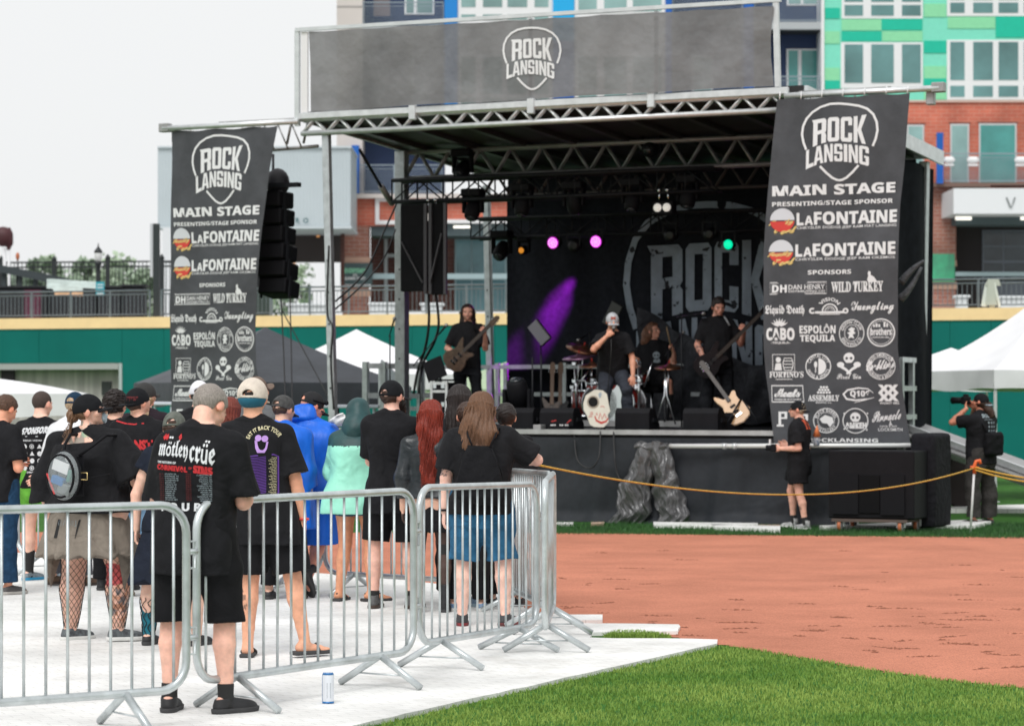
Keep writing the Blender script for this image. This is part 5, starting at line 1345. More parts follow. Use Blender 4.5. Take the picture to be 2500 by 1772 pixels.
# sponsor banners ----------------------------------------------------------------
PW = mat('print_white'); RED = mat('print_red', (.60,.05,.04), .7); GOLD = mat('print_gold', (.68,.50,.18), .7); GRYP = mat('print_grey', (.60,.62,.66), .7)
BL = ([235,330,440,550,610,740,850,920,960,1060,1088],[1912,1902,1894,1886,1882,1884,1884,1889,1894.6,1905,1908]); BRt = ([232,400,500,700,850,960,1080,1090],[2222,2212,2203,2197,2196,2207,2221,2222])
def banner_art():
    cv = Canvas(); T = cv.text
    logo(cv, 2060, 343, 1.0, 5.5)
    T(sansb('MAIN STAGE'), 1903,446,2191,472, .022, space=1.0); T(sansb('PRESENTING/STAGE SPONSOR'), 1903,486,2186,497, .012)
    def fam(cx, cy):
        cv.cur = 3; cv.disc(cx,cy,29,29,14,-90,90); cv.cur = 1; cv.disc(cx,cy,29,29,14,96,264); cv.cur = 2
        T(script('Family'), cx-32,cy+2,cx+26,cy+20, .05, .2, 0, 1, 6); T(script('Deal'), cx-20,cy+20,cx+34,cy+38, .05, .2, 0, 1, 6); cv.cur = 0
    for dy, sub in ((0,'CHRYSLER DODGE JEEP RAM FIAT LANSING'),(77.5,'CHRYSLER DODGE JEEP RAM OKEMOS')):
        dx = -3 if dy else 0
        fam(1927+dx, 531+dy); T(sansb('L'), 1961+dx,514+dy,1977+dx,545+dy, .02); T(sansb('A'), 1979+dx,522+dy,1999+dx,545+dy, .02); T(sansb('FONTAINE'), 2001+dx,513+dy,2196+dx,545+dy, .022); T(sub, 1961+dx,548+dy,2195+dx,556.5+dy, .008)
    T(sansb('SPONSORS'), 1987,656,2088,667, .012)
    cv.stroke([(1899,685),(2030,685),(2030,714),(1899,714)], 1.6, True); cv.stroke([(1902,687.5),(2027.5,687.5),(2027.5,711.5),(1902,711.5)], .8, True)
    T(sansb('DH'), 1904,691,1939,710, .02); T('DAN HENRY', 1943,691,2026,703, .015); T('DISTRIBUTING CO', 1943,705,2026,710, .02)
    T(serif('WILD TURKEY'), 2041,686,2164,712, .02)
    cv.poly([(2126,684),(2129,674),(2128,665),(2131,661),(2135,664),(2135,671),(2143,676),(2149,686),(2138,688),(2136,691),(2133,688)])
    T(frak('Liquid Death'), 1888,741,1979,768, .02); T(script('Yuengling'), 2088,735,2188,766, .02)
    cv.circtext('VISION', 2037,754,26,26,9, -58,58, False, .03); cv.ring(2037,757,17,17,3.4,-90,90,14); cv.ring(2037,757,11,11,1.6,-90,90,12)
    for a in (-60,-30,0,30,60): cv.stroke([(2037+5*math.sin(R_(a)),757-5*math.cos(R_(a))),(2037+10*math.sin(R_(a)),757-10*math.cos(R_(a)))],1.2)
    cv.rect(2003,757.5,2070,763); cv.ring(2074,757,5,5,4); cv.ring(1997,756,5.5,5.5,4.2,-230,40,14); cv.rect(2013,764,2061,766)
    for i in range(7):
        a = R_(-60+20*i); cv.poly([(1922,794),(1922+18*math.sin(a)-1.6,790-18*math.cos(a)),(1922+22*math.sin(a),794-22*math.cos(a)),(1922+18*math.sin(a)+1.6,790-18*math.cos(a))]) if False else cv.stroke([(1922+3*math.sin(a),795-3*math.cos(a)),(1922+13*math.sin(a),795-13*math.cos(a)),(1922+22*math.sin(a),795-22*math.cos(a))],[2.5,4.4,.5])
    T(sansb('CABO'), 1891,797,1956,828, .03); T('WABO', 1911,823.5,1936,827.5,.02) if False else None; T('-TEQUILA-', 1902,831,1946,837.5, .03)
    T(sansb('ESPOLÔN'), 1967,788,2050,812, .02); T(sansb('TEQUILA'), 1968,815,2049,835, .02)
    cv.ring(2088.5,812,29.5,33,2); cv.ring(2088.5,812,17,20,1.2); cv.circtext('GRIFFIN CLAW', 2088.5,812,23.5,27,8,-75,75); cv.circtext('BREWING CO', 2088.5,812,23.5,27,8,245,115,True)
    cv.poly([(2080,803),(2088,797),(2097,801),(2093,806),(2098,812),(2091,816),(2095,825),(2087,822),(2080,826),(2083,816),(2078,811),(2086,808)])
    cv.ring(2158,811.5,31,33,3); cv.ring(2158,811.5,26,28,1); T(sansb('brothers'), 2134,800,2182,818, .02); T('DOWNTOWN GRILL', 2138,821,2178,825, .02)
    for x,h in ((2140,6),(2146,9),(2152,7),(2164,12),(2170,8)): cv.rect(x,798-h,x+4,798)
    # barrel, wine, skull rows
    cv.stroke([(1905,863),(1955,863),(1955,906),(1905,906)], 1.8, True); cv.stroke([(1932,872),(1948,872),(1951,882),(1951,892),(1948,902),(1932,902),(1929,892),(1929,882)],2,True)
    for y in (879,887,895): cv.rect(1931,y-1,1949,y+1)
    cv.disc(1918,876,6,7,10); cv.poly([(1909,902),(1912,885),(1924,884),(1926,902)])
    T(serif('FORTINO’S'), 1897,905,1975,920, .015); cv.rect(1911,923.5,1950,925)
    cv.ring(2009.5,893,29,31,2.2); cv.circtext('CAPITAL CITY', 2009.5,893,24,26,8,-70,70); cv.circtext('WINE & SPIRITS', 2009.5,893,24,26,8,255,105,True); cv.disc(2009.5,893,18,20,20,0,180); cv.disc(2003,888,4,8,10); cv.rect(2002,896,2004,908)
    skull(cv, 2082.5, 872, 13)
    for sx in (-1,1):
        cv.stroke([(2082.5-sx*5,912),(2082.5+sx*8,900),(2082.5+sx*18,894)], [5,6,7]); cv.disc(2082.5+sx*20,889,9,7,10); cv.disc(2082.5+sx*24,899,5,5,8) if False else None
    T(script('Pirat Gin'), 2054,911,2112,924, .008)
    cv.ring(2158,893,32,32,1.6); cv.ring(2158,893,22,22,1.2); cv.circtext('GOOD AMERICAN', 2158,893,27,27,7,-80,60); cv.circtext('BURGERS & BREWS', 2158,893,27,27,7,250,110,True); T(script('Corblin’s'), 2124,878,2190,906, .035, .2, 0, 1, 8)
    cv.stroke([(1902,940),(1973,940),(1976,980),(1903,980)], 3, True); T(script('Meats'), 1908,947,1970,970, .06); T('PREMIUM BUTCHERS', 1909,972,1970,976, .02)
    for r,(y,n) in enumerate(((944,3),(950.5,4),(957,5))):
        for i in range(n): cv.disc(2023+(i-(n-1)/2)*6.8,y,3,3,9)
    T(serif('ASSEMBLY'), 1986,963,2060,978, .02); T('BREWING CO.', 2004,980,2042,983.5, .02)
    cv.stroke([(2140,958),(2128,948),(2105,946),(2080,951),(2070,961),(2078,973),(2100,976),(2125,972)], [1,2.5,3.5,4,5,4.5,4,1.5]); cv.stroke([(2096,982),(2120,975),(2142,969)], [1,3,1]); T(sansb('Q106'), 2086,952,2132,970, .025)
    T(sansb('XX'), 2151,938,2197,958, .06); T(sansb('XX'), 2151,958,2197,978, .06); T('WORST MES', 2154,980,2198,985.5, .02)
    for (x0,y0,x1,y1) in ((1918,1004,1924,1036),(1924,1004,1938,1009),(1932,1009,1938,1022),(1924,1018,1932,1022),(1968,1010,1976,1034),(1976,1010,1986,1015),(1980,1015,1986,1026),(1970,1036,1990,1042),(1914,1036,1930,1041)): cv.rect(x0,y0,x1,y1)
    cv.ring(2029,1026,30,30,2); cv.ring(2029,1026,20,20,1); cv.circtext('BLACK BARREL', 2029,1026,25,25,7,-75,75); cv.circtext('DISTILLERY', 2029,1026,25,25,7,240,120,True); cv.poly([(2013,1022),(2026,1012),(2044,1018),(2047,1030),(2038,1042),(2031,1033),(2020,1032)])
    cv.ring(2098,1026,29,30,2.2); skull(cv, 2098, 1017, 12); T(sansb('AMKEH'), 2074,1030,2124,1045, .05)
    for x,y in ((2072,1008),(2126,1008),(2072,1046),(2124,1048)): cv.disc(x,y,2,2,8)
    T(script('Pinnacle'), 2138,1004,2202,1030, .02, .2, 0, 1, 8); T('LOCK & KEY', 2154,1037,2192,1041, .02); T('LOCKSMITH', 2150,1043,2204,1051, .01); cv.rect(2176,1026,2178.5,1034); cv.rect(2174,1033.5,2181,1036)
    T(sansb('@ROCKLANSING'), 1961,1069,2149,1081, .012)
    return cv
ART = banner_art()
BANF = mat('banner_fabric', (.058,.062,.070), .8, var=.28, vscale=2.2, bump=.35, bscale=5, bdist=.03, detail=7)
def sponsor(label, corner_tl, corner_tr, zt, zb, edge, seed, parent_extra=None):
    """corner_tl/tr: floor positions of the two top corners; edge(v) -> (left, right) as fractions of the top width"""
    t_ = thing('sponsor_banner', label, 'banner', Vector((*((corner_tl+corner_tr)/2).to_2d(), zb)))
    ax = corner_tr-corner_tl; n = Vector((ax.y,-ax.x,0)).normalized()
    def pos(u, v, off=0):
        a, b = edge(v); f = a+(b-a)*u; z = zt+(zb-zt)*v+.010*math.sin(u*math.pi*6)*(1-v)**4
        d = .045*math.sin(u*3.0+seed)*math.sin(v*3.1)+.016*math.sin(u*9+v*5+seed)+.010*math.sin(v*17+u*4)-.05*math.sin(v*math.pi)
        return corner_tl+ax*f+n*(-d+off)+Vector((0,0,z))
    V, Fc = sheet(26, 60, lambda a,b: pos(a,b)); fo = link_mesh('fabric', V, Fc, BANF, t_, True)
    def am(x, y):
        v = (y-232)/(1088-232); L = np.interp(y,*BL); R = np.interp(y,*BRt); u = (x-L)/(R-L); return pos(u, v, .006)
    ART.build('printing', am, [PW,RED,GOLD,GRYP], fo)
    q = MB()
    for i in range(7): q.tube([pos(.02+.16*i,0,.0), pos(.02+.16*i,-.022,-.02)], .008, 5)
    q.build('tie', WHT, t_); return t_, pos
cTL, cTR = S(WID-.02,-.12,0), S(SP(2222,-.12),-.12,0)
def edgeR(v):
    y = 232+v*856; L = np.interp(y,*BL); R = np.interp(y,*BRt); x0, x1 = SP(1912,-.12), SP(2222,-.12); return (SP(L,-.12)-x0)/(x1-x0), (SP(R,-.12)-x0)/(x1-x0)
bt, posR = sponsor('black sponsor banner hanging at the right side of the stage', cTL, cTR, 5.31, 1.01, edgeR, .4)
lTL, lTR = S(SP(418,-.05),-.05,0), S(SP(681,-.05),-.05,0)
ELt = ([307,1090],[418,418]); ERt = ([307,420,560,700,800,900,960,1100],[681,663,648,636,630,631,640,648])
def edgeL(v):
    y = 312+v*772; x0, x1 = SP(418,-.05), SP(681,-.05); return (SP(np.interp(y,*ELt),-.05)-x0)/(x1-x0), (SP(np.interp(y,*ERt),-.05)-x0)/(x1-x0)
bt2, posL = sponsor('black sponsor banner hanging at the left side of the stage', lTL, lTR, 5.31, 1.02, edgeL, 1.7)
pp = thing('banner_pole', 'long pale pipe holding the bottom of the right banner and the tarp', 'pole', S(SP(1560,-.2),-.2,1.0))
q = MB(); q.tube([S(SP(1558,-.22),-.22,sz(1558,1089,-.22)), S(SP(2258,-.16),-.16,sz(2258,1087,-.16))], .030, 10); q.build('pipe', mat('pipe_white', (.72,.73,.72), .4, .2), pp)
q = MB()
for px in (1765,1790): q.tube([S(SP(px,-.22),-.22,sz(px,1089,-.22)), S(SP(px+8,-.22),-.22,sz(px+8,1089,-.22))], .04, 10)
q.build('coupler', ALU, pp)
for sgn, u0, u1, lab in ((-1,-.0,-2.2,'pale wing boom truss above the left sponsor banner'),(1,WID+.06,WID+2.05,'pale wing boom truss above the right sponsor banner')):
    w_ = thing('wing_boom', lab, 'boom', S(u0,-.05,5.33)); q = MB(); q.tube([S(u0,-.05,5.36), S(u1,-.05,5.36)], .038, 8); q.build('pipe', ALU, w_)
    q = MB(); du = (u1-u0)
    for i in range(3): q.tube([S(u0+du*.06*i,.2,5.40), S(u0+du*.06*(i+1),.3,5.1+.3*(i%2))], .02, 6)
    q.tube([S(u0+du*.05,.2,5.42), S(u1-du*.35,.2,5.42)], .025, 6); q.tube([S(u0+.1,.3,5.05), S(u0+du*.36,.3,5.02)], .025, 6)
    for f in (.06,.16,.26,.34): q.tube([S(u0+du*f,.25,5.03), S(u0+du*(f+.08),.25,5.40)], .012, 5)
    q.build('bracket', ALUD, w_)
    q = MB(); q.box(S(u1-sgn*.02,-.02,5.37), (.16,.12,.12), SR, .01); q.box(S(u0+du*.93,.05,5.28), (.10,.10,.22), SR, .01); q.build('end_clamp', ALUD, w_)
ts = thing('torn_strap', 'loose grey torn strap blowing beside the right banner', 'strap', S(SP(2225,.3),.3,3.0))
q = MB()
for k0,(a,b) in enumerate((((2199,690),(2256,637)),((2198,730),(2250,652)))):
    pts = [S(SP(a[0]+(b[0]-a[0])*f,.3),.3, sz(a[0]+(b[0]-a[0])*f, a[1]+(b[1]-a[1])*f+9*math.sin(f*3.1)*(1 if k0 else -.6), .3)) for f in [i/9 for i in range(10)]]; q.tube(pts, [.05*(1-f*.085)+.006 for f in range(10)], 6)
q.build('strip', fabric('strap_grey', (.10,.105,.115), .8, .3), ts)
# flown speaker array ----------------------------------------------------------------
def cabinet(q, c, wd, h, d, tilt):
    R = SR @ Matrix.Rotation(R_(tilt),3,'X'); q.box(c, (wd,d,h), R, .02); return R
pa_u = -.70; fl = thing('flying_frame', 'black rigging bar on top of the flown speaker stack', 'rigging', S(pa_u,.5,4.55))
q = MB(); q.bar(S(pa_u-.45,.35,sz(690,452,.35)), S(SP(731,.35),.35,sz(731,451,.35)), .10, .06); q.build('bar', BLKM, fl)
q = MB(); q.tube([S(pa_u-.1,.6,5.0), S(pa_u-.1,.6,4.6)], .02, 6); q.sphere(S(pa_u-.04,.62,4.60), .17, 12, 8, 1.2); q.build('motor_bag', mat('bag_dark', (.02,.018,.024), .6), fl)
for i in range(6):
    y = 467+i*43; px = 662+i*1.8; z = sz(px, y+21, .5); tilt = -2-i*1.6
    t_ = thing('line_array_speaker', ['topmost','second from top','third from top','fourth from top','fifth from top','lowest'][i]+' black cabinet of the flown speaker stack', 'speaker', S(SP(px,.5),.5,z), group='flown speaker stack')
    q = MB(); R = cabinet(q, S(SP(px,.5),.55+i*.012,z), .44, .225, .42, tilt); q.build('cabinet', BLKP, t_)
    q = MB(); c = S(SP(px,.5),.55+i*.012,z); q.box(c+R@Vector((0,-.213,0)), (.38,.012,.19), R); q.build('grille', mat('grille_black', (.012,.012,.014), .9, bump=.5, bscale=200, bdist=.004, spec=.1), t_)
    q = MB()
    for sx in (-1,1): q.box(c+R@Vector((sx*.228,-.08,0)), (.014,.05,.30), R)
    q.build('rigging_plate', BLKM, t_)
# hanging side-fill column
hs_ = thing('hanging_speaker', 'tall black twin speaker column with grey rails hanging by the left column', 'speaker', S(SP(1030,2.3),2.3,3.1))
for px0, px1, yb in ((977,1036,711),(1048,1082,719)):
    u0, u1 = SP(px0,2.2), SP(px1,2.2); q = MB(); zb, zt = sz((px0+px1)/2,yb,2.2), 4.36; sbox(q,u0,u1,2.2,2.34,zb,zt,.01); q.build('cabinet', BLKP, hs_)
q = MB()
for px in (1034,1046,1082): sbox(q, SP(px,2.15),SP(px+7,2.15),2.15,2.19,sz(px,718,2.15),4.36)
q.build('side_rail', mat('rail_dim', (.10,.095,.105), .45, .5), hs_)
q = MB(); q.bar(S(SP(980,2.14),2.14,sz(980,590,2.14)), S(SP(1032,2.14),2.14,sz(1032,690,2.14)), .03, .02); q.bar(S(SP(1078,2.14),2.14,sz(1078,570,2.14)), S(SP(1050,2.14),2.14,sz(1050,690,2.14)), .03, .02); q.build('cross_strap', mat('rail_dim'), hs_)
# cables
CABLE = mat('cable_black', (.012,.012,.013), .5)
def cable(label, pts, r=.014, m=CABLE, name='cable', n=8, group=None):
    P3 = [Vector(p) for p in pts]; out = []
    for i in range(len(P3)-1):
        p0,p1,p2,p3 = P3[max(i-1,0)],P3[i],P3[i+1],P3[min(i+2,len(P3)-1)]
        for j in range(n):
            t = j/n; out.append(.5*((2*p1)+(-p0+p2)*t+(2*p0-5*p1+4*p2-p3)*t*t+(-p0+3*p1-3*p2+p3)*t**3))
    out.append(P3[-1]); q = MB(); q.tube(out, r, 6); o = q.build(name, m); move_origin(o, P3[-1]); return tag(o, label, 'cable', group)
sp3 = lambda px,py,w: S(SP(px,w),w,sz(px,py,w))
cable('upper black cable swooping from the thick column to the leaning front post', [sp3(968,498,2.7),sp3(940,560,2.3),sp3(890,665,1.2),sp3(820,735,.2)])
cable('lower black cable swooping from the thick column to the leaning front post', [sp3(966,560,2.7),sp3(935,635,2.0),sp3(880,700,1.0),sp3(818,755,.2)], .012)
cable('left black cable hanging below the twin speaker column', [sp3(1046,716,2.4),sp3(1047,790,2.4),sp3(1038,850,2.5),sp3(1020,905,2.7),sp3(1010,960,2.8)], .022)
cable('right black cable hanging below the twin speaker column', [sp3(1064,716,2.4),sp3(1071,790,2.4),sp3(1060,835,2.5),sp3(1032,890,2.7),sp3(1022,960,2.8)], .022)
cable('black cable snaking down the leaning front post', [sp3(803,600,-.1),sp3(799,760,-.12),sp3(812,800,-.15),sp3(808,880,-.15),sp3(815,1000,-.15)], .016)
cable('thin black line below the speaker stack, left', [sp3(686,725,.5),sp3(692,850,.3),sp3(696,960,0),sp3(700,1040,-.2)], .010)
cable('thin black line below the speaker stack, right', [sp3(708,725,.5),sp3(711,850,.3),sp3(713,960,0),sp3(716,1040,-.2)], .010)
cable('black guy line slanting from the speaker stack to the leaning post', [sp3(690,760,.5),sp3(760,890,.2),sp3(810,985,0)], .008)
cable('black cable looped over the front edge of the stage', [S(SP(1402,-.02),-.02,1.12),S(SP(1410,-.2),-.2,.80),S(SP(1440,-.22),-.22,.70),S(SP(1462,-.2),-.2,.84),S(SP(1466,-.03),-.03,1.2)], .010)
cable('black cable hanging straight down the stage skirt', [S(SP(1498,-.02),-.02,1.2),S(SP(1500,-.2),-.2,.9),S(SP(1508,-.25),-.25,.62),S(SP(1530,-.3),-.3,.45)], .010)
# ------------------------------------------------------------------ lamps
LENS = mat('blinder_lens', (.75,.72,.66), .15, emit=(1,.95,.88), es=.32)
def blinder(px, py, w, label):
    u, z = SP(px,w), sz(px,py,w); t_ = thing('blinder_light', label, 'stage light', S(u,w,z+.2), group='twin blinder lights')
    q = MB(); sbox(q,u-.15,u+.15,w,w+.16,z-.09,z+.09,.012); q.build('housing', BLKP, t_)
    for sx in (-1,1):
        q = MB(); q.lathe([(.058,0),(.058,.015),(.03,.03),(.001,.034)], S(u+sx*.068,w-.002,z), 16, SR@Matrix.Rotation(R_(90),3,'X')); q.build('lens', LENS, t_)
        q = MB(); q.tube([S(u+sx*.07,w+.05,z+.09), S(u+sx*.06,w+.05,z+.24)], .012, 6); q.sphere(S(u+sx*.06,w+.03,z+.24), .03, 8, 6); q.build('clamp', CHROME, t_)
blinder(1052,530,2.25,'twin blinder light hanging by the left speaker column'); blinder(1617,507,2.25,'twin blinder light hanging above the bass player')
def moving_head(px, py, w, tilt, label, lens=None, floor=False, sc=1.0, group='black moving-head lights'):
    u, z = SP(px,w), sz(px,py,w); c = S(u,w,z); t_ = thing('moving_head', label, 'stage light', c, group=group); sg = -1 if floor else 1
    q = MB(); q.box(c+Vector((0,0,sg*.24*sc)), (.30*sc,.22*sc,.11*sc), SR, .015); q.build('base', BLKP, t_)
    q = MB()
    for sx in (-1,1): q = MB(); q.box(c+SU*sx*.14*sc+Vector((0,0,sg*.08*sc)), (.035*sc,.11*sc,.26*sc), SR, .012); q.build('yoke_arm', BLKP, t_)
    R = SR @ Matrix.Rotation(R_(tilt),3,'X'); q = MB(); q.lathe([(.06*sc,-.15*sc),(.10*sc,-.12*sc),(.115*sc,.02*sc),(.10*sc,.13*sc),(.085*sc,.15*sc)], c, 16, R); h = q.build('head', BLKP, t_)
    q = MB(); q.lathe([(.074*sc,0),(.05*sc,.02*sc),(.001,.028*sc)], c+R@Vector((0,0,.148*sc)), 14, R); q.build('lens', lens or mat('lens_dark', (.03,.035,.04), .1), h)
for i,(px,py,w,tl,lab) in enumerate(((1155,512,2.4,150,'moving head under the front black truss, right of the left blinder'),(1275,500,2.4,170,'moving head under the front truss above the purple lamps'),(1402,495,2.4,200,'moving head under the front truss, centre'),(1545,488,2.4,160,'moving head under the front truss just left of the right blinder'),(1680,480,2.4,165,'moving head under the front truss, right of the right blinder'),(1130,415,2.9,120,'moving head clamped above the front truss, left'),(1590,365,3.0,100,'moving head high under the roof on the grey truss, right'),(1225,612,4.3,130,'moving head under the rear truss near the orange lamp'))):
    moving_head(px,py,w,tl,lab)
ORG = mat('lens_orange', (.5,.2,.05), .2, emit=(1,.36,.03), es=.45)
moving_head(1279,611,4.3,95,'moving head with a small orange glow under the rear truss', ORG, sc=.62)
moving_head(1265,962,1.6,20,'round black moving head standing on the stage floor', None, True, 1.35)
def par(px, py, w, label, col, es, dots=True, r=.088):
    u, z = SP(px,w), sz(px,py,w); c = S(u,w,z); R = SR@Matrix.Rotation(R_(96),3,'X'); t_ = thing('par_light', label, 'stage light', c, group='round par lights')
    q = MB(); q.lathe([(r*.7,-.16),(r*1.08,-.12),(r*1.08,.004),(r*1.0,.004)], c, 20, R); q.build('housing', BLKP, t_)
    q = MB(); q.lathe([(r,0),(r*.5,.004),(.001,.005)], c+R@Vector((0,0,.006)), 20, R)
    q.build('lens', mat('par_'+label.split()[0], col, .4, emit=col, es=es), t_)
    if dots:
        q = MB()
        for rr,n in ((0,1),(.36,6),(.72,12)):
            for i in range(n):
                a = 2*math.pi*i/n+.2; q.lathe([(r*.13,0),(.001,.003)], c+R@Vector((rr*r*math.cos(a),rr*r*math.sin(a),.013)), 8, R)
        q.build('diode', mat('diode_'+label.split()[0], (1,.7,1), .4, emit=(1,.50,1), es=1.25), t_)
    q = MB(); q.bar(c+SU*-.1+Vector((0,0,.0)), c+SU*-.1+Vector((0,0,.18)), .02, .01, up=SW); q.bar(c+SU*.1+Vector((0,0,.0)), c+SU*.1+Vector((0,0,.18)), .02, .01, up=SW); q.bar(c+SU*-.1+Vector((0,0,.18)), c+SU*.1+Vector((0,0,.18)), .03, .02); q.build('bracket', BLKM, t_)
par(1350,593,4.2,'magenta glowing par light left of centre', (.62,.02,.60), .75); par(1455,590,4.2,'pink-white glowing par light at centre, brightest of the row', (.72,.04,.72), 1.0)
par(1778,597,4.2,'green glowing par light above the bass player', (.0,.72,.36), .9, False, .07); par(1883,575,4.2,'purple glowing par light half hidden by the right banner', (.70,.03,.70), 1.0)
for px,lab in ((1400,'unlit par light between the two magenta lamps'),(1635,'unlit par light over the letter R of the backdrop'),(1731,'unlit par light over the letter O of the backdrop')): par(px,(600,575,572)[(1400,1635,1731).index(px)],4.2,lab,(.012,.012,.014),0.0,False)
def spot(px, py, w, tpx, tpy, tw, col, e, ang, blend=.6):
    d = bpy.data.lights.new('stage_spot','SPOT'); d.energy = e; d.color = col; d.spot_size = R_(ang); d.spot_blend = blend; d.shadow_soft_size = .05
    o = bpy.data.objects.new('stage_spot', d); COL.objects.link(o); a = sp3(px,py,w); b = sp3(tpx,tpy,tw); o.location = a; o.rotation_euler = (b-a).to_track_quat('-Z','Y').to_euler()
spot(1448,612,5.2,1372,715,5.58,(.62,.02,.9),750,16,1.0); spot(1448,612,5.2,1318,815,5.58,(.60,.02,.92),1500,23,1.0)
spot(1350,606,4.18,1130,800,2.2,(.8,.05,1),18,40); spot(1455,604,4.18,1700,960,1.2,(.8,.05,1),12,30)
# ------------------------------------------------------------------ gear on the stage
def wedge(px, py, w, label, rz=0, sc=1.0):
    u = SP(px,w); t_ = thing('monitor_wedge', label, 'speaker', S(u,w,DK), group='floor monitors'); R = SR@Matrix.Rotation(R_(rz),3,'Z'); o = S(u,w,DK); sc = sc*.8
    poly = [(-.22*sc,0),(.22*sc,0),(.22*sc,.09*sc),(.02*sc,.36*sc),(-.16*sc,.36*sc),(-.22*sc,.28*sc)]
    q = MB(); q.prism([(x,z) for x,z in poly], o+R@Vector((-.30*sc,0,0)), R@Vector((0,1,0)), (0,0,1), R@Vector((.60*sc,0,0))); q.build('cabinet', BLKP, t_)
    q = MB(); a, b = Vector((0,.21*sc,.11*sc)), Vector((0,.035*sc,.345*sc)); q.add([o+R@Vector((x*sc,p.y+.006,p.z+.006)) for x,p in ((-.27,a),(.27,a),(.27,b),(-.27,b))], [(0,1,2,3)]); q.build('grille', mat('grille_black'), t_)
    q = MB(); q.box(o+R@Vector((.31*sc,0,.17*sc)), (.02,.14,.05), R); q.build('handle', BLKM, t_)
for px,w,lab in ((1372,.45,'monitor wedge left of the painted board'),(1556,.45,'monitor wedge right of the singer'),(1722,.45,'monitor wedge in front of the bass player'),(1275,.5,'monitor wedge below the floor moving head')): wedge(px,0,w,lab)
wedge(1768,0,1.0,'small monitor wedge turned sideways by the natural bass guitar',50,.8)
def mic_stand(label, px, ytop, w, boom=None, base='round', r=.012, mic=True):
    u = SP(px,w); zt = sz(px,ytop,w); t_ = thing('mic_stand', label, 'mic stand', S(u,w,DK), group='microphone stands')
    q = MB(); q.tube([S(u,w,DK+.02), S(u,w,zt)], [r,r*.8], 7)
    if boom: q.tube([S(u,w,zt), sp3(boom[0],boom[1],w-.1)], .008, 6); q.tube([S(u,w,zt), S(u,w,zt)+(S(u,w,zt)-sp3(boom[0],boom[1],w-.1))*.35], .009, 6)
    q.build('pole', BLKM, t_)
    q = MB()
    if base=='round': q.lathe([(.13,0),(.13,.015),(.02,.03)], S(u,w,DK), 16)
    else:
        for a in (0,120,240): q.tube([S(u,w,DK+.12), S(u+.28*math.cos(R_(a)),w+.28*math.sin(R_(a)),DK+.01)], .009, 5)
    q.build('base', BLKM, t_)
    if mic:
        e = sp3(boom[0],boom[1],w-.1) if boom else S(u,w,zt); d = (e-S(u,w,zt)).normalized() if boom else Vector((.2,-.3,.9)).normalized()
        m_ = thing('microphone', 'black microphone on '+label, 'microphone', e); q = MB(); q.tube([e-d*.02, e+d*.13], [.011,.017], 8); q.build('body', BLKP, m_)
        q = MB(); q.sphere(e+d*.15, .027, 10, 8); q.build('grille', mat('mic_grille', (.30,.30,.30), .4, .8), m_)
mic_stand('mic stand at the far left in front of the white tent', 952, 815, 2.2, (958,795), 'tri')
mic_stand('boom mic stand left of the long-haired guitarist', 1026, 872, 1.4, (1075,812), 'tri')
mic_stand('mic stand behind the singer on his right', 1440, 812, 3.6, (1428,820), 'round')
mic_stand('tall boom mic stand between drummer and bass player', 1664, 772, 2.2, (1698,768), 'round')
mic_stand('boom mic stand reaching over the drum kit', 1632, 858, 3.0, (1655,828), 'tri')
mic_stand('bare mic stand left of the drum kit with a red ring', 1300, 872, 1.5, None, 'tri', mic=False)
mic_stand('bare mic stand beside the red-ringed one', 1321, 868, 1.7, None, 'round', .015, mic=False)
def panel(label, px, py, w, rot, m, wd=.19, hh=.36):
    t_ = thing('tilted_board', label, 'panel', sp3(px,py,w), group='tilted flat panels'); R = SR@Matrix.Rotation(R_(rot),3,'Y'); c = sp3(px,py,w)
    q = MB(); q.box(c, (wd,.03,hh), R, .006); q.build('face', m, t_); q = MB(); q.box(c+SW*.03, (wd+.02,.02,hh+.02), R, .004); q.build('frame', BLKM, t_)
    q = MB(); q.tube([c+SW*.05, S(SP(px+8,w+.1),w+.1,DK)], .012, 6); q.build('stand', BLKM, t_)
panel('pale lilac tilted flat panel in front of the backdrop', 1316, 812, 4.9, -40, mat('panel_pale', (.42,.40,.46), .5)); panel('dark tilted flat panel above the singer', 1495, 768, 5.2, 28, mat('panel_dark', (.09,.095,.09), .5))  # plain lilac-grey and dark faces, neither emits
# road case with laptop
rc = thing('road_case', 'black road case with silver edges beside the guitarist', 'road case', S(SP(1072,1.3),1.3,DK)); u0, u1 = SP(1050,1.1), SP(1092,1.1); zt = sz(1072,930,1.1)
q = MB(); sbox(q,u0+.015,u1-.015,1.115,1.6,DK,zt-.02); q.build('body', BLKP, rc)
q = MB()
for u in (u0,u1-.035): sbox(q,u,u+.035,1.1,1.13,DK,zt)
for z in (DK,zt-.05,zt-.16): sbox(q,u0+.036,u1-.036,1.1,1.128,z,z+.035)
q.build('edge_trim', ALU, rc); q = MB()
for u in (u0+.05,u1-.09):
    for z in (zt-.10,zt-.35): sbox(q,u,u+.05,1.09,1.112,z,z+.06)
q.build('latch', CHROME, rc)
lt = thing('laptop', 'open black laptop on the road case', 'laptop', S(SP(1070,1.3),1.3,zt)); q = MB(); sbox(q,u0-.02,u1-.08,1.25,1.5,zt,zt+.025,.005); q.build('base', BLKP, lt)
q = MB(); q.bar(S(u0+.07,1.2,zt+.03), S(u0-.03,1.2,zt+.30), .30, .02, up=SW); q.build('screen', BLKP, lt)
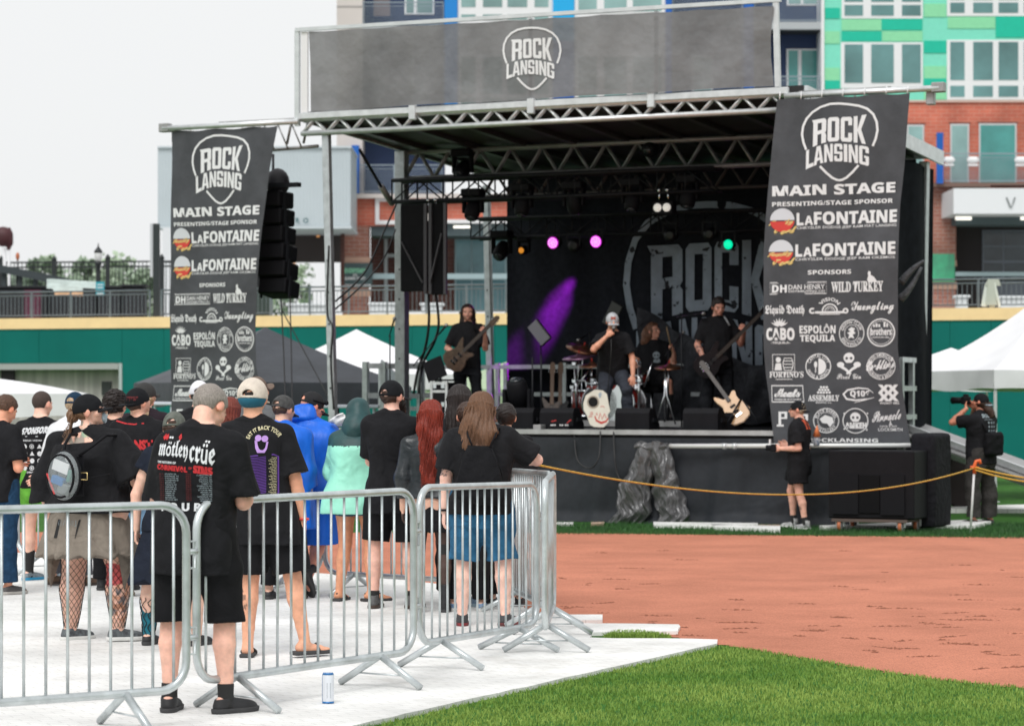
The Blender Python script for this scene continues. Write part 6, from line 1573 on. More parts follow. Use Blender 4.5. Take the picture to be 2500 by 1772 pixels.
# drum kit ------------------------------------------------------------
DRED = mat('drum_red', (.20,.018,.014), .25, var=.3, coat=.5); HEADW = mat('drum_head', (.66,.62,.54), .5)
dk = thing('drum_kit', 'red drum kit with chrome rack in front of the backdrop', 'drum kit', S(SP(1540,3.4),3.4,DK))
def drum(px, py, w, r, d, axis, nm):
    c = sp3(px,py,w); R = SR@axis; q = MB(); q.lathe([(r,-d/2),(r,d/2)], c, 24, R); o = q.build(nm, DRED, dk)
    q = MB(); q.lathe([(r*1.0,d/2+.003),(.001,d/2+.004)], c, 24, R); q.lathe([(.001,-d/2-.004),(r,-d/2-.003)], c, 24, R); q.build('head', HEADW, o)
    q = MB()
    for z in (-d/2,d/2): q.lathe([(r*1.0,z-.02),(r*1.05,z-.018),(r*1.05,z+.018),(r*1.0,z+.02)], c, 24, R)
    for i in range(8):
        a = i*math.pi/4; p = c+R@Vector((r*1.05*math.cos(a),r*1.05*math.sin(a),0)); q.tube([p-R@Vector((0,0,d/2)), p+R@Vector((0,0,d/2))], .007, 5)
    q.build('rim', CHROME, o); return o
FX = Matrix.Rotation(R_(90),3,'X'); TL = Matrix.Rotation(R_(25),3,'X')
drum(1480,985,3.0,.27,.42,FX,'bass_drum'); drum(1520,985,3.0,.27,.42,FX,'bass_drum'); drum(1456,942,2.9,.14,.18,TL,'tom'); drum(1500,940,2.9,.15,.20,TL,'tom'); drum(1556,918,3.4,.17,.14,TL,'snare'); drum(1430,985,3.4,.2,.36,Matrix.Identity(3),'floor_tom')
def bar3(q, a, b, r=.018): q.tube([a,b], r, 7)
q = MB(); bar3(q, sp3(1415,930,3.0), sp3(1470,928,2.8)); bar3(q, sp3(1470,928,2.8), sp3(1560,930,2.8)); bar3(q, sp3(1405,900,3.1), sp3(1408,1010,3.1), .022); bar3(q, sp3(1560,895,2.8), sp3(1560,1010,2.8), .022); bar3(q, sp3(1402,955,3.1), sp3(1440,900,3.1), .012); bar3(q, sp3(1537,860,2.8), sp3(1566,895,2.8), .014); bar3(q, sp3(1592,885,2.7), sp3(1573,945,2.7), .012)
q.build('rack', CHROME, dk); q = MB()
for px,py in ((1403,888),(1403,930),(1398,945),(1448,928),(1546,928),(1562,928),(1538,846)): q.box(sp3(px,py,2.75), (.07,.06,.06), SR, .01)
q.build('clamp', CHROME, dk)
def cymbal(px, py, w, r, tx, m, stand=True):
    c = sp3(px,py,w); R = SR@Matrix.Rotation(R_(tx),3,'Y')@Matrix.Rotation(R_(12),3,'X'); q = MB(); q.lathe([(r,0),(r*.5,.018),(r*.22,.03),(r*.16,.05),(.001,.06)], c, 24, R); o = q.build('cymbal', m, dk)
    q = MB(); q.tube([c+R@Vector((0,0,.055)), c+R@Vector((0,0,.10))], .012, 6); q.build('felt', mat('felt_red', (.5,.04,.03), .9), o)
    q = MB(); q.tube([c, S(SP(px-4,w+.1),w+.1,c.z-.3), S(SP(px-6,w+.1),w+.1,DK)], .010, 6); q.build('stand', CHROME, o)
BRZ = mat('bronze', (.22,.10,.06), .3, .8); BRP = mat('bronze_lilac', (.30,.16,.26), .3, .8)
for a in ((1425,852,3.3,.26,18,BRZ),(1415,872,3.1,.25,-2,BRP),(1446,892,3.0,.2,0,BRZ),(1634,897,2.8,.21,3,BRZ)): cymbal(*a)
q = MB(); 
for dx in (-1,1): q.tube([sp3(1625,900,2.6), sp3(1625+dx*3,965,2.6), sp3(1625+dx*24,1035,2.5)], .012, 6)
q.tube([sp3(1624,905,2.6), sp3(1622,1030,2.6)], .014, 6); q.build('hardware', CHROME, dk)
ht = thing('drum_throne', 'round black drum stool under the drummer', 'stool', S(SP(1590,3.9),3.9,DK)); q = MB(); q.lathe([(.17,0),(.18,.03),(.16,.07),(.001,.075)], S(SP(1592,3.9),3.9,DK+.50), 16); q.build('seat', BLKP, ht); q = MB(); q.tube([S(SP(1592,3.9),3.9,DK),S(SP(1592,3.9),3.9,DK+.5)], .02, 7); q.build('stem', CHROME, ht)
rs_ = thing('drum_riser', 'low pale-edged riser under the drum kit', 'riser', S(SP(1560,3.6),3.6,DK)); q = MB(); sbox(q,SP(1395,2.75),SP(1700,2.75),2.75,4.6,DK,DK+.10); q.build('platform', mat('deck_black'), rs_); q = MB(); sbox(q,SP(1395,2.72),SP(1700,2.72),2.70,2.745,DK+.02,DK+.10); q.build('edge_trim', ALUD, rs_)
# painted board propped at the front
pb = thing('painted_board', 'white cut-out board with a round black hole and red painted marks', 'board', S(SP(1455,.75),.75,DK)); Yb = S(SP(1455,.05),.05,0).y
o2 = [(1452,951),(1472,953),(1482,962),(1486,985),(1490,1004),(1484,1012),(1486,1030),(1474,1043),(1450,1042),(1440,1036),(1433,1015),(1425,1000),(1424,985),(1430,965)]
q = MB(); q.prism([(P(x,y,Yb).x,P(x,y,Yb).z) for x,y in o2], (0,Yb,0), (1,0,0), (0,0,1), (0,.03,0)); q.build('sheet', mat('board_white', (.72,.69,.60), .6, var=.08), pb)
cv = Canvas(); cv.disc(1448,981,11.5,12); cv.build('hole', lambda x,y: P(x,y,Yb-.006), [mat('void', (.004,.004,.004), .9)], pb)
cv = Canvas(); cv.ring(1448,981,13.5,14,2.5); cv.build('hole_rim', lambda x,y: P(x,y,Yb-.005), [mat('rim_grey', (.35,.30,.24), .6)], pb)
cv = Canvas()
cv.stroke([(1452,1015),(1456,1026),(1468,1032),(1480,1028),(1485,1020)], [2,4,5.5,4,2]); cv.stroke([(1462,1022),(1465,1008),(1470,1023),(1476,1009),(1480,1020)], 2.2)
cv.stroke([(1437,1017),(1446,1016)], 1.6); cv.stroke([(1440,1012),(1448,1010)],1.6); cv.stroke([(1441,1007),(1447,1006)],1.4); cv.rect(1456,1008,1458,1013); cv.stroke([(1466,993),(1472,991),(1476,995)],1.2)
cv.build('red_mark', lambda x,y: P(x,y,Yb-.004), [mat('red_paint', (.55,.03,.02), .6)], pb)
cv = Canvas(); cv.poly([(1461,962),(1466,956),(1469,962),(1466,970),(1463,972)]); cv.build('grey_patch', lambda x,y: P(x,y,Yb-.004), [mat('patch_grey', (.33,.40,.46), .6)], pb)
# pedals and clutter at the front edge
pd = thing('pedal_board', 'effects pedal board with small red and white knobs at the stage edge', 'pedal board', S(SP(1368,.12),.12,DK)); q = MB(); sbox(q,SP(1345,.1),SP(1392,.1),.05,.22,DK,DK+.06,.006); q.build('tray', BLKP, pd)
q = MB()
for px in (1346,1350,1355,1368,1373,1381,1386): q.sphere(sp3(px,1038,.06), .012, 6, 5)
q.build('knob', WHT, pd); q = MB()
for a,b in (((1346,1029),(1358,1026)),((1384,1033),(1394,1025)),((1349,1046),(1366,1047))): q.tube([sp3(*a,.06), sp3(*b,.06)], .008, 5)
q.build('plug', mat('plug_red', (.5,.03,.03), .4), pd)
for px,lab in ((1313,'small silver effects unit by the stage edge, left'),):
    q = MB(); sbox(q,SP(1305,.1),SP(1324,.1),.05,.2,DK,DK+.07,.008); o = q.build('effects_unit', ALUD); tag(move_origin(o, S(SP(1314,.12),.12,DK)), lab, 'pedal')
# ------------------------------------------------------------------ guitars (flat bodies cut from outlines, rounded by SDF)
def guitar(name, label, a, b, front, bodycol, neckcol, outline, sc=1.0, horn=None, pick=(.02,.02,.022)):
    """a: body end, b: headstock end (world); front: direction the strings face"""
    a = Vector(a); b = Vector(b); d = (b-a); L = d.length; d.normalize(); n = Vector(front); n = (n-d*n.dot(d)).normalized(); sdir = d.cross(n)
    R = Matrix((sdir,d,n)).transposed(); t_ = thing(name, label, 'guitar', a)
    V2 = [(x*sc,y*sc) for x,y in outline]; q = MB(); q.prism(V2, a-n*.02, sdir, d, n*.042); bo = q.build('body', bodycol, t_)
    bm = bmesh.new(); bm.from_mesh(bo.data); bmesh.ops.bevel(bm, geom=[e for e in bm.edges if len(e.link_faces)==2 and e.calc_face_angle(0)>1.2], offset=.009, segments=2, affect='EDGES'); bm.to_mesh(bo.data); bm.free()
    q = MB(); q.bar(a+d*.30*sc+n*.03, b-d*.16+n*.026, .052, .022, up=n); q.build('neck', neckcol, t_)
    q = MB(); h0 = b-d*.17; q.prism([(-.028,0),(.028,0),(.040,.06),(.034,.17),(.0,.19),(-.034,.16),(-.036,.05)], h0+n*.016, sdir, d, n*.016); q.build('headstock', bodycol if horn else neckcol, t_)
    q = MB()
    for i in range(3):
        for sx in (-1,1): q.sphere(h0+d*(.04+.04*i)+sdir*sx*.045+n*.02, .010, 6, 5)
    q.build('tuner', CHROME, t_)
    q = MB(); q.box(a+d*.13*sc+n*.026, (.075,.03,.012), R); q.box(a+d*.22*sc+n*.026, (.075,.03,.012), R); q.build('pickup', BLKP, t_)
    q = MB(); q.box(a+d*.075*sc+n*.026, (.085,.028,.014), R); q.build('bridge', CHROME, t_)
    q = MB()
    for i in range(5): q.bar(a+d*.08*sc+sdir*(-.018+.009*i)+n*.042, h0+sdir*(-.012+.006*i)+n*.038, .0008, .0008, up=n)
    q.build('strings', mat('string_grey', (.2,.2,.2), .5), t_); return t_
GOUT = [(-.11,-.02),(.0,-.045),(.11,-.015),(.175,.06),(.168,.15),(.125,.22),(.12,.28),(.148,.35),(.140,.372),(.10,.365),(.055,.33),(-.05,.33),(-.10,.385),(-.140,.43),(-.158,.42),(-.150,.36),(-.118,.26),(-.14,.18),(-.178,.10),(-.165,.03)]
BOUT = [(-.11,-.02),(.0,-.045),(.11,-.01),(.172,.07),(.158,.18),(.118,.26),(.118,.32),(.140,.385),(.128,.408),(.09,.40),(.05,.37),(-.05,.37),(-.09,.43),(-.125,.475),(-.148,.465),(-.145,.39),(-.115,.28),(-.145,.20),(-.178,.11),(-.165,.03)]
# ------------------------------------------------------------------ crowd barriers
BARM = mat('barrier_galv', (.56,.60,.61), .36, .62, var=.22, vscale=7, bump=.06, bscale=30, detail=8)
def barrier(label, a, b, za=0.0, zb=0.0, nbar=16, H=1.1, zb0=.2, r=.021, hook=True):
    """a, b: ground points of the two ends; za, zb: how far each end stands above the level"""
    a = Vector(a); b = Vector(b); d = (b-a).to_2d().to_3d(); L = d.length; d.normalize(); n = Vector((-d.y,d.x,0))
    t_ = thing('crowd_barrier', label, 'barrier', (a+b)/2, group='steel crowd barriers')
    def Q(s, z): f = s/L; return Vector((a.x+(b.x-a.x)*f, a.y+(b.y-a.y)*f, z+za+(zb-za)*f))
    rc = .14; pts = []
    for cx, cz, a0 in ((L-rc,H-rc,90),(L-rc,zb0+rc,0),(rc,zb0+rc,-90),(rc,H-rc,180)):
        for i in range(7):
            an = R_(a0-90*i/6); pts.append(Q(cx+rc*math.cos(an), cz+rc*math.sin(an)))
    q = MB(); q.tube(pts, r, 10, closed=True); q.build('frame', BARM, t_)
    q = MB()
    for i in range(nbar):
        s = L*(i+.62)/(nbar+.24); dz = 0
        e = min(s, L-s); dz = rc-math.sqrt(max(0,rc*rc-(rc-min(e,rc))**2)) if e < rc else 0
        q.tube([Q(s,zb0+dz), Q(s,H-dz)], .0078, 6)
    q.build('bars', BARM, t_)
    for s in (L*.17, L*.83):
        c = Q(s, zb0-.005); g = c.z-(zb0)+0.026
        for sg in (-1,1):
            q = MB(); e = c+n*sg*.27; e.z = max(.028, g-.0) ; q.tube([c+n*sg*.012, e+Vector((0,0,.012))], .020, 8); q.build('leg', BARM, t_)
        q = MB(); z = (c.z+g)*.46; q.tube([c-n*.16+Vector((0,0,z-c.z)), c+n*.16+Vector((0,0,z-c.z))], .005, 5); q.build('tie_rod', BARM, t_)
    if hook:
        q = MB()
        for z in (.92,.50):
            p = Q(L,z); q.tube([p, p+d*.05, p+d*.05-Vector((0,0,.13)), p+d*.005-Vector((0,0,.13))], .008, 6); q.tube([p-d*.0+Vector((0,0,-.05)), p+d*.06-Vector((0,0,.05))], .016, 8)
        q.build('hook', BARM, t_)
    return t_
def XY(px, Y): return Vector(((px-HX)/F*Y, Y, 0))
b2l, b2r = XY(480,13.32), XY(1010,14.94)
b1r = XY(455,13.0)
dv = Vector((-.815,-.58,0))*1.95
barrier('steel crowd barrier at the left edge, its far end off the picture', b1r+dv, b1r, nbar=17)
barrier('steel crowd barrier behind the small can, second from the left', b2l, b2r, nbar=16)
barrier('steel crowd barrier in front of the man in denim shorts', XY(1023,15.38), XY(1311,17.05), 0, -.035, nbar=16)
barrier('steel crowd barrier seen end-on at the right corner of the pen', XY(1330,16.35), XY(1351,18.2), nbar=16, hook=False)
barrier('steel crowd barrier under the leaning elbow', XY(1346,18.12), XY(1248,20.15), 0, -.035, nbar=18)
f0, f1 = XY(1236,20.3), XY(40,24.2); dd = (f1-f0)
for i,lab in enumerate(('stage-side steel barrier of the pen, behind the red-haired woman','stage-side steel barrier of the pen, behind the woman in mint','stage-side steel barrier of the pen, at the far left')):
    barrier(lab, f0+dd*((i+.99)/3), f0+dd*(i/3+.004), nbar=17, hook=False)
# ------------------------------------------------------------------ can on the mat
cb = G(801,1716,.026); can = thing('drink_can', 'tall white and blue drink can standing on the white mat', 'can', cb)
q = MB(); q.lathe([(.027,0),(.031,.006),(.031,.150),(.026,.160),(.024,.161)], cb, 24); q.build('body', mat('can_white', (.70,.73,.78), .3, .1), can)
q = MB(); 
for a0,a1,z0,z1 in ((150,205,.004,.150),):
    n=8; vs=[]
    for i in range(n+1):
        a = R_(a0+(a1-a0)*i/n); vs += [cb+Vector((.0314*math.cos(a),.0314*math.sin(a),z0)), cb+Vector((.0314*math.cos(a),.0314*math.sin(a),z1))]
    q.add(vs, [(2*i,2*i+2,2*i+3,2*i+1) for i in range(n)], True)
q.lathe([(.0312,.1502),(.0262,.1602),(.0242,.1612),(.001,.158)], cb, 24)
q.lathe([(.0314,.002),(.0314,.012)], cb, 24); q.build('blue_band', mat('can_blue', (.02,.16,.42), .3, .2), can)
q = MB(); vs = []
for a,z in ((262,.03),(300,.03),(300,.11),(262,.11)): vs.append(cb+Vector((.0318*math.cos(R_(a)),.0318*math.sin(R_(a)),z)))
q.add(vs,[(0,1,2,3)]); q.build('grey_panel', mat('can_grey', (.40,.43,.46), .4), can)
# ------------------------------------------------------------------ tents
def tent(label, c, size, rot, eave, apex, val, m, leg_m=ALU, group='pop-up canopy tents', sag=.06, name='canopy_tent', legs=True):
    t_ = thing(name, label, 'tent', (c[0],c[1],0), R_(rot), group); h = size/2; N = 14
    R = Matrix.Rotation(R_(rot),3,'Z'); C = Vector((c[0],c[1],0)); W = lambda x,y,z: C+R@Vector((x,y,z))
    V = []; Fc = []
    for k in range(4):
        a = R_(90*k); ca, sa = math.cos(a), math.sin(a); b0 = len(V)
        for i in range(N+1):
            f = i/N
            for j in range(9):
                g = -1+2*j/8; x, y = -h*f, h*f*g; z = eave+(apex-eave)*((1-f)-sag*4*f*(1-f)*(1-.3*abs(g))); V.append(tuple(W(x*ca-y*sa, x*sa+y*ca, z)))
        for i in range(N):
            for j in range(8): Fc.append((b0+i*9+j, b0+(i+1)*9+j, b0+(i+1)*9+j+1, b0+i*9+j+1))
        b0 = len(V)
        for j in range(17):
            g = -1+2*j/16; 
            for z,o in ((eave,.0),(eave-val*.5,.006*math.sin(g*9+k)),(eave-val-.025*math.cos(g*4),.012*math.sin(g*13+k))): V.append(tuple(W((-h-.004-o)*ca-(h*g)*sa, (-h-.004-o)*sa+(h*g)*ca, z)))
        for j in range(16):
            for i in range(2): Fc.append((b0+j*3+i, b0+j*3+i+1, b0+j*3+3+i+1, b0+j*3+3+i))
    link_mesh('canopy', V, Fc, m, t_, True)
    if legs:
        for sx in (-1,1):
            for sy in (-1,1):
                q = MB(); q.bar(W(sx*(h-.04),sy*(h-.04),0), W(sx*(h-.04),sy*(h-.04),eave-.02), .045, .045, up=(0,1,0)); q.box(W(sx*(h-.04),sy*(h-.04),.01), (.12,.12,.015)); q.build('leg', leg_m, t_)
        q = MB()
        for k in range(4):
            a, b = [(-1,-1),(1,-1),(1,1),(-1,1)][k], [(1,-1),(1,1),(-1,1),(-1,-1)][k]
            q.bar(W(a[0]*(h-.05),a[1]*(h-.05),eave-.12), W(b[0]*(h-.05),b[1]*(h-.05),eave-.12), .03, .02)
        q.build('frame', leg_m, t_)
    return t_
TW = mat('tent_white', (.80,.80,.82), .7, var=.05, vscale=2); TB = mat('tent_black', (.045,.05,.06), .65, var=.3, vscale=1.5, bump=.3, bscale=3, bdist=.05); TGc = mat('tent_green', (.36,.46,.30), .7, var=.06)
tent('white canopy tent right of the ramp, nearest the photographer', (8.55,42.6), 3.3, 14, 2.02, 3.3, .30, TW, mat('leg_white', (.6,.62,.62), .5, .2), sag=.14)
tent('small white canopy tent behind the one at the right edge', (8.0,48.5), 2.6, 14, 1.98, 2.5, .26, TW, mat('leg_white'))
tent('white peaked canopy tent behind the left side of the stage', (P(866,808,49).x,49.5), 3.1, 20, 2.02, 2.86, .3, TW, mat('leg_white'))
tent('large black canopy tent behind the left sponsor banner', (P(640,800,42).x,42.5), 3.5, 20, 1.83, 2.72, .36, TB, BLKM)
tent('pale green canopy tent seen behind the guitarist', (P(1215,900,52).x+.3,53), 3.0, 18, 1.75, 2.35, .75, TGc, BLKM)
tent('low white canopy tent at the left edge behind the crowd', (-8.3,41.8), 3.2, 8, 1.66, 1.92, .36, TW, mat('leg_white'), sag=-.1)
for px,py,w_,lab in ((398,985,.26,'small white folding table behind the mesh cap'),(846,992,.7,'white folding table beyond the leaning post')):
    c = P(px,py,40); q = MB(); q.box((c.x,40,c.z), (w_*1.4,.6,.05), bev=.01)
    for sx in (-1,1):
        for sy in (-1,1): q.bar((c.x+sx*w_*.6,40+sy*.25,0), (c.x+sx*w_*.6,40+sy*.25,c.z-.02), .03, .03, up=(0,1,0))
    tag(move_origin(q.build('folding_table', mat('table_white', (.66,.70,.78), .5)), (c.x,40,0)), lab, 'table', 'white folding tables')
# ------------------------------------------------------------------ tarp draped over the banner pole
def ridged(x, y, seed, oct=4):
    r = np.random.RandomState(seed); s = 0; am = 1
    for o in range(oct):
        th = r.uniform(0,3.14); f = 2.6*1.75**o; ph = r.uniform(0,6,2)
        wv = np.sin((x*math.cos(th)+y*math.sin(th))*f+ph[0]+1.4*np.sin((x*math.sin(th)*1.2-y*math.cos(th))*f*.6+ph[1])); s += am*(1-2*abs(wv)); am *= .58
    return s
tp = thing('tarp', 'crumpled shiny dark grey tarp draped over the pole end, in front of the stage skirt', 'tarp', S(SP(1585,-.3),-.3,0))
tm = mat('tarp_grey', (.075,.075,.078), .30, var=.12, vscale=4, bump=.55, bscale=9, bdist=.03, spec=.75)
def tarp_leg(L, R, seed, ybot):
    V = []; NU, NV = 60, 70
    ys = [p[0] for p in L]; lx = [p[1] for p in L]; rx = [p[1] for p in R]; ry = [p[0] for p in R]
    for j in range(NV+1):
        y = 1078+(ybot-1078)*j/NV; xl, xr = np.interp(y,ys,lx), np.interp(y,ry,rx)
        for i in range(NU+1):
            a = i/NU; px = xl+(xr-xl)*a; b = j/NV; u = SP(px,-.3)
            n = .62*ridged(u*4.2+.35*b, b*1.5, seed, 5)+.28*(1-2*abs(math.sin(u*5+b*8+1.5*math.sin(b*5+u*4)))); px += (6*math.sin(b*11+seed)+3*math.sin(b*27+seed*2))*(.3+b); u = SP(px,-.3); bulge = math.sin(a*math.pi)**.4*(.06+.09*b)
            w = -.26-bulge-.055*n*(.35+.8*b); p = S(u, w, 0); z = max(.008, EYE-(y-HY)*S(u,-.3,0).y/F+.014*n); V.append((p.x,p.y,z))
    Fc = []
    for j in range(NV):
        for i in range(NU):
            a_, b_, c_, d_ = j*(NU+1)+i, j*(NU+1)+i+1, (j+1)*(NU+1)+i+1, (j+1)*(NU+1)+i; Fc += [(a_,b_,c_),(a_,c_,d_)] if (i*7+j*3)%5<3 else [(a_,b_,d_),(b_,c_,d_)]
    return V, Fc
for L, R, sd_, yb, nm in ((((1078,1570),(1095,1555),(1140,1530),(1200,1508),(1240,1500),(1278,1482)),((1078,1615),(1120,1586),(1180,1588),(1230,1583),(1278,1566)),11,1277,'fold'),(((1078,1592),(1120,1580),(1180,1594),(1230,1594),(1278,1602)),((1078,1626),(1100,1636),(1150,1642),(1190,1662),(1215,1671),(1278,1674)),23,1274,'fold')):
    V, Fc = tarp_leg(L, R, sd_, yb); link_mesh(nm, V, Fc, tm, tp, True)
V = []; NU, NV = 30, 14
for j in range(NV+1):
    for i in range(NU+1):
        px = np.interp(i/NU,[0,1],[1553,1632]); b = j/NV; u = SP(px,-.25); an = math.pi*(b*1.25-.15); n = ridged(u*4, b*2, 5)
        p = S(u, -.22-.10*math.cos(an)*1.0, sz(px,1089,-.22)+.0+.055*math.sin(an)+.016*n); V.append(p)
link_mesh('top_fold', V, [(j*(NU+1)+i, j*(NU+1)+i+1, (j+1)*(NU+1)+i+1, (j+1)*(NU+1)+i) for j in range(NV) for i in range(NU)], tm, tp, True)
# boards and mats on the grass by the stage
for i,(pts,m_,lab,h) in enumerate((
   (((1595,1273),(1850,1276),(1850,1280),(1730,1281),(1595,1279)),MATW,'thin white board lying at the foot of the tarp',.05),
   (((1735,1279),(1905,1283),(1905,1291),(1745,1284)),MATW,'white board lying under the walking man',.05),
   (((1735,1274),(2020,1270),(2030,1279),(1905,1283),(1780,1277)),mat('plywood', (.44,.31,.23), .85, var=.2, vscale=3, stretch=(1,5,1)),'bare plywood sheet lying before the stage skirt',.03),
   (((2000,1282),(2420,1266),(2420,1272),(2380,1281),(2010,1284)),MATW,'long white board under the wheeled speaker cart',.05),
   (((2300,1236),(2620,1228),(2620,1242),(2300,1242)),MATW,'white board behind the photographer, farthest back',.06),
   (((1443,1274),(1475,1273),(1475,1277),(1443,1278)),mat('plywood'),'small plywood offcut left of the tarp',.04),
   (((1350,1274),(1400,1274),(1400,1278),(1350,1279)),MATW,'short white board at the left end of the skirt',.03))):
    o = slab([G(x,y,h) for x,y in pts], h, 'ground_board', m_); p = G(*pts[0]); tag(move_origin(o, p), lab, 'board', 'boards on the grass before the stage')
# ------------------------------------------------------------------ rope and stake
sb = G(2369,1300); stk = thing('rope_stake', 'slim white stake with an orange hook top holding the yellow rope', 'stake', sb); stt = Vector((sb.x+.05,sb.y,.80))
q = MB(); q.tube([sb, stt], .014, 8); q.build('rod', WHT, stk)
q = MB(); q.tube([stt-Vector((0,0,.10)), stt, stt+Vector((.02,0,.05)), stt+Vector((.06,0,.06)), stt+Vector((.07,0,.02))], .022, 8); q.tube([stt+Vector((-.05,0,-.02)), stt+Vector((.05,0,-.03))], .02, 6); q.build('hook', mat('orange_plastic', (.72,.13,.03), .5), stk)
ROPE = mat('rope_yellow', (.62,.36,.05), .7, var=.3, vscale=40)
def rope(label, a, b, sag, r=.010, off=0):
    pts = []
    for i in range(41):
        f = i/40; p = Vector(a).lerp(Vector(b), f); p.z -= sag*4*f*(1-f); pts.append(p)
    q = MB(); q.tube(pts, r, 6); o = q.build('rope', ROPE); return tag(move_origin(o, b), label, 'rope', 'yellow ropes')
ra = P(1296,1131,19.3); rope('yellow rope sagging from the barrier corner to the orange-topped stake', ra, stt-Vector((0,0,.03)), .27, .008)
rope('yellow rope from the stake to the right edge, upper strand', stt-Vector((0,0,.02)), P(2560,1173,30.5), .02, .010); rope('yellow rope from the stake to the right edge, lower strand', stt-Vector((0,0,.05)), P(2560,1181,30.5), .03, .010)
# ------------------------------------------------------------------ wheeled subwoofer cart, ramp
ct = thing('speaker_cart', 'pair of large black subwoofers on a wheeled cart below the right banner', 'speaker', S(7.9,-.6,0), SANG)
zb, zt = .16, sz(2150,1100,-.9); q = MB(); sbox(q,SP(2022,-.9),SP(2232,-.9),-.9,-.2,zb,zt,.015); q.build('cabinet', BLKP, ct)
for a,b in ((2032,2095),(2150,2208)):
    q = MB(); sbox(q,SP(a,-.92),SP(b,-.92),-.925,-.905,zb+.05,sz(2100,1158,-.9)); q.build('grille', mat('grille_black'), ct)
q = MB(); sbox(q,SP(2098,-.92),SP(2147,-.92),-.92,-.905,zb+.07,sz(2140,1160,-.9)); q.build('connector_panel', mat('panel_black', (.006,.006,.007), .7, spec=.1), ct)
q = MB(); sbox(q,SP(2030,-.92),SP(2214,-.92),-.92,-.25,.12,.155); q.build('base_board', mat('cart_brown', (.10,.07,.06), .7), ct)
for px,w in ((2052,-.85),(2085,-.4),(2200,-.85),(2238,-.4)):
    u = SP(px,w); q = MB(); q.lathe([(.03,-.03),(.068,-.025),(.068,.025),(.03,.03)], S(u,w,.07), 16, SR@Matrix.Rotation(R_(90),3,'Y')); wh = q.build('wheel', mat('wheel_grey', (.20,.20,.20), .5), ct)
    q = MB(); q.lathe([(.069,-.022),(.075,-.015),(.075,.015),(.069,.022)], S(u,w,.075), 16, SR@Matrix.Rotation(R_(90),3,'Y')); q.build('tyre', mat('wheel_orange', (.46,.14,.06), .6), wh)
    q = MB(); q.bar(S(u-.045,w,.06),S(u-.045,w,.13),.01,.06,up=SW); q.bar(S(u+.045,w,.06),S(u+.045,w,.13),.01,.06,up=SW); q.box(S(u,w,.135),(.10,.06,.012),SR); q.build('fork', ALU, wh)
cv_ = thing('speaker_cover', 'padded black cover over the speaker at the stage corner', 'cover', S(8.3,.2,0)); a, b = SP(2236,.1), SP(2316,.1)
f = wob(rbox((0,0,.60), (.15,.36,.57), .05), .008, 7, 4); o = sdf_obj('cloth', f, (-.4,-.6,0), (.4,.6,1.4), .025, fabric('cover_black', (.010,.010,.013), .5, .3, .9), cv_); o.location = (0,0,0); cv_.location = S((a+b)/2+.02,.0,0); cv_.rotation_euler = (0,0,SANG)
bx_ = P(2338,1200,38); q = MB(); q.box((bx_.x,38,.42), (.46,.5,.72), Matrix.Rotation(R_(22),3,'Y'), .02); o = q.build('speaker_box', mat('box_brown_black', (.03,.02,.02), .7)); tag(move_origin(o, (bx_.x,38,0)), 'dark speaker box leaning behind the padded cover', 'speaker')
rp = thing('loading_ramp', 'long aluminium loading ramp sloping down to the right behind the photographer', 'ramp', G(2560,1230))
r0a, r1a = P(2208,1040,37.5), P(2620,1192,35.0)
for dy,nm in ((0,'side_beam'),(1.0,'side_beam')):
    q = MB()
    for k,(z0,hh) in enumerate(((0,.085),(-.12,.10))):
        q.bar(r0a+Vector((0,dy,z0)), r1a+Vector((0,dy,z0)), .05, hh)
    q.bar(r0a+Vector((0,dy+.02,-.06)), r1a+Vector((0,dy+.02,-.06)), .02, .06); q.build(nm, ALU, rp)
q = MB(); q.bar(r0a+Vector((0,.5,.02)), r1a+Vector((0,.5,.02)), .95, .03); q.build('tread', ALUD, rp)
q = MB(); e = r0a.lerp(r1a,.15); q.bar((e.x,e.y+.5,0), (e.x,e.y+.5,e.z-.1), .06,.06,up=(0,1,0)); e = r0a.lerp(r1a,.85); q.bar((e.x,e.y+.5,0), (e.x,e.y+.5,e.z-.1), .06,.06,up=(0,1,0)); q.build('leg', ALUD, rp)
# ------------------------------------------------------------------ the crowd and the band
SHOEB = mat('shoe_black', (.016,.016,.018), .6, var=.3, vscale=20); SOLEB = mat('sole_black', (.045,.045,.047), .8); SOLEW = mat('sole_white', (.66,.66,.64), .6); SHOEG = mat('shoe_grey', (.10,.10,.10), .8, var=.3, vscale=30)
COT = fabric('cotton_black', (.0105,.0105,.0125), .5, fold=5, fd=.05); COT2 = fabric('cotton_black_soft', (.012,.012,.014), .5); SHB = fabric('shorts_black', (.0075,.0075,.009), .3)
NAVYC = fabric('navy_cloth', (.012,.016,.028), .5); DENIM = fabric('denim_blue', (.028,.115,.215), .5, .3, .9, .2, 9, .03); DENIMD = fabric('denim_dark', (.014,.045,.095), .5, .3, .9, .2, 9, .03)
HB = lambda n, c, v=.6: mat(n, c, .48, var=v, vscale=34, stretch=(9,9,.8), spec=.35, bump=.5, bscale=40, bdist=.004)
HBROWN = HB('hair_brown', (.050,.026,.018)); HDARK = HB('hair_dark', (.018,.012,.011)); HLIGHT = HB('hair_light_brown', (.135,.065,.034)); HRED = HB('hair_red', (.20,.022,.010)); HAUB = HB('hair_auburn', (.16,.03,.018)); HBLOND = HB('hair_blond', (.42,.30,.19)); HGREY = HB('hair_grey', (.27,.235,.21), .45); HBUZZ = mat('hair_buzz', (.055,.036,.030), .8, var=.45, vscale=160); HDIRTY = HB('hair_dirty_blond', (.19,.105,.06))
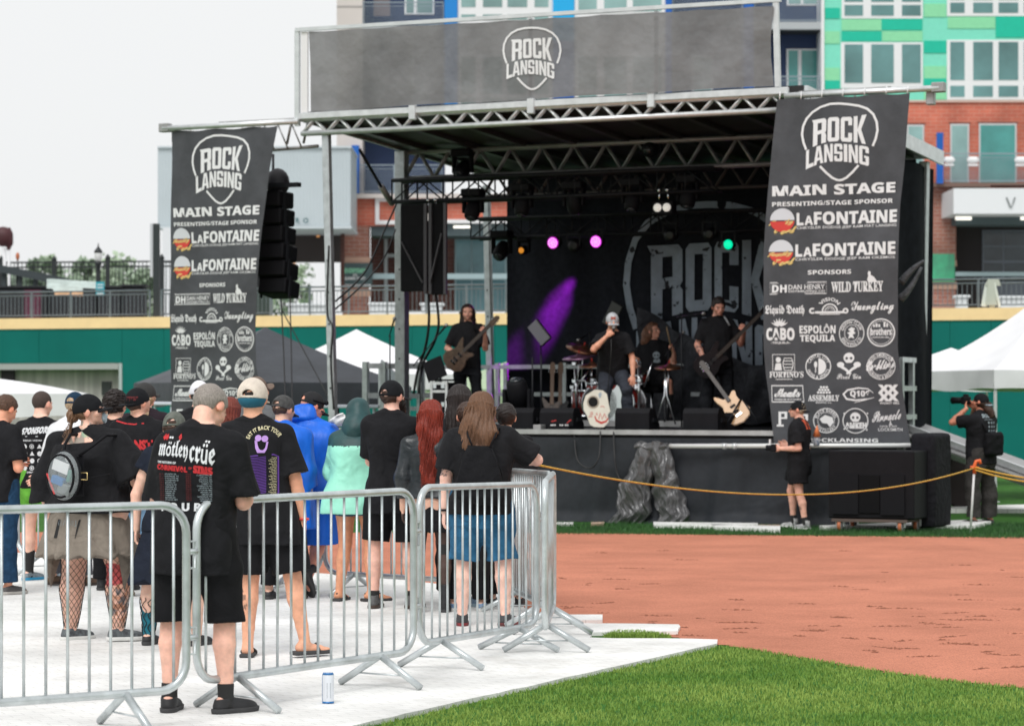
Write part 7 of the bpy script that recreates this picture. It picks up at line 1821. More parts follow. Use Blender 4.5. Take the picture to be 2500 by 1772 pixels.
PWH = mat('shirt_print_white', (.66,.67,.69), .85, var=.2, vscale=120); PRD = mat('shirt_print_red', (.50,.025,.03), .85, var=.3, vscale=90); PRDD = mat('shirt_print_maroon', (.115,.014,.016), .85, var=.3, vscale=90); PGR = mat('shirt_print_grey', (.26,.31,.34), .85, var=.3, vscale=120); PVI = mat('shirt_print_violet', (.10,.035,.24), .85, var=.2); PLI = mat('shirt_print_lilac', (.48,.28,.66), .85, var=.2); PYE = mat('shirt_print_cream', (.62,.56,.36), .85); PBL = mat('shirt_print_navy', (.03,.03,.12), .85)
def at(px, py, z=.026): 
    p = G(px, py, z); return (p.x, p.y, z)
def leg(x, y=0, kx=None, ky=0, **k): return dict(t=(x,y,-1), s=(kx if kx is not None else x*.3, ky-.02, -1), **k)
def stain(c, r, seed=0, thr=.1, f=55):
    rs = np.random.RandomState(seed); D = rs.normal(size=(5,3))*f; ph = rs.uniform(0,6,5)
    def fn(v, q, s):
        d = np.linalg.norm((v-np.array(c))/np.array(r), axis=1); n = sum(np.sin(v@D[i]+ph[i]+1.5*np.sin(v@D[(i+1)%5]*.6)) for i in range(5))/5
        return ((d<1)&(n>thr)).astype(float)*.9
    return fn
INK = (.035,.04,.05)

# 1 man at the left edge, head bowed
a = at(-4,1449); p = Person('man at the left edge in black T-shirt and blue jeans, head bowed', a, -38, H=1.61, fat=1.06, lean=(0,.06), head=(0,-30,0), skin=srgb(232,168,138), armR=dict(u=(.24,-.02,-1), f=(-.75,.75,.12), h=(-.6,.7,.3), n=(-.6,0,.8)), armL=dict(u=(-.2,.1,-1), f=(.4,.9,.1)), legL=leg(-.05), legR=leg(.09))
p.shirt(COT, .79, .80, .026, seed=2); p.pants(DENIMD, 1.93, .024, .022, name='jeans'); p.shoes(mat('shoe_charcoal', (.07,.065,.065), .7, var=.4), mat('sole_pale', (.42,.40,.37), .6)); p.hair_short(HB('hair_chestnut', (.085,.043,.026)), .012)
cv = Canvas(); cv.text(script('Ro'), -.05,-.04,.05,.05, .03); p.prints(p.shirt_o, cv, [PWH], 0,0, (.02,-.2,1.22), axis=(1,0,0))
# 2 man in green shorts
a = at(100,1416); p = Person('man in lime green shorts and black T-shirt printed SPONSORS', a, -8, H=1.64, fat=.98, head=(-22,-10,0), skin=srgb(240,196,176), legL=leg(-.04,yaw=-28), legR=leg(.05,yaw=-32), armR=dict(u=(.25,-.30,-1), f=(-.85,-.55,-.75), h=(-.9,-.1,-.6), n=(0,-1,0)), armL=dict(u=(-.25,-.25,-1), f=(.2,-.5,-.9), n=(0,-1,0)))
p.shirt(COT, .84, .60, .024, seed=4); p.pants(fabric('lime_green', (.13,.40,.05), .4), .56, .026, .02); p.shoes(mat('shoe_grey_blue', (.20,.24,.27), .7, var=.5, vscale=30), mat('sole_blue', (.02,.27,.48), .5)); p.socks(mat('sock_black', (.02,.02,.02), .9), .20); p.hair_short(HBUZZ, .003, low=.03, rough=.001)
cv = Canvas(); cv.text(sansb('SPONSORS'), -.135,-.115,.125,-.055, .05, .25, 0, 1, .018)
for i,(y,w) in enumerate(((-.045,.12),(-.015,.17))): cv.rect(-.10,y,-.10+w,y+.006) if i==0 else [cv.text(t_, -.12+.095*k,y,-.04+.095*k,y+.016,.03) for k,t_ in enumerate(('DAN H','LIQUID','TURKEY'))]
for r in range(4):
    for c in range(4):
        x = -.105+.068*c; y = .045+.062*r
        if (r+c)%3==0: cv.disc(x,y,.022,.022,10)
        elif (r+c)%3==1: cv.ring(x,y,.018,.018,.006,n=12); cv.disc(x,y,.009,.009,8)
        else: cv.poly([(x-.022,y+.016),(x,y-.022),(x+.022,y+.016)])
cv.text('MEATS', .02,.29,.10,.305,.03); cv.text('DEATH', -.08,.26,.0,.275,.03); p.prints(p.shirt_o, cv, [PWH], 0,0, (0,-.2,1.21))
# 3 person in white poncho
a = at(182,1429); p = Person('person in a white plastic rain poncho and navy cap, mostly hidden', a, -10, H=1.63, fat=1.0, head=(-10,-6,0), skin=FAIR, legL=leg(-.20,yaw=-20), legR=leg(.0,yaw=-25))
PON = mat('poncho_white', (.70,.71,.73), .3, var=.12, vscale=6, bump=.7, bscale=7, bdist=.05, spec=.6); p.shirt(PON, .70, 1.5, .05, .10, wrinkle=.010, name='poncho', seed=8, bx=1.12, fr=13); p.pants(fabric('trousers_grey', (.10,.10,.115), .5), 1.94, .02, .02, name='trousers'); p.shoes(mat('shoe_brown', (.13,.075,.045), .7), mat('sole_brown', (.06,.04,.03), .7)); p.hair_short(HBLOND, .008, rough=.002, capped=True); p.cap(fabric('cap_navy', (.012,.035,.07), .3))
# 4 big woman with clear backpack, fishnets
a = at(219,1562)
p = Person('large woman in black cap, torn black top and fishnet stockings', a, -26, H=1.61, fat=1.46, bw=1.22, sh=1.45, female=True, h=.008, head=(-62,6,0), skin=srgb(236,190,170), legw=1.5, hipw=1.5, armw=1.2,
    legL=dict(t=(-.03,.04,-1), s=(.0,-.10,-1), yaw=-22), legR=dict(t=(.22,.08,-1), s=(.02,-.06,-1), yaw=-42), armR=dict(u=(.55,.10,-1), f=(.1,.9,.05), n=(-1,0,0)), armL=dict(u=(-.42,-.05,-1), f=(.05,.2,-1)),
    paint=[(stain((.0,-.20,1.36),(.17,.2,.14),3,.22,70), (.16,.22,.20), .8), (stain((.03,-.22,1.38),(.05,.2,.06),5,-.2,40), (.25,.45,.30), .8), (stain((.20,-.05,.44),(.12,.3,.075),6,-.55,40), (.55,.03,.05), .95), (stain((.18,-.1,.27),(.16,.3,.10),7,.18,60), (.05,.09,.12), .9), (stain((.30,.0,.26),(.09,.3,.14),8,.12,40), (.55,.22,.10), .7)])
W4 = p
p.shirt(COT2, .90, (1.5,.95), .045, .03, collar=False, seed=5, top=1.385, wrinkle=.007, fl_s=.05, name='torn_top', h=.010, fr=13)
p.skirt(fabric('skirt_taupe', (.215,.185,.155), .55, .15, .95, .15, 6, .05), .60, .96, .25, .365, folds=.013, nf=15, seed=2, ry=.86, cy=-.02, name='skirt', h=.012)
tl = fabric('skirt_taupe', (.2,.2,.2))
for sx in (-1,1):
    q = MB(); c = [(sx*.32,-.12),(sx*.355,-.02),(sx*.33,.10)]; k0 = p.k
    V = [(x*k0,y*k0,(.63*k0+p.tz)) for x,y in c]+[(sx*.31*k0,-.03*k0,.36*k0+p.tz),(sx*.27*k0,.05*k0,.60*k0+p.tz),(sx*.28*k0,-.06*k0,.60*k0+p.tz)]
    b0 = len(q.v); q.add(V, [(0,1,3),(1,2,3),(0,3,5),(2,4,3),(5,3,4)]); q.build('skirt_point', tl, p.root, local=True)
p.shoes(mat('shoe_black_grey', (.03,.03,.036), .6, var=.9, vscale=35, col2=(.14,.16,.17)), SOLEW, high=.01, size=1.04)
NET = mat('fishnet', (.008,.008,.008), .7)
for sd in 'LR':
    pts = p.legf[sd]; A = np.array([x[0] for x in pts]); r = np.array([x[1] for x in pts]); seg = np.r_[0,np.cumsum(np.linalg.norm(np.diff(A,axis=0),axis=1))]; q = MB()
    lo_, hi_ = .22, seg[-1]-.01
    for sg in (-1,1):
        for k_ in range(13):
            line = []
            for j in range(34):
                t_ = lo_+(hi_-lo_)*j/33; c = np.array([np.interp(t_,seg,A[:,i]) for i in range(3)]); rr = np.interp(t_,seg,r)+.0065; an = 2*math.pi*k_/13+sg*t_*9.5
                line.append(Vector(c+np.array([math.cos(an)*rr, math.sin(an)*rr, 0])))
            q.tube(line, .0016, 4, caps=False)
    q.build('fishnet_stocking', NET, p.root, local=True)
p.cap(fabric('cap_black', (.0085,.009,.011), .3), brimlen=.065, hole=False, tilt=10, R=.004)
f = wob(ell((0,-.120,.060),(.042,.038,.048)), .007, 110, 3); p.hadd('hair_bun', f, HDIRTY, .005); p.hair_short(HDIRTY, .006, low=.02, capped=True)
q = MB(); rs = np.random.RandomState(9)
for i in range(34):
    x0 = rs.uniform(-.045,.05); L = rs.uniform(.10,.24); ph = rs.uniform(0,6); pts = [p.hp((x0+.012*math.sin(ph+j)+(.02*j if x0>.03 else 0)*.3, -.115-.004*j, .055))+np.array([rs.uniform(-.01,.02)*j/3,-.012*j,-L*j/6]) for j in range(7)]; q.tube([Vector(x) for x in pts], [.003*(1-.11*j) for j in range(7)], 4, caps=False)
q.build('loose_strands', HDIRTY, p.root, local=True)
q = MB()
for sx in (-1,1):
    ring = [p.hp((sx*.031+.021*math.cos(t_), .106, .084+.017*math.sin(t_))) for t_ in np.linspace(0,6.0,14)]; q.tube([Vector(x) for x in ring], .0026, 5, closed=True); q.tube([Vector(p.hp((sx*.052,.10,.088))), Vector(p.hp((sx*.079,.0,.086)))], .0022, 5)
    q.add([Vector(p.hp((sx*.031+.019*math.cos(t_), .107, .084+.016*math.sin(t_)))) for t_ in np.linspace(0,5.6,12)], [tuple(range(12))])
q.build('sunglasses', mat('dark_lens', (.006,.006,.008), .1), p.root, local=True)
f = p.hw(U([ell((0,.098,.028),(.040,.020,.040))],.01)); p.add('face_mask', f, mat('mask_blue', (.38,.47,.53), .7), .006, lo=p.piv-.15, hi=p.piv+.2)
q = MB(); # fringe on the sleeve
E = p.arms['R']; e = E['S']+(E['E']-E['S'])*.95
for i in range(12):
    an = i*math.pi*2/12; o_ = np.array([math.cos(an)*.10, math.sin(an)*.10, .02*math.sin(an*2)]); q.tube([Vector(e+o_+np.array([0,0,.04])), Vector(e+o_*1.03-np.array([-.01,0,.035+.02*(i%3)]))], [.011,.005], 5)
q.build('sleeve_fringe', COT2, p.root, local=True)
cv = Canvas(); cv.rect(-.085,-.06,.085,.06); cv.cur = 1
for i in range(9): cv.stroke([(-.07+.016*i,-.055),(-.075+.018*i,-.035+.01*(i%3)),(-.07+.016*i,-.022)], .0022)
sk_ = [c for c in p.root.children if c.name.startswith('skirt') and 'point' not in c.name][0]; p.prints(sk_, cv, [mat('patch_black', (.014,.014,.015), .9), PGR], 0,0, (-.02,-.3,.795*p.k+p.tz), axis=(.96,-.28,0))
# clear round backpack (held by her, a thing of its own)
Rw = Matrix.Rotation(R_(-26),3,'Z'); bc = Vector(a)+Rw@Vector((.045,-.345,1.165*p.k+p.tz)); bp = thing('clear_backpack', 'small round see-through backpack on the back of the woman in fishnets', 'backpack', bc, R_(-30))
f = ell((0,0,0),(.125,.075,.160)); v,qd = sdf_mesh(f,(-.25,-.2,-.3),(.25,.2,.3),.012); link_mesh('shell', v, qd, mat('clear_vinyl', (.55,.60,.62), .08, spec=.8, trans=.70), bp, True, local=True)
q = MB()
for y,sx in ((-.040,.86),(.0,1.02),(.045,.82)): q.tube([Vector((.125*sx*math.cos(t_), y, .160*sx*math.sin(t_))) for t_ in np.linspace(0,6.05,24)], .008, 6, closed=True)
q.build('piping', BLKP, bp, local=True)
q = MB(); q.box((0,.075,0), (.20,.012,.26), bev=.004); q.build('back_panel', BLKP, bp, local=True)
for nm, c_, s_, m_ in (('paper',(.0,-.035,.06),(.13,.01,.07),WHT),('blue_cloth',(-.02,-.03,-.03),(.10,.05,.05),mat('cloth_blue',(.01,.14,.40),.7)),('red_pen',(-.075,-.045,-.05),(.014,.014,.15),mat('pen_red',(.55,.03,.03),.4)),('grey_case',(.03,-.025,-.085),(.10,.05,.07),mat('case_grey',(.16,.18,.18),.6)),('green_case',(.065,-.02,.0),(.03,.04,.08),mat('case_green',(.05,.20,.16),.5))):
    q = MB(); q.box(c_, s_, Matrix.Rotation(.3 if nm!='red_pen' else -.45,3,'Y'), .005); q.build(nm, m_, bp, local=True)
q = MB()
for x0,x1 in ((-.06,-.10),(.07,.20)): q.tube([Vector((x0,.06,.13)), Vector((x1*.8,.10,.20)), Vector((x1,.18,.262)), Vector((x1*1.02,.27,.262))], .011, 6)
q.bar(Vector((.10,.03,-.02)), Vector((.34,.06,.02)), .022, .006); q.build('strap', BLKP, bp, local=True)
q = MB(); q.tube([Vector((.15+.028*sx,.012,.0+.022*sz_)) for sx,sz_ in ((-1,-1),(1,-1),(1,1),(-1,1))], .004, 5, closed=True); q.build('buckle', mat('brass', (.6,.45,.2), .3, .8), bp, local=True)
# 5 dark curly-haired person
a = at(281,1440); p = Person('person with short dark curly hair in black, behind the woman in fishnets', a, -12, H=1.63, head=(-10,-4,0), skin=FAIR)
p.shirt(COT, .8, .6, .02, seed=6, h=.014); p.pants(SHB, 1.95, .02, .02, name='trousers', h=.014); p.shoes(SHOEB, SOLEB, high=.1); p.hair_short(HDARK, .026, low=.02, rough=.010)
# 6 backwards cap, jersey
a = at(340,1456); p = Person('man in backwards black cap and black jersey with red piping', a, -14, H=1.66, fat=1.05, head=(-28,12,0), skin=srgb(236,184,160), armR=dict(u=(.2,.2,-1), f=(-.3,.9,.1)))
p.shirt(COT, .78, .75, .03, .03, seed=7); p.pants(fabric('denim_pale', (.16,.27,.40), .6), 1.94, .022, .02, name='jeans'); p.shoes(mat('shoe_orange', (.30,.12,.03), .7, var=.8, vscale=30), mat('sole_tan', (.46,.36,.24), .7)); p.hair_short(HBROWN, .006, low=.02, capped=True)
CAPB = fabric('cap_black', (.009,.009,.010), .3); p.cap(CAPB, yaw=180, hole=False, flat=True, brimlen=.075, brim_up=.25, R=.006)
cv = Canvas(); cv.text(frak('HTFORT'), -.05,-.022,.05,.022, .05); p.prints(p.cap_o, cv, [PRDD], 0,0, p.piv+p.Rh@np.array([0,-.02,.118])*p.k, axis=(1,0,0))
cv = Canvas(); cv.stroke([(-.17,-.02),(-.08,.0),(.0,.008),(.08,.0),(.17,-.03)], .010); cv.text('NST', .02,.13,.16,.21,.06); cv.poly([(.02,.33),(.09,.34),(.05,.42)]); p.prints(p.shirt_o, cv, [PRD], 0,0, (0,-.2,1.385))
# 7 woman with camo cap, navy dress (mostly hidden)
a = at(425,1574); p = Person('woman in a navy dress and teal sock behind the tour T-shirt man', a, -8, H=1.50, fat=1.18, female=True, hipw=1.35, head=(0,-4,0), skin=srgb(238,196,176), legw=1.2, legL=leg(-.13,yaw=-5), legR=leg(.10,yaw=-20), armL=dict(u=(-.42,.02,-1), f=(-.02,.12,-1)), armR=dict(u=(.2,.1,-1), f=(.1,.3,-1)))
p.shirt(NAVYC, .84, .30, .022, .02, seed=9); p.skirt(NAVYC, .47, .98, .19, .34, folds=.016, nf=9, seed=4, name='dress_skirt', h=.013); p.socks(mat('sock_teal', (.01,.13,.18), .9, var=.4, vscale=20), .31, 'L'); p.shoes(SHOEB, SOLEB); p.hair_short(HBROWN, .012, low=-.02, capped=True); p.cap(mat('camo', (.075,.085,.07), .9, var=.5, vscale=28, col2=(.15,.16,.14)), hole=True)
q = MB(); pts = p.legf['L']; A_ = np.array([x[0] for x in pts]); r_a = np.array([x[1] for x in pts]); seg = np.r_[0,np.cumsum(np.linalg.norm(np.diff(A_,axis=0),axis=1))]
for k_ in range(10):
    line = []
    for j in range(16):
        t_ = .50+(seg[-1]-.50)*j/15; c = np.array([np.interp(t_,seg,A_[:,i]) for i in range(3)]); rr = np.interp(t_,seg,r_a)+.010; an = 2*math.pi*k_/10+.25*math.sin(j*1.3+k_); line.append(Vector(c+np.array([math.cos(an)*rr, math.sin(an)*rr, 0])))
    q.tube(line, .003, 4, caps=False)
q.build('web_stocking', NET, p.root, local=True)
# 8 black mesh cap, long blond hair
a = at(356,1392); p = Person('tall person in black mesh cap with long wavy blond hair', a, -10, H=1.71, fat=1.05, head=(-20,6,0), skin=srgb(236,196,178))
p.shirt(fabric('tee_plum_black', (.022,.014,.02), .3), .8, .6, .024, seed=10, h=.012); p.pants(SHB, 1.95, .02, .02, name='trousers', h=.014); p.shoes(SHOEB, SOLEB); p.hair_long(HBLOND, .34, .085, .09, .012, seed=4, strands=60, capped=True); p.cap(mat('mesh_black', (.03,.03,.03), .9, var=.5, vscale=180), hole=True, tilt=8, R=.012)
cv = Canvas(); cv.text(sansb('BORN'), -.02,-.03,.16,.015,.04); cv.stroke([(-.04,.03),(.1,.035),(.18,.02)], .006); p.prints(p.shirt_o, cv, [mat('print_orange', (.50,.16,.04), .8)], 0,0, (.06,-.2,1.33))
# 9 tour T-shirt man, nearest
a = at(478,1737); p = Person('grey-haired man nearest the barrier in a black tour T-shirt, head bowed', a, -12, H=1.68, fat=1.07, bw=1.04, sh=1.0, lean=(.05,.05), h=.0078, head=(-24,-46,-8), skin=srgb(242,192,172), legL=leg(-.07,0,-.02,-.01,yaw=8), legR=leg(.13,.0,.03,-.02,yaw=-38), armR=dict(u=(.17,.10,-1), f=(-.25,1,.12), h=(-.2,1,.2)), armL=dict(u=(-.22,.08,-1), f=(.25,1,.05), h=(.2,1,.1)), hipw=1.15)
M9 = p
p.shirt(COT, .72, .90, .034, .035, seed=11, wrinkle=.006, fl_s=.012, h=.009, fr=13); p.pants(SHB, 1.06, .036, .022, seed=5, wrinkle=.007, h=.009); p.shoes(SHOEB, SOLEB, high=.005, size=1.04); p.hair_short(HGREY, .008, low=.03, rough=.0016); p.socks(mat('sock_black'), .075)
cv = Canvas(); T = cv.text; sk0 = dict(rise=-.022)
cv.cur = 1; 
for x in (-.165,-.15,-.065): cv.poly([(x,-.172),(x+.014,-.19),(x+.022,-.168),(x+.012,-.155)])
cv.cur = 0; T(frak('mötley'), -.178,-.165,.005,-.058, .012, 0, 0, 1, -.012); T(frak('crüe'), .015,-.150,.155,-.045, .012, 0, 0, 1, -.018)
for x,y in ((-.118,-.170),(-.103,-.169),(.098,-.150),(.113,-.148)): cv.disc(x,y,.0062,.0062,10)
T(sansb('THE RETURN OF'), -.176,-.054,-.062,-.042, .02, 0, 0, 1, -.006)
cv.cur = 1; T(sansb('CARNIVAL'), -.178,-.038,.005,-.010, .05, 0, 0, 1, -.016); T('OF', .012,-.022,.032,-.010, .04); T(sansb('SINS'), .04,-.032,.145,.008, .06, 0, 0, 1, -.012)
cities = ('ATLANTA, GA','NASHVILLE, TN','CHARLOTTE, NC','CLARKSTON, MI','DENVER, CO','TORONTO, ON','CHICAGO, IL','HOUSTON, TX','DALLAS, TX','OMAHA, NE','TAMPA, FL','BOSTON, MA','ST LOUIS, MO')
cv.cur = 3
for i,c_ in enumerate(cities):
    y = .010+.0108*i; w_ = .0062*len(c_); T(c_, -.128,y,-.128+w_,y+.008, .02); c2 = cities[(i*5+3)%13]; w_ = .0062*len(c2); T(c2, .140-w_,y+.005,.140,y+.013, .02)
cv.cur = 2
for i in range(13):
    y = .010+.0108*i; T('JUL %d'%(10+i), -.165,y,-.137,y+.008, .03); T('AUG %d'%(3+i), -.005,y,.026,y+.008, .03)
cv.cur = 0; T(sansb('TOUR'), -.165,.158,.085,.200, .03, 0, 0, 1.6); cv.v = [(x*.92,y) for x,y in cv.v]
p.prints(p.shirt_o, cv, [PWH,PRD,PRDD,PGR], 0,0, (0,-.25,1.225), lift=.004)
# 10 white trucker cap
a = at(487,1408); p = Person('man in a white trucker cap with an open back, behind the grey-haired man', a, 0, H=1.73, head=(0,4,0), skin=FAIR)
p.shirt(COT, .8, .6, .02, seed=12, h=.014); p.pants(SHB, .95, .02, h=.014); p.shoes(SHOEB, SOLEB); p.hair_short(HDARK, .008, low=.0, capped=True); p.cap(mat('cap_white', (.74,.74,.78), .8), hole=True, R=.004)
# 11 dark red hair
a = at(562,1452); p = Person('woman with straight dark red hair between the two nearest men', a, 0, H=1.58, female=True, head=(-6,0,0))
p.shirt(COT, .8, .5, .02, seed=13, h=.014); p.pants(SHB, 1.95, .015, name='trousers', h=.014); p.shoes(SHOEB, SOLEB); p.hair_long(HAUB, .34, .10, .09, .002, seed=8, strands=60)
# 12 grey jacket, brown cap
a = at(628,1434); p = Person('man in a brown cap and grey jacket behind the cream cap', a, -15, H=1.76, fat=1.05, head=(-20,4,0))
p.shirt(fabric('jacket_grey', (.12,.125,.13), .5), .8, 1.9, .03, seed=14, name='jacket', h=.013); p.pants(SHB, 1.95, .02, name='trousers', h=.014); p.shoes(SHOEB, SOLEW); p.hair_short(HBROWN, .007, capped=True); p.cap(fabric('cap_brown', (.17,.125,.10), .3), hole=False, tilt=22, brimlen=.08)
# 13 cream cap man, comeback tour shirt
a = at(648,1602); p = Person('man in a cream cap and black T-shirt with purple back print, in slides', a, -4, H=1.70, fat=1.02, bw=1.0, sh=1.0, lean=(-.13,0), h=.0078, head=(-8,2,0), skin=srgb(226,170,140), legL=leg(-.02,.02,-.03,-.03,yaw=4), legR=leg(.19,.02,.20,-.03,yaw=-48), armR=dict(u=(.26,-.02,-1), f=(.16,.10,-1), h=(-.05,.0,-1), n=(-.9,.4,0), curl=40), armL=dict(u=(-.22,.15,-1), f=(.3,.9,-.2)), paint=[(stain((-.20,-.02,.34),(.10,.2,.10),4,-.05,60), (.09,.07,.06), .8)])
p.shirt(COT, .70, .86, .030, .03, seed=15, wrinkle=.006, fl_s=.02, h=.009, fr=13); p.pants(SHB, .93, .030, .022, seed=6, h=.009); p.shoes(SHOEB, SOLEB, 'sandal'); p.hair_short(HDARK, .006, low=.0, capped=True)
CREAM = fabric('cap_cream', (.66,.58,.50), .3); p.cap(CREAM, hole=True, R=.010)
f = p.hw(cut(cut(ell((0,-.012,.085),(.090,.112,.07)), (0,0,.082), (0,.1,1)), (0,0,.030), (0,.55,-1))); p.add('headband', cut(f, p.hp((0,.02,.08)), p.Rh@np.array([0,1,0])), mat('band_teal', (.012,.12,.19), .8), .0065, lo=p.piv-.15, hi=p.piv+.25)
q = MB(); w0 = p.arms['R']['W']-p.arms['R']['hd']*.012; 
q.tube([Vector(w0+np.array([.034*math.cos(t_),.034*math.sin(t_),0])) for t_ in np.linspace(0,6.0,16)], .008, 6, closed=True); q.build('wristband', mat('wristband_red', (.65,.06,.05), .6), p.root, local=True)
cv = Canvas(); cv.circtext('EAT IT BACK TOUR', .015,-.075,.105,.10,.026,-70,62,False,.03); cv.cur = 1
cv.disc(-.018,-.112,.020,.020,14); cv.disc(.022,-.108,.020,.020,14); cv.poly([(-.040,-.098),(.044,-.090),(.036,-.045),(.022,-.022),(-.022,-.022),(-.034,-.05)]); cv.cur = 2
fr = [(-.115,.005),(-.03,-.005),(.075,-.012),(.10,.0),(.103,.22),(.09,.25),(-.105,.25),(-.118,.235)]; cv.stroke(fr, .009, True)
for i in range(24): cv.stroke([(-.105,.012+.0095*i),(-.02,.008+.0095*i),(.03,.0+.0095*i)], .0045)
cv.cur = 3
for i in range(24): w_ = .028+.026*((i*7)%5)/5; y = .004+.0095*i; cv.text(('Phoenix AZ','Las Vegas NV','Tulsa OK','Salt Lake UT','Reno NV')[i%5], .092-w_,y,.092,y+.0062,.02)
cv.cur = 0; cv.text('2026', -.025,.262,.025,.275,.04); p.prints(p.shirt_o, cv, [PYE,PLI,PVI,PYE], 0,0, (.0,-.25,1.235), lift=.004)
# 14 second blue poncho, grey cap
a = at(690,1462); p = Person('person in grey cap and blue hood between cream cap and the blue poncho man', a, -14, H=1.60, fat=1.1, head=(-24,-6,0), skin=FAIR)
BLUEP = mat('poncho_blue', (.003,.12,.62), .48, var=.25, vscale=3, bump=.6, bscale=4.5, bdist=.05, spec=.4, stretch=(1.4,1.4,.55), bump2=(2.6,.5,.1))
p.shirt(BLUEP, .60, 1.6, .05, .08, wrinkle=.009, name='poncho', seed=16, bx=1.1, h=.013, fr=11); p.pants(SHB, 1.9, .02, name='trousers', h=.014); p.shoes(SHOEB, SOLEB); p.hair_short(HBROWN, .006, capped=True); p.cap(mat('cap_grey', (.055,.055,.055), .9, var=.4, vscale=50), tilt=-6, R=.004)
# 15 blue poncho man
a = at(752,1452); p = Person('bald-necked man in a long bright blue rain poncho and black cap', a, -20, H=1.63, fat=1.15, bw=1.06, h=.0088, lean=(0,.05), head=(-40,-16,0), skin=srgb(232,164,140), legL=leg(-.05,yaw=-45), legR=dict(t=(.08,.02,-1), s=(.06,-.75,-.75), yaw=-20, pitch=-62), armR=dict(u=(.3,.15,-1), f=(-.2,1,.1)))
p.shirt(BLUEP, .44, 1.5, .055, .075, wrinkle=.008, name='poncho', seed=17, bx=1.14, h=.0105, top=1.47, fr=9)
f = wob(U([ell(p.hp((0,-.06,-.035)), np.array([.125,.10,.055])), ell(p.hp((0,-.085,.01)), np.array([.115,.065,.07]))], .04), .007, 24, 3); p.add('hood', f, BLUEP, .009)
p.pants(SHB, .92, .03, .02, h=.012); p.shoes(SHOEB, SOLEB, high=.08); p.cap(fabric('cap_charcoal', (.022,.022,.024), .3), hole=True, tilt=-4, R=.004); 
q = MB(); q.tube([Vector(p.hp((.092*math.sin(t_), -.01+.112*math.cos(t_), .125))) for t_ in np.linspace(-1.9,1.9,16)], .006, 5); q.sphere(Vector(p.hp((.075,.085,.135))), .020, 8, 6); q.build('goggles', BLKP, p.root, local=True)
for px,py,lab in ((830,1028,'crumpled white tissue held by the blue poncho man'),):
    c = P(px,py,21.3); f = wob(ell((0,0,0),(.06,.03,.05)), .014, 60, 2); v,qd = sdf_mesh(f,(-.12,-.1,-.12),(.12,.1,.12),.012); o = link_mesh('tissue', v, qd, WHT, None, True); o.location = (c.x,c.y,c.z); tag(o, lab, 'tissue')
# 16 mint jacket woman
a = at(868,1466); p = Person('woman in a mint and dark green hooded rain jacket and denim shorts', a, -4, H=1.585, fat=1.06, female=True, h=.0088, hipw=1.0, lean=(.02,.14), head=(-6,-20,0), skin=srgb(222,160,126), legL=leg(.0,.02,-.12,-.03,yaw=-12), legR=leg(.10,-.02,.02,-.03,yaw=-60), armL=dict(u=(-.12,.28,-1), f=(.35,1,.2)), armR=dict(u=(.12,.28,-1), f=(-.35,1,.2)))
MINTJ = mat('jacket_mint', (.30,.72,.56), .55, var=.12, vscale=5, bump=.5, bscale=6, bdist=.04, bump2=(3,.5,.1)); DGR = mat('jacket_dark_green', (.012,.055,.058), .55, var=.3, vscale=6, bump=.5, bscale=8, bdist=.03)
f1 = p.shirt(MINTJ, .745, 1.75, .045, .05, wrinkle=.007, name='jacket', seed=18, bx=1.16, collar=False, h=.010, fr=11)
me = f1.data; me.materials.append(DGR); zz_ = 1.315*p.k+p.tz; me.polygons.foreach_set('material_index', np.array([1 if q_.center.z-p.lean[1]*0 > zz_ else 0 for q_ in me.polygons], dtype=np.int32))
f = wob(U([p.hw(ell((0,-.022,.092),(.098,.115,.112))), cone(p.hp((0,-.03,.02)), p.hp((0,-.05,-.10)), .10,.115)], .04), .003, 30, 2); f = sub(f, p.hw(ell((0,.11,.07),(.062,.09,.08)))); p.add('hood', f, DGR, .009)
p.pants(fabric('denim_shorts', (.022,.075,.135), .4), .40, .014, .008, top=.98, h=.010); p.shoes(SHOEB, SOLEB, 'sandal', high=.08)
# 17 bearded man in black cap
a = at(958,1484); p = Person('bearded man in black cap, black T-shirt and black shorts', a, -3, H=1.715, fat=1.0, bw=.98, sh=.95, h=.0085, head=(-32,2,0), skin=srgb(240,192,174), legL=leg(-.10,0,-.02,yaw=-8), legR=leg(.10,0,.04,yaw=-22), armR=dict(u=(.0,.45,-1), f=(-.1,1,.1)), armL=dict(u=(-.03,.45,-1), f=(.3,1,.1)))
p.shirt(COT, .72, .85, .030, .03, seed=19, h=.0095, fr=13, wrinkle=.006); p.pants(SHB, .96, .03, .015, seed=8, h=.0095); p.shoes(SHOEG, mat('sole_brown'), high=.03); p.socks(mat('sock_black'), .06); p.hair_short(HBROWN, .006, low=.01, capped=True); p.cap(CAPB, hole=True, R=.003)
f = wob(U([ell((0,.075,-.005),(.062,.050,.055)), ell((0,.085,-.05),(.045,.035,.045)), ell((.05,.045,.03),(.022,.03,.04)), ell((-.05,.045,.03),(.022,.03,.04))], .03), .004, 130, 3); p.hadd('beard', f, HDARK, .006)
q = MB(); c = p.sp(1.46*p.k+p.tz); q.tube([Vector((c[0]+.078*math.cos(t_), c[1]-.014+.070*math.sin(t_), 1.492*p.k+p.tz+.02*math.sin(t_))) for t_ in np.linspace(0,6.0,22)], .0028, 5, closed=True); q.build('necklace', CHROME, p.root, local=True)
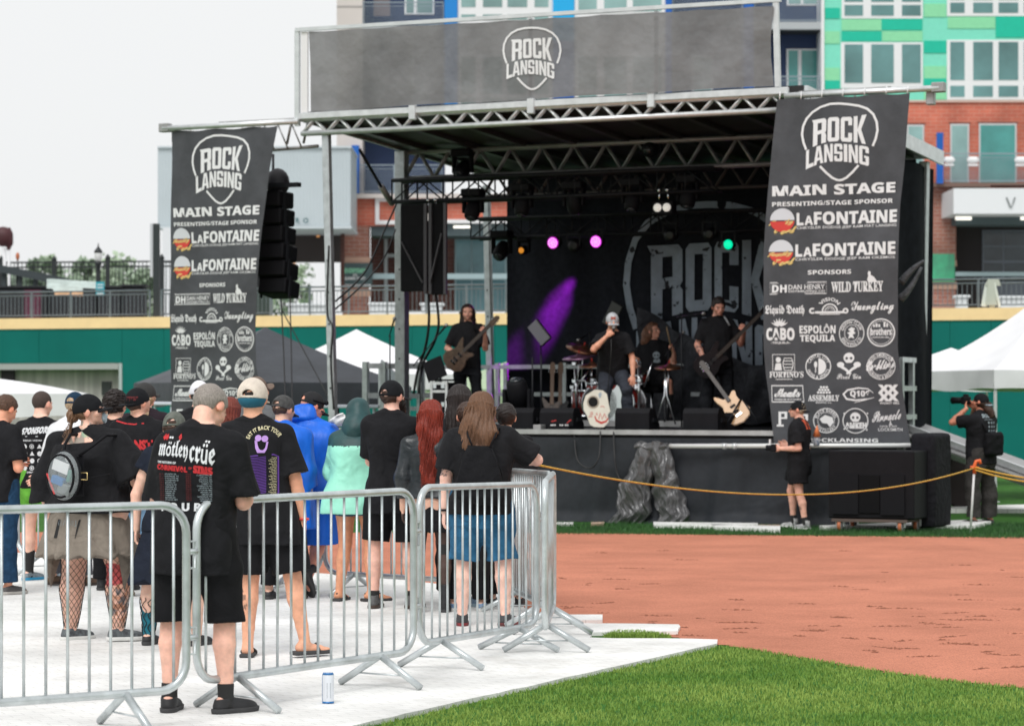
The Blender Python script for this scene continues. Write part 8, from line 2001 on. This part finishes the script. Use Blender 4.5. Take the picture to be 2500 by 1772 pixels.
# 18 red-haired woman
a = at(1052,1493); p = Person('woman with long bright red hair in a black leather jacket', a, 2, H=1.56, fat=1.03, female=True, h=.009, head=(-8,-2,0), skin=FAIR, legL=leg(-.04), legR=leg(.05), paint=[(lambda v,q,s: (v[:,2]<.80*s.k).astype(float), (.028,.018,.018), .93)])
LEA = mat('leather_black', (.012,.017,.021), .36, var=.3, vscale=8, bump=.35, bscale=18, bdist=.015, spec=.5, bump2=(6,.4,.04))
p.shirt(LEA, .93, 1.85, .026, .0, seed=20, name='leather_jacket', wrinkle=.006, h=.010); p.skirt(COT, .66, .99, .155, .185, folds=.004, nf=7, name='skirt', h=.011, ry=.85); p.shoes(SHOEB, SOLEB, high=.16); p.socks(mat('boot_black', (.012,.012,.013), .5), .48); p.hair_long(HRED, .50, .105, .13, .012, seed=12, strands=220, thick=.06, spread=.65)
# 19 dark-haired person behind
a = at(1122,1480); p = Person('dark-haired person in black trousers and blue-white running shoes, heel lifted', a, 4, H=1.68, h=.0095, head=(-4,2,0), legL=dict(t=(-.05,.08,-1), s=(-.03,-.5,-1), yaw=-6, pitch=-42), legR=leg(.08,.1))
p.shirt(COT, .78, .9, .022, seed=21, h=.012); p.pants(SHB, 1.94, .018, .01, name='trousers', h=.012); p.shoes(mat('shoe_blue_white', (.30,.38,.46), .6, var=.8, vscale=30, col2=(.02,.12,.28)), mat('sole_blue_white', (.38,.50,.58), .5)); p.hair_long(HDARK, .26, .10, .085, .003, seed=14, strands=60)
# 20 girl with pony tail
a = at(1140,1490); p = Person('short girl with a brown pony tail, mostly hidden by the man in denim shorts', a, 0, H=1.55, female=True, head=(10,0,0))
p.shirt(COT, .8, .6, .02, seed=22, h=.014); p.pants(SHB, 1.94, .016, name='trousers', h=.014); p.shoes(mat('shoe_blue_white'), SOLEW); p.hair_short(HBROWN, .012, low=.0)
f = wob(chain([(0,-.11,.15),(0,-.155,.12),(-.01,-.165,.02),(-.02,-.15,-.10)],[.02,.032,.034,.012],.02), .004, 150, 2, (1,1,.3)); p.hadd('pony_tail', f, HBROWN, .006)
# 21 man in denim shorts with drawstring bag
a = at(1176,1526); p = Person('long-haired man in denim shorts leaning his elbow on the barrier', a, -3, H=1.62, fat=1.18, bw=1.05, sh=1.08, h=.0078, head=(-10,0,0), skin=srgb(240,200,184), legw=1.12, hipw=1.15, legL=leg(-.08,0,-.02,yaw=6), legR=leg(.13,.0,.05,yaw=-24), armR=dict(u=(.90,.45,-.66), f=(-.80,.85,.10), h=(-.6,.8,-.1), n=(0,.2,-1), curl=50, o=(0,0,.01)), armL=dict(u=(-.26,-.02,-1), f=(-.06,.12,-1), n=(1,.2,0), curl=45), paint=[(stain((-.27,-.05,1.08),(.05,.1,.04),2,.0,90), INK, .8)])
M21 = p
p.shirt(COT2, .83, .80, .036, .03, seed=23, wrinkle=.007, h=.009, fr=12); p.pants(DENIM, 1.02, .040, .03, seed=9, wrinkle=.007, h=.009); p.shoes(mat('shoe_charcoal_red', (.045,.045,.048), .7, var=.3), mat('sole_red_black', (.30,.02,.025), .6, var=.9, vscale=22, col2=(.02,.02,.02)), high=.01, size=1.06)
cv = Canvas()
for sx in (-1,1):
    x = sx*.095; cv.stroke([(x-.05,-.045),(x+.05,-.045),(x+.05,.055),(x,.078),(x-.05,.055)], .003, True)
cv.stroke([(0,-.09),(0,.09)], .003); cv.stroke([(-.17,-.095),(.17,-.095)], .004); p.prints(p.pants_o, cv, [mat('denim_seam', (.010,.05,.10), .9)], 0,0, (0,-.3,.86*p.k+p.tz), name='pocket_seam')
p.hair_long(HLIGHT, .245, .115, .10, .007, seed=16, strands=260, thick=.07, spread=1.22)
q = MB(); w0 = p.arms['L']['W']; q.tube([Vector(w0+np.array([.036*math.cos(t_),.036*math.sin(t_),.012])) for t_ in np.linspace(0,6,16)], .009, 6, closed=True); q.build('wristband', BLKP, p.root, local=True)
db = thing('drawstring_bag', 'black drawstring bag on the back of the man in denim shorts', 'bag', (a[0],a[1]-.2,a[2]+1.0), R_(-3))
f = wob(loft([(-.14,0,-.03,.15,.05),(-.10,0,-.035,.178,.075),(.05,0,-.03,.150,.065),(.20,0,-.012,.105,.045),(.255,0,-.005,.075,.03)], 2.6), .006, 26, 6, (1.6,1,.35)); v,qd = sdf_mesh(f,(-.3,-.25,-.25),(.3,.2,.4),.009); link_mesh('sack', v, qd, fabric('bag_black', (.0075,.0075,.009), .6, .2, .8, .15, 9, .02), db, True, local=True)
q = MB()
for sx in (-1,1): q.tube([Vector((sx*.06,-.01,.25)), Vector((sx*.095,.03,.33)), Vector((sx*.115,.09,.385)), Vector((sx*.12,.18,.37))], .007, 6); q.tube([Vector((sx*.07,-.012,.24)), Vector((sx*.14,.01,.08)), Vector((sx*.16,.0,-.12))], .006, 6)
q.build('cord', BLKP, db, local=True)
# hidden neighbour's arm at the barrier
a = at(1235,1478); p = Person('person in black with a white wristband, mostly behind the man in denim shorts', a, 0, H=1.54, female=True, armR=dict(u=(.10,.02,-1), f=(.0,.1,-1)))
p.shirt(COT, .8, .9, .02, seed=24, h=.014); p.pants(SHB, 1.94, .016, name='trousers', h=.014); p.shoes(SHOEB, SOLEB); p.hair_short(HDARK, .012, low=-.02)
q = MB(); w0 = p.arms['R']['W']; q.tube([Vector(w0+np.array([.032*math.cos(t_),.032*math.sin(t_),.01])) for t_ in np.linspace(0,6,14)], .008, 6, closed=True); q.build('wristband', WHT, p.root, local=True)
# ------------------------------------------------------------------ by the stage: walker and photographer
a = at(1950,1291,.0); p = Person('man in black shorts and T-shirt with blond undercut walking left past the banner', a, 66, H=1.57, fat=.95, h=.010, head=(12,-2,0), skin=srgb(226,176,156), legL=dict(t=(-.05,-.10,-1), s=(0,-.22,-1), yaw=-8), legR=dict(t=(.05,.36,-1), s=(0,-.10,-1), yaw=-2), armL=dict(u=(-.12,-.22,-1), f=(.05,1,-.02)), armR=dict(u=(.12,-.15,-1), f=(-.1,1,.15)), paint=[(stain((-.05,-.05,.26),(.1,.1,.05),3,-.3,40), INK, .7)])
p.shirt(COT, .84, .75, .026, seed=25); p.pants(SHB, .72, .034, .03); p.shoes(mat('shoe_black_white', (.03,.03,.03), .6, var=.9, vscale=14, col2=(.55,.55,.55)), SOLEW, high=.05); p.socks(mat('sock_black'), .09); p.hair_short(HB('hair_silver_blond', (.36,.29,.21)), .012, low=.0, capped=True)
p.cap(CAPB, yaw=180, hole=False, tilt=-4, brimlen=.05); q = MB(); q.tube([Vector(p.hp((.085*math.sin(t_),.0+.108*math.cos(t_),.088))) for t_ in np.linspace(-1.5,1.5,12)], .006, 5); q.build('glasses', BLKP, p.root, local=True)
cv = Canvas(); cv.text(sansb('I’V'), -.09,-.06,.07,.06, .05); cv.text("19", .04,-.05,.10,.05,.05) if False else None; p.prints(p.shirt_o, cv, [mat('print_orange_red', (.62,.10,.04), .8)], 0,0, (0,-.2,1.28))
wb = Matrix.Rotation(R_(72),3,'Z'); c = Vector(a)+wb@Vector((.10,-.20,1.02)); bt_ = thing('bottle_holster', 'small colourful bottle clipped at the walking man\'s hip', 'bottle', c)
q = MB(); q.lathe([(.035,0),(.04,.02),(.04,.10),(.02,.13),(.018,.17)], c, 12, Matrix.Rotation(.25,3,'X')); q.build('body', mat('bottle_white', (.62,.62,.62), .5, var=.7, vscale=30, col2=(.05,.10,.20)), bt_); q = MB(); q.lathe([(.05,.12),(.001,.26)], c, 6, Matrix.Rotation(.25,3,'X')); q.build('orange_tag', mat('tag_orange', (.75,.22,.08), .6), bt_)
hl = p.arms['L']; c = Vector(a)+wb@Vector(hl['W']+hl['hd']*.09+np.array([0,0,.0])); cm = thing('camera', 'black camera held in front by the walking man', 'camera', c, R_(72)); q = MB(); q.box((.05,.02,.01),(.14,.07,.09),bev=.01); q.lathe([(.035,0),(.035,.08)],(.05,.04,.01),12,Matrix.Rotation(R_(-90),3,'X')); q.build('body', BLKP, cm, local=True); q = MB(); q.box((.05,.07,.085),(.05,.02,.06)); q.build('screen', WHT, cm, local=True)
a = at(2394,1281,.0); p = Person('photographer in grey cargo trousers aiming a camera at the stage', a, 40, H=1.66, fat=1.06, bw=1.05, h=.0095, head=(22,6,0), skin=srgb(214,150,124), legL=dict(t=(-.12,.02,-1), s=(-.03,-.03,-1), yaw=14), legR=dict(t=(.14,.0,-1), s=(.04,-.03,-1), yaw=-10), armL=dict(u=(-.5,.4,-1), to=(-.10,.15,-.02), h=(.5,.6,.6), n=(.6,-.4,.3)), armR=dict(u=(.7,.2,-.8), to=(.07,.10,.0), h=(-.5,.6,.6)))
p.shirt(COT, .80, .72, .028, seed=26); p.pants(fabric('cargo_grey', (.040,.037,.035), .7), 1.95, .030, .03, name='cargo_trousers', seed=11, wrinkle=.010); p.shoes(mat('shoe_dark', (.05,.045,.045), .7), SOLEB); p.hair_long(HBROWN, .12, .07, .09, .004, seed=3, strands=40, front=True, capped=True); p.cap(CAPB, mat('brim_blue_grey', (.30,.38,.44), .7), yaw=180, hole=True, flat=False, brimlen=.06)
cv = Canvas(); cv.text(sansb('SPONSORS'), -.10,-.13,.11,-.08, .05, .2); cv.text('DAN HENRY', -.08,-.065,.08,-.052,.02); 
for r in range(3):
    for c_ in range(3): cv.disc(-.02+.05*c_,-.02+.05*r,.015,.015,8)
p.prints(p.shirt_o, cv, [PGR], 0,0, (0,-.2,1.27))
wb = Matrix.Rotation(R_(40),3,'Z'); c = Vector(a)+wb@Vector(p.hp((-.03,.19,.085))); cm = thing('camera', 'black camera with lens raised to the photographer\'s eye', 'camera', c, R_(48)); q = MB(); q.box((0,0,0),(.15,.07,.10),bev=.012); q.box((0,0,.06),(.06,.06,.04),bev=.01); q.lathe([(.040,0),(.042,.10),(.046,.17),(.040,.175)],(0,.03,0),14,Matrix.Rotation(R_(-90),3,'X')); q.build('body', BLKP, cm, local=True)
q = MB(); q.lathe([(.036,0),(.001,.004)],(0,.206,0),14,Matrix.Rotation(R_(-90),3,'X')); q.build('lens', mat('lens_dark'), cm, local=True)
pk = thing('shoulder_bag', 'black camera bag on the photographer\'s back', 'bag', Vector(a)+wb@Vector((.0,-.21,1.02)), R_(40)); f = wob(rbox((0,0,0),(.15,.06,.15),.05), .004, 30, 2); v,qd = sdf_mesh(f,(-.25,-.15,-.25),(.25,.15,.25),.014); link_mesh('sack', v, qd, fabric('bag_black', (.01,.01,.01)), pk, True, local=True)
q = MB(); q.tube([Vector((-.10,.02,.13)), Vector((-.13,.10,.32)), Vector((-.10,.22,.38))], .014, 6); q.build('strap', BLKP, pk, local=True)
# ------------------------------------------------------------------ the band
def stand(px, w, z=DK): q_ = S(SP(px,w),w,z); return (q_.x,q_.y,q_.z)
JEANB = fabric('jeans_black', (.010,.011,.014), .5)
# guitarist
a = stand(1142,2.2); p = Person('guitarist with very long dark hair in black, playing a brown guitar', a, 172, H=1.73, fat=.97, h=.0085, head=(8,0,0), skin=srgb(222,168,148), legL=leg(-.10), legR=leg(.10), armR=dict(u=(.42,.08,-1), f=(-.62,.72,-.35), h=(-.8,.5,-.2), n=(-.3,-.8,-.2), curl=45), armL=dict(u=(-.32,.30,-1), f=(-.10,.75,.78), h=(.2,.6,.7), n=(.6,-.5,.3), curl=65), paint=[(lambda v,q,s: ((q[:,2]<.045)&(q[:,2]>-.03)&(q[:,1]>.05)&(np.abs(q[:,0])<.055)).astype(float)*.55, (.09,.05,.04), .6)])
p.shirt(COT, .84, .80, .022, .012, seed=30); p.pants(JEANB, 1.96, .014, .008, name='jeans'); p.shoes(SHOEB, SOLEB); p.hair_long(HB('hair_dark_chestnut', (.032,.017,.015)), .30, .115, .03, .004, seed=21, strands=110, thick=.10, t=.016)
ar = Vector(a); R1 = Matrix.Rotation(R_(172),3,'Z'); wl = ar+R1@Vector(p.arms['L']['W']+p.arms['L']['hd']*.06); wr = ar+R1@Vector(p.arms['R']['W']+p.arms['R']['hd']*.07)
GB = mat('guitar_brown', (.05,.034,.026), .3, var=.6, vscale=7, stretch=(3,9,3), col2=(.12,.075,.05), coat=.2); GNK = mat('fingerboard', (.035,.025,.02), .5)
dirn = (wl-wr).normalized(); front = Vector((R1@Vector((0,1,0)))); guitar('electric_guitar', 'brown carved-top electric guitar played by the long-haired guitarist', wr-dirn*.20+front*.045, wl+dirn*.30+front*.035, front, GB, GNK, GOUT, .98, True)
def strap(label, p, R1, a, m, w=.03):
    q = MB(); k0 = p.k; t = p.tz; pts = [(-.13,.135,1.36),(-.09,.115,1.44),(-.075,.02,1.488),(-.06,-.09,1.45),(.05,-.135,1.30),(.155,-.11,1.12),(.17,.05,1.02)]
    q.tube([Vector(a)+R1@(Vector((x,y,z*1.0))*k0+Vector((0,0,t))) for x,y,z in pts], .012, 6); o = q.build('guitar_strap', m); return tag(move_origin(o, Vector(a)+R1@Vector((.17*k0,.05,1.02*k0+t))), label, 'strap')
strap('dark strap over the shoulder of the long-haired guitarist', p, R1, a, BLKP)
# singer: one foot up on the front, leaning on his knee
a = stand(1497,.9); p = Person('singer in a grey trucker cap leaning forward with a microphone at his mouth', a, 178, H=1.64, fat=1.10, bw=1.10, h=.0085, lean=(.02,.40), head=(10,-8,0), skin=srgb(214,158,132), legR=dict(t=(.10,.55,-1), s=(.08,-.60,-1), yaw=-10), legL=dict(t=(-.26,.85,-.70), s=(-.05,-.18,-1), yaw=10), armR=dict(u=(.75,.1,-.8), to=(.105,.16,-.105), h=(-.75,.05,.65), n=(-.5,-.7,.2), curl=75), armL=dict(u=(-.36,.10,-1), f=(-.03,.36,-1), h=(.05,.35,-.9), n=(.3,-.6,-.5), curl=18), paint=[(stain((-.38,.45,.95),(.14,.3,.16),6,-.35,55), (.09,.085,.085), .85), (lambda v,q,s: ((q[:,2]<.05)&(q[:,2]>-.03)&(q[:,1]>.05)).astype(float)*.5, (.10,.06,.045), .6)])
p.shirt(COT, .80, .78, .026, .02, seed=31); p.pants(fabric('jeans_charcoal', (.030,.034,.045), .7), 1.95, .016, .012, name='jeans', seed=12); p.shoes(SHOEB, SOLEB, high=.08); p.hair_short(HBROWN, .005, low=.01, capped=True); CG = fabric('cap_front_grey', (.42,.43,.45), .3); p.cap(CG, CG, hole=False, tilt=-2, R=.006)
cv = Canvas(); cv.rect(-.033,-.022,.033,.022); cv.cur = 1; cv.rect(-.026,-.015,.026,.015); p.prints(p.cap_o, cv, [mat('patch_brown', (.22,.09,.07), .8), mat('patch_rust', (.34,.08,.05), .8)], 0,0, p.piv+p.Rh@np.array([0,.05,.135])*p.k, side=1, name='patch', lift=.008)
R1 = Matrix.Rotation(R_(178),3,'Z'); mw = Vector(a)+R1@Vector(p.arms['R']['W']+p.arms['R']['hd']*.085+p.arms['R']['n']*.03); mo_ = Vector(a)+R1@Vector(p.hp((.0,.135,.03))); d = (mw-mo_).normalized()
mic = thing('microphone', 'black hand microphone held by the singer', 'microphone', mw); q = MB(); q.tube([mo_+d*.03, mw+d*.09], [.019,.012], 8); q.build('body', BLKP, mic); q = MB(); q.sphere(mo_+d*.015, .028, 10, 8); q.build('grille', mat('mic_grille'), mic)
cable('thin microphone cable hanging from the singer\'s hand', [mw+d*.09, mw+Vector((-.03,-.05,-.35)), Vector(a)+Vector((-.10,-.2,.35)), Vector(a)+Vector((-.16,-.25,.02))], .006)
cv = None
# drummer
a = stand(1596,3.7,DK+.10); p = Person('drummer with long curly light brown hair sitting behind the kit, head turned', a, 168, H=1.72, fat=1.04, h=.009, head=(62,4,0), lean=(0,.04), skin=srgb(226,170,148), drop=-.04, legL=dict(t=(-.45,.95,-.12), s=(-.05,.05,-1), yaw=18), legR=dict(t=(.45,.95,-.12), s=(.05,.05,-1), yaw=-18), armR=dict(u=(.35,.25,-1), f=(-.2,.85,-.5), curl=70), armL=dict(u=(-.45,.12,-1), f=(-.1,.6,.65), h=(.1,.5,.8), curl=70))
p.shirt(COT, .84, .55, .026, .01, seed=32); p.pants(SHB, .9, .02); p.socks(mat('sock_black'), .25); p.shoes(SHOEB, SOLEB); p.hair_long(HB('hair_curly_brown', (.15,.07,.04)), .16, .12, .05, .016, seed=5, strands=90, thick=.09)
cv = Canvas(); skull(cv, 0, -.03, .05); cv.poly([(-.03,.03),(.045,.025),(.06,.07),(.02,.085),(-.045,.07)]); p.prints(p.shirt_o, cv, [PGR], 0,0, (-.06,.25,1.24*p.k+p.tz), side=1)
R1 = Matrix.Rotation(R_(168),3,'Z')
for sd,lab,dv_ in (('L','raised wooden drum stick in the drummer\'s left hand',(.15,.35,.9)),('R','lowered wooden drum stick in the drummer\'s right hand',(-.2,.9,-.25))):
    A_ = p.arms[sd]; w0 = Vector(a)+R1@Vector(A_['W']+A_['hd']*.08+A_['n']*.025); dd_ = (R1@Vector(dv_)).normalized(); q = MB(); q.tube([w0-dd_*.08, w0+dd_*.26, w0+dd_*.32], [.009,.008,.004], 7); o = q.build('drum_stick', mat('stick_wood', (.50,.34,.18), .6)); tag(move_origin(o, w0), lab, 'drum stick')
# bass player
a = stand(1752,2.3); p = Person('bass player with short dark hair looking down at a black bass guitar', a, 188, H=1.77, fat=1.03, bw=1.05, h=.0085, head=(6,-16,0), skin=srgb(216,160,140), legL=leg(-.13), legR=leg(.12), armR=dict(u=(.34,.02,-1), f=(-.30,.55,-.85), h=(-.5,.5,-.6), n=(-.5,-.6,.1), curl=50), armL=dict(u=(-.50,.22,-1), f=(.02,.8,.55), h=(.3,.6,.5), n=(.5,-.5,.4), curl=65), paint=[(stain((.25,.1,1.05),(.2,.2,.2),3,.2,60), INK, .7)])
p.shirt(COT, .80, .78, .026, .012, seed=33); p.pants(JEANB, 1.96, .018, .01, name='jeans'); p.shoes(SHOEB, SOLEB); p.hair_short(HDARK, .014, low=.03, top=.012, rough=.005)
R1 = Matrix.Rotation(R_(188),3,'Z'); wl = Vector(a)+R1@Vector(p.arms['L']['W']+p.arms['L']['hd']*.06); wr = Vector(a)+R1@Vector(p.arms['R']['W']+p.arms['R']['hd']*.07); dirn = (wl-wr).normalized(); front = R1@Vector((0,1,0))
GK = mat('guitar_black', (.014,.014,.017), .35, spec=.3); guitar('bass_guitar', 'black bass guitar with pale dots played by the bass player', wr-dirn*.16+front*.045, wl+dirn*.48+front*.03, front, GK, GNK, BOUT, 1.0, True)
strap('pale patterned strap over the shoulder of the bass player', p, R1, a, mat('strap_pale', (.34,.36,.38), .7, var=.8, vscale=60))
g0 = S(SP(1812,1.0),1.0,DK+.14); NATW = mat('guitar_natural', (.52,.27,.10), .35, var=.5, vscale=6, stretch=(8,1.5,8), col2=(.62,.36,.15), coat=.3)
guitar('bass_guitar', 'natural wood bass guitar standing upright beside the bass player', g0, g0+Vector((-.50,.42,.74)), Vector((-.15,-1,.2)), NATW, GNK, BOUT, 1.0)
gs = thing('guitar_stand', 'small black stand under the natural wood bass guitar', 'stand', g0-Vector((0,0,.05))); q = MB()
for dx,dy in ((-.2,-.12),(.2,-.12),(0,.25)): q.tube([g0+Vector((0,.08,.28)), g0+Vector((dx,dy,-.04))], .012, 6)
q.build('frame', BLKM, gs)
for i,(px,w,lab) in enumerate(((1346,3.2,'dark guitar on a stand, left of the drum kit'),(1366,3.4,'second dark guitar on a stand, next to the drum kit'))):
    g1 = S(SP(px,w),w,DK+.05); guitar('electric_guitar', lab, g1, g1+Vector((.02,.22,.86)), Vector((0,-1,.2)), GB if i==0 else GK, mat('neck_maple', (.16,.09,.05), .5), GOUT, .9)
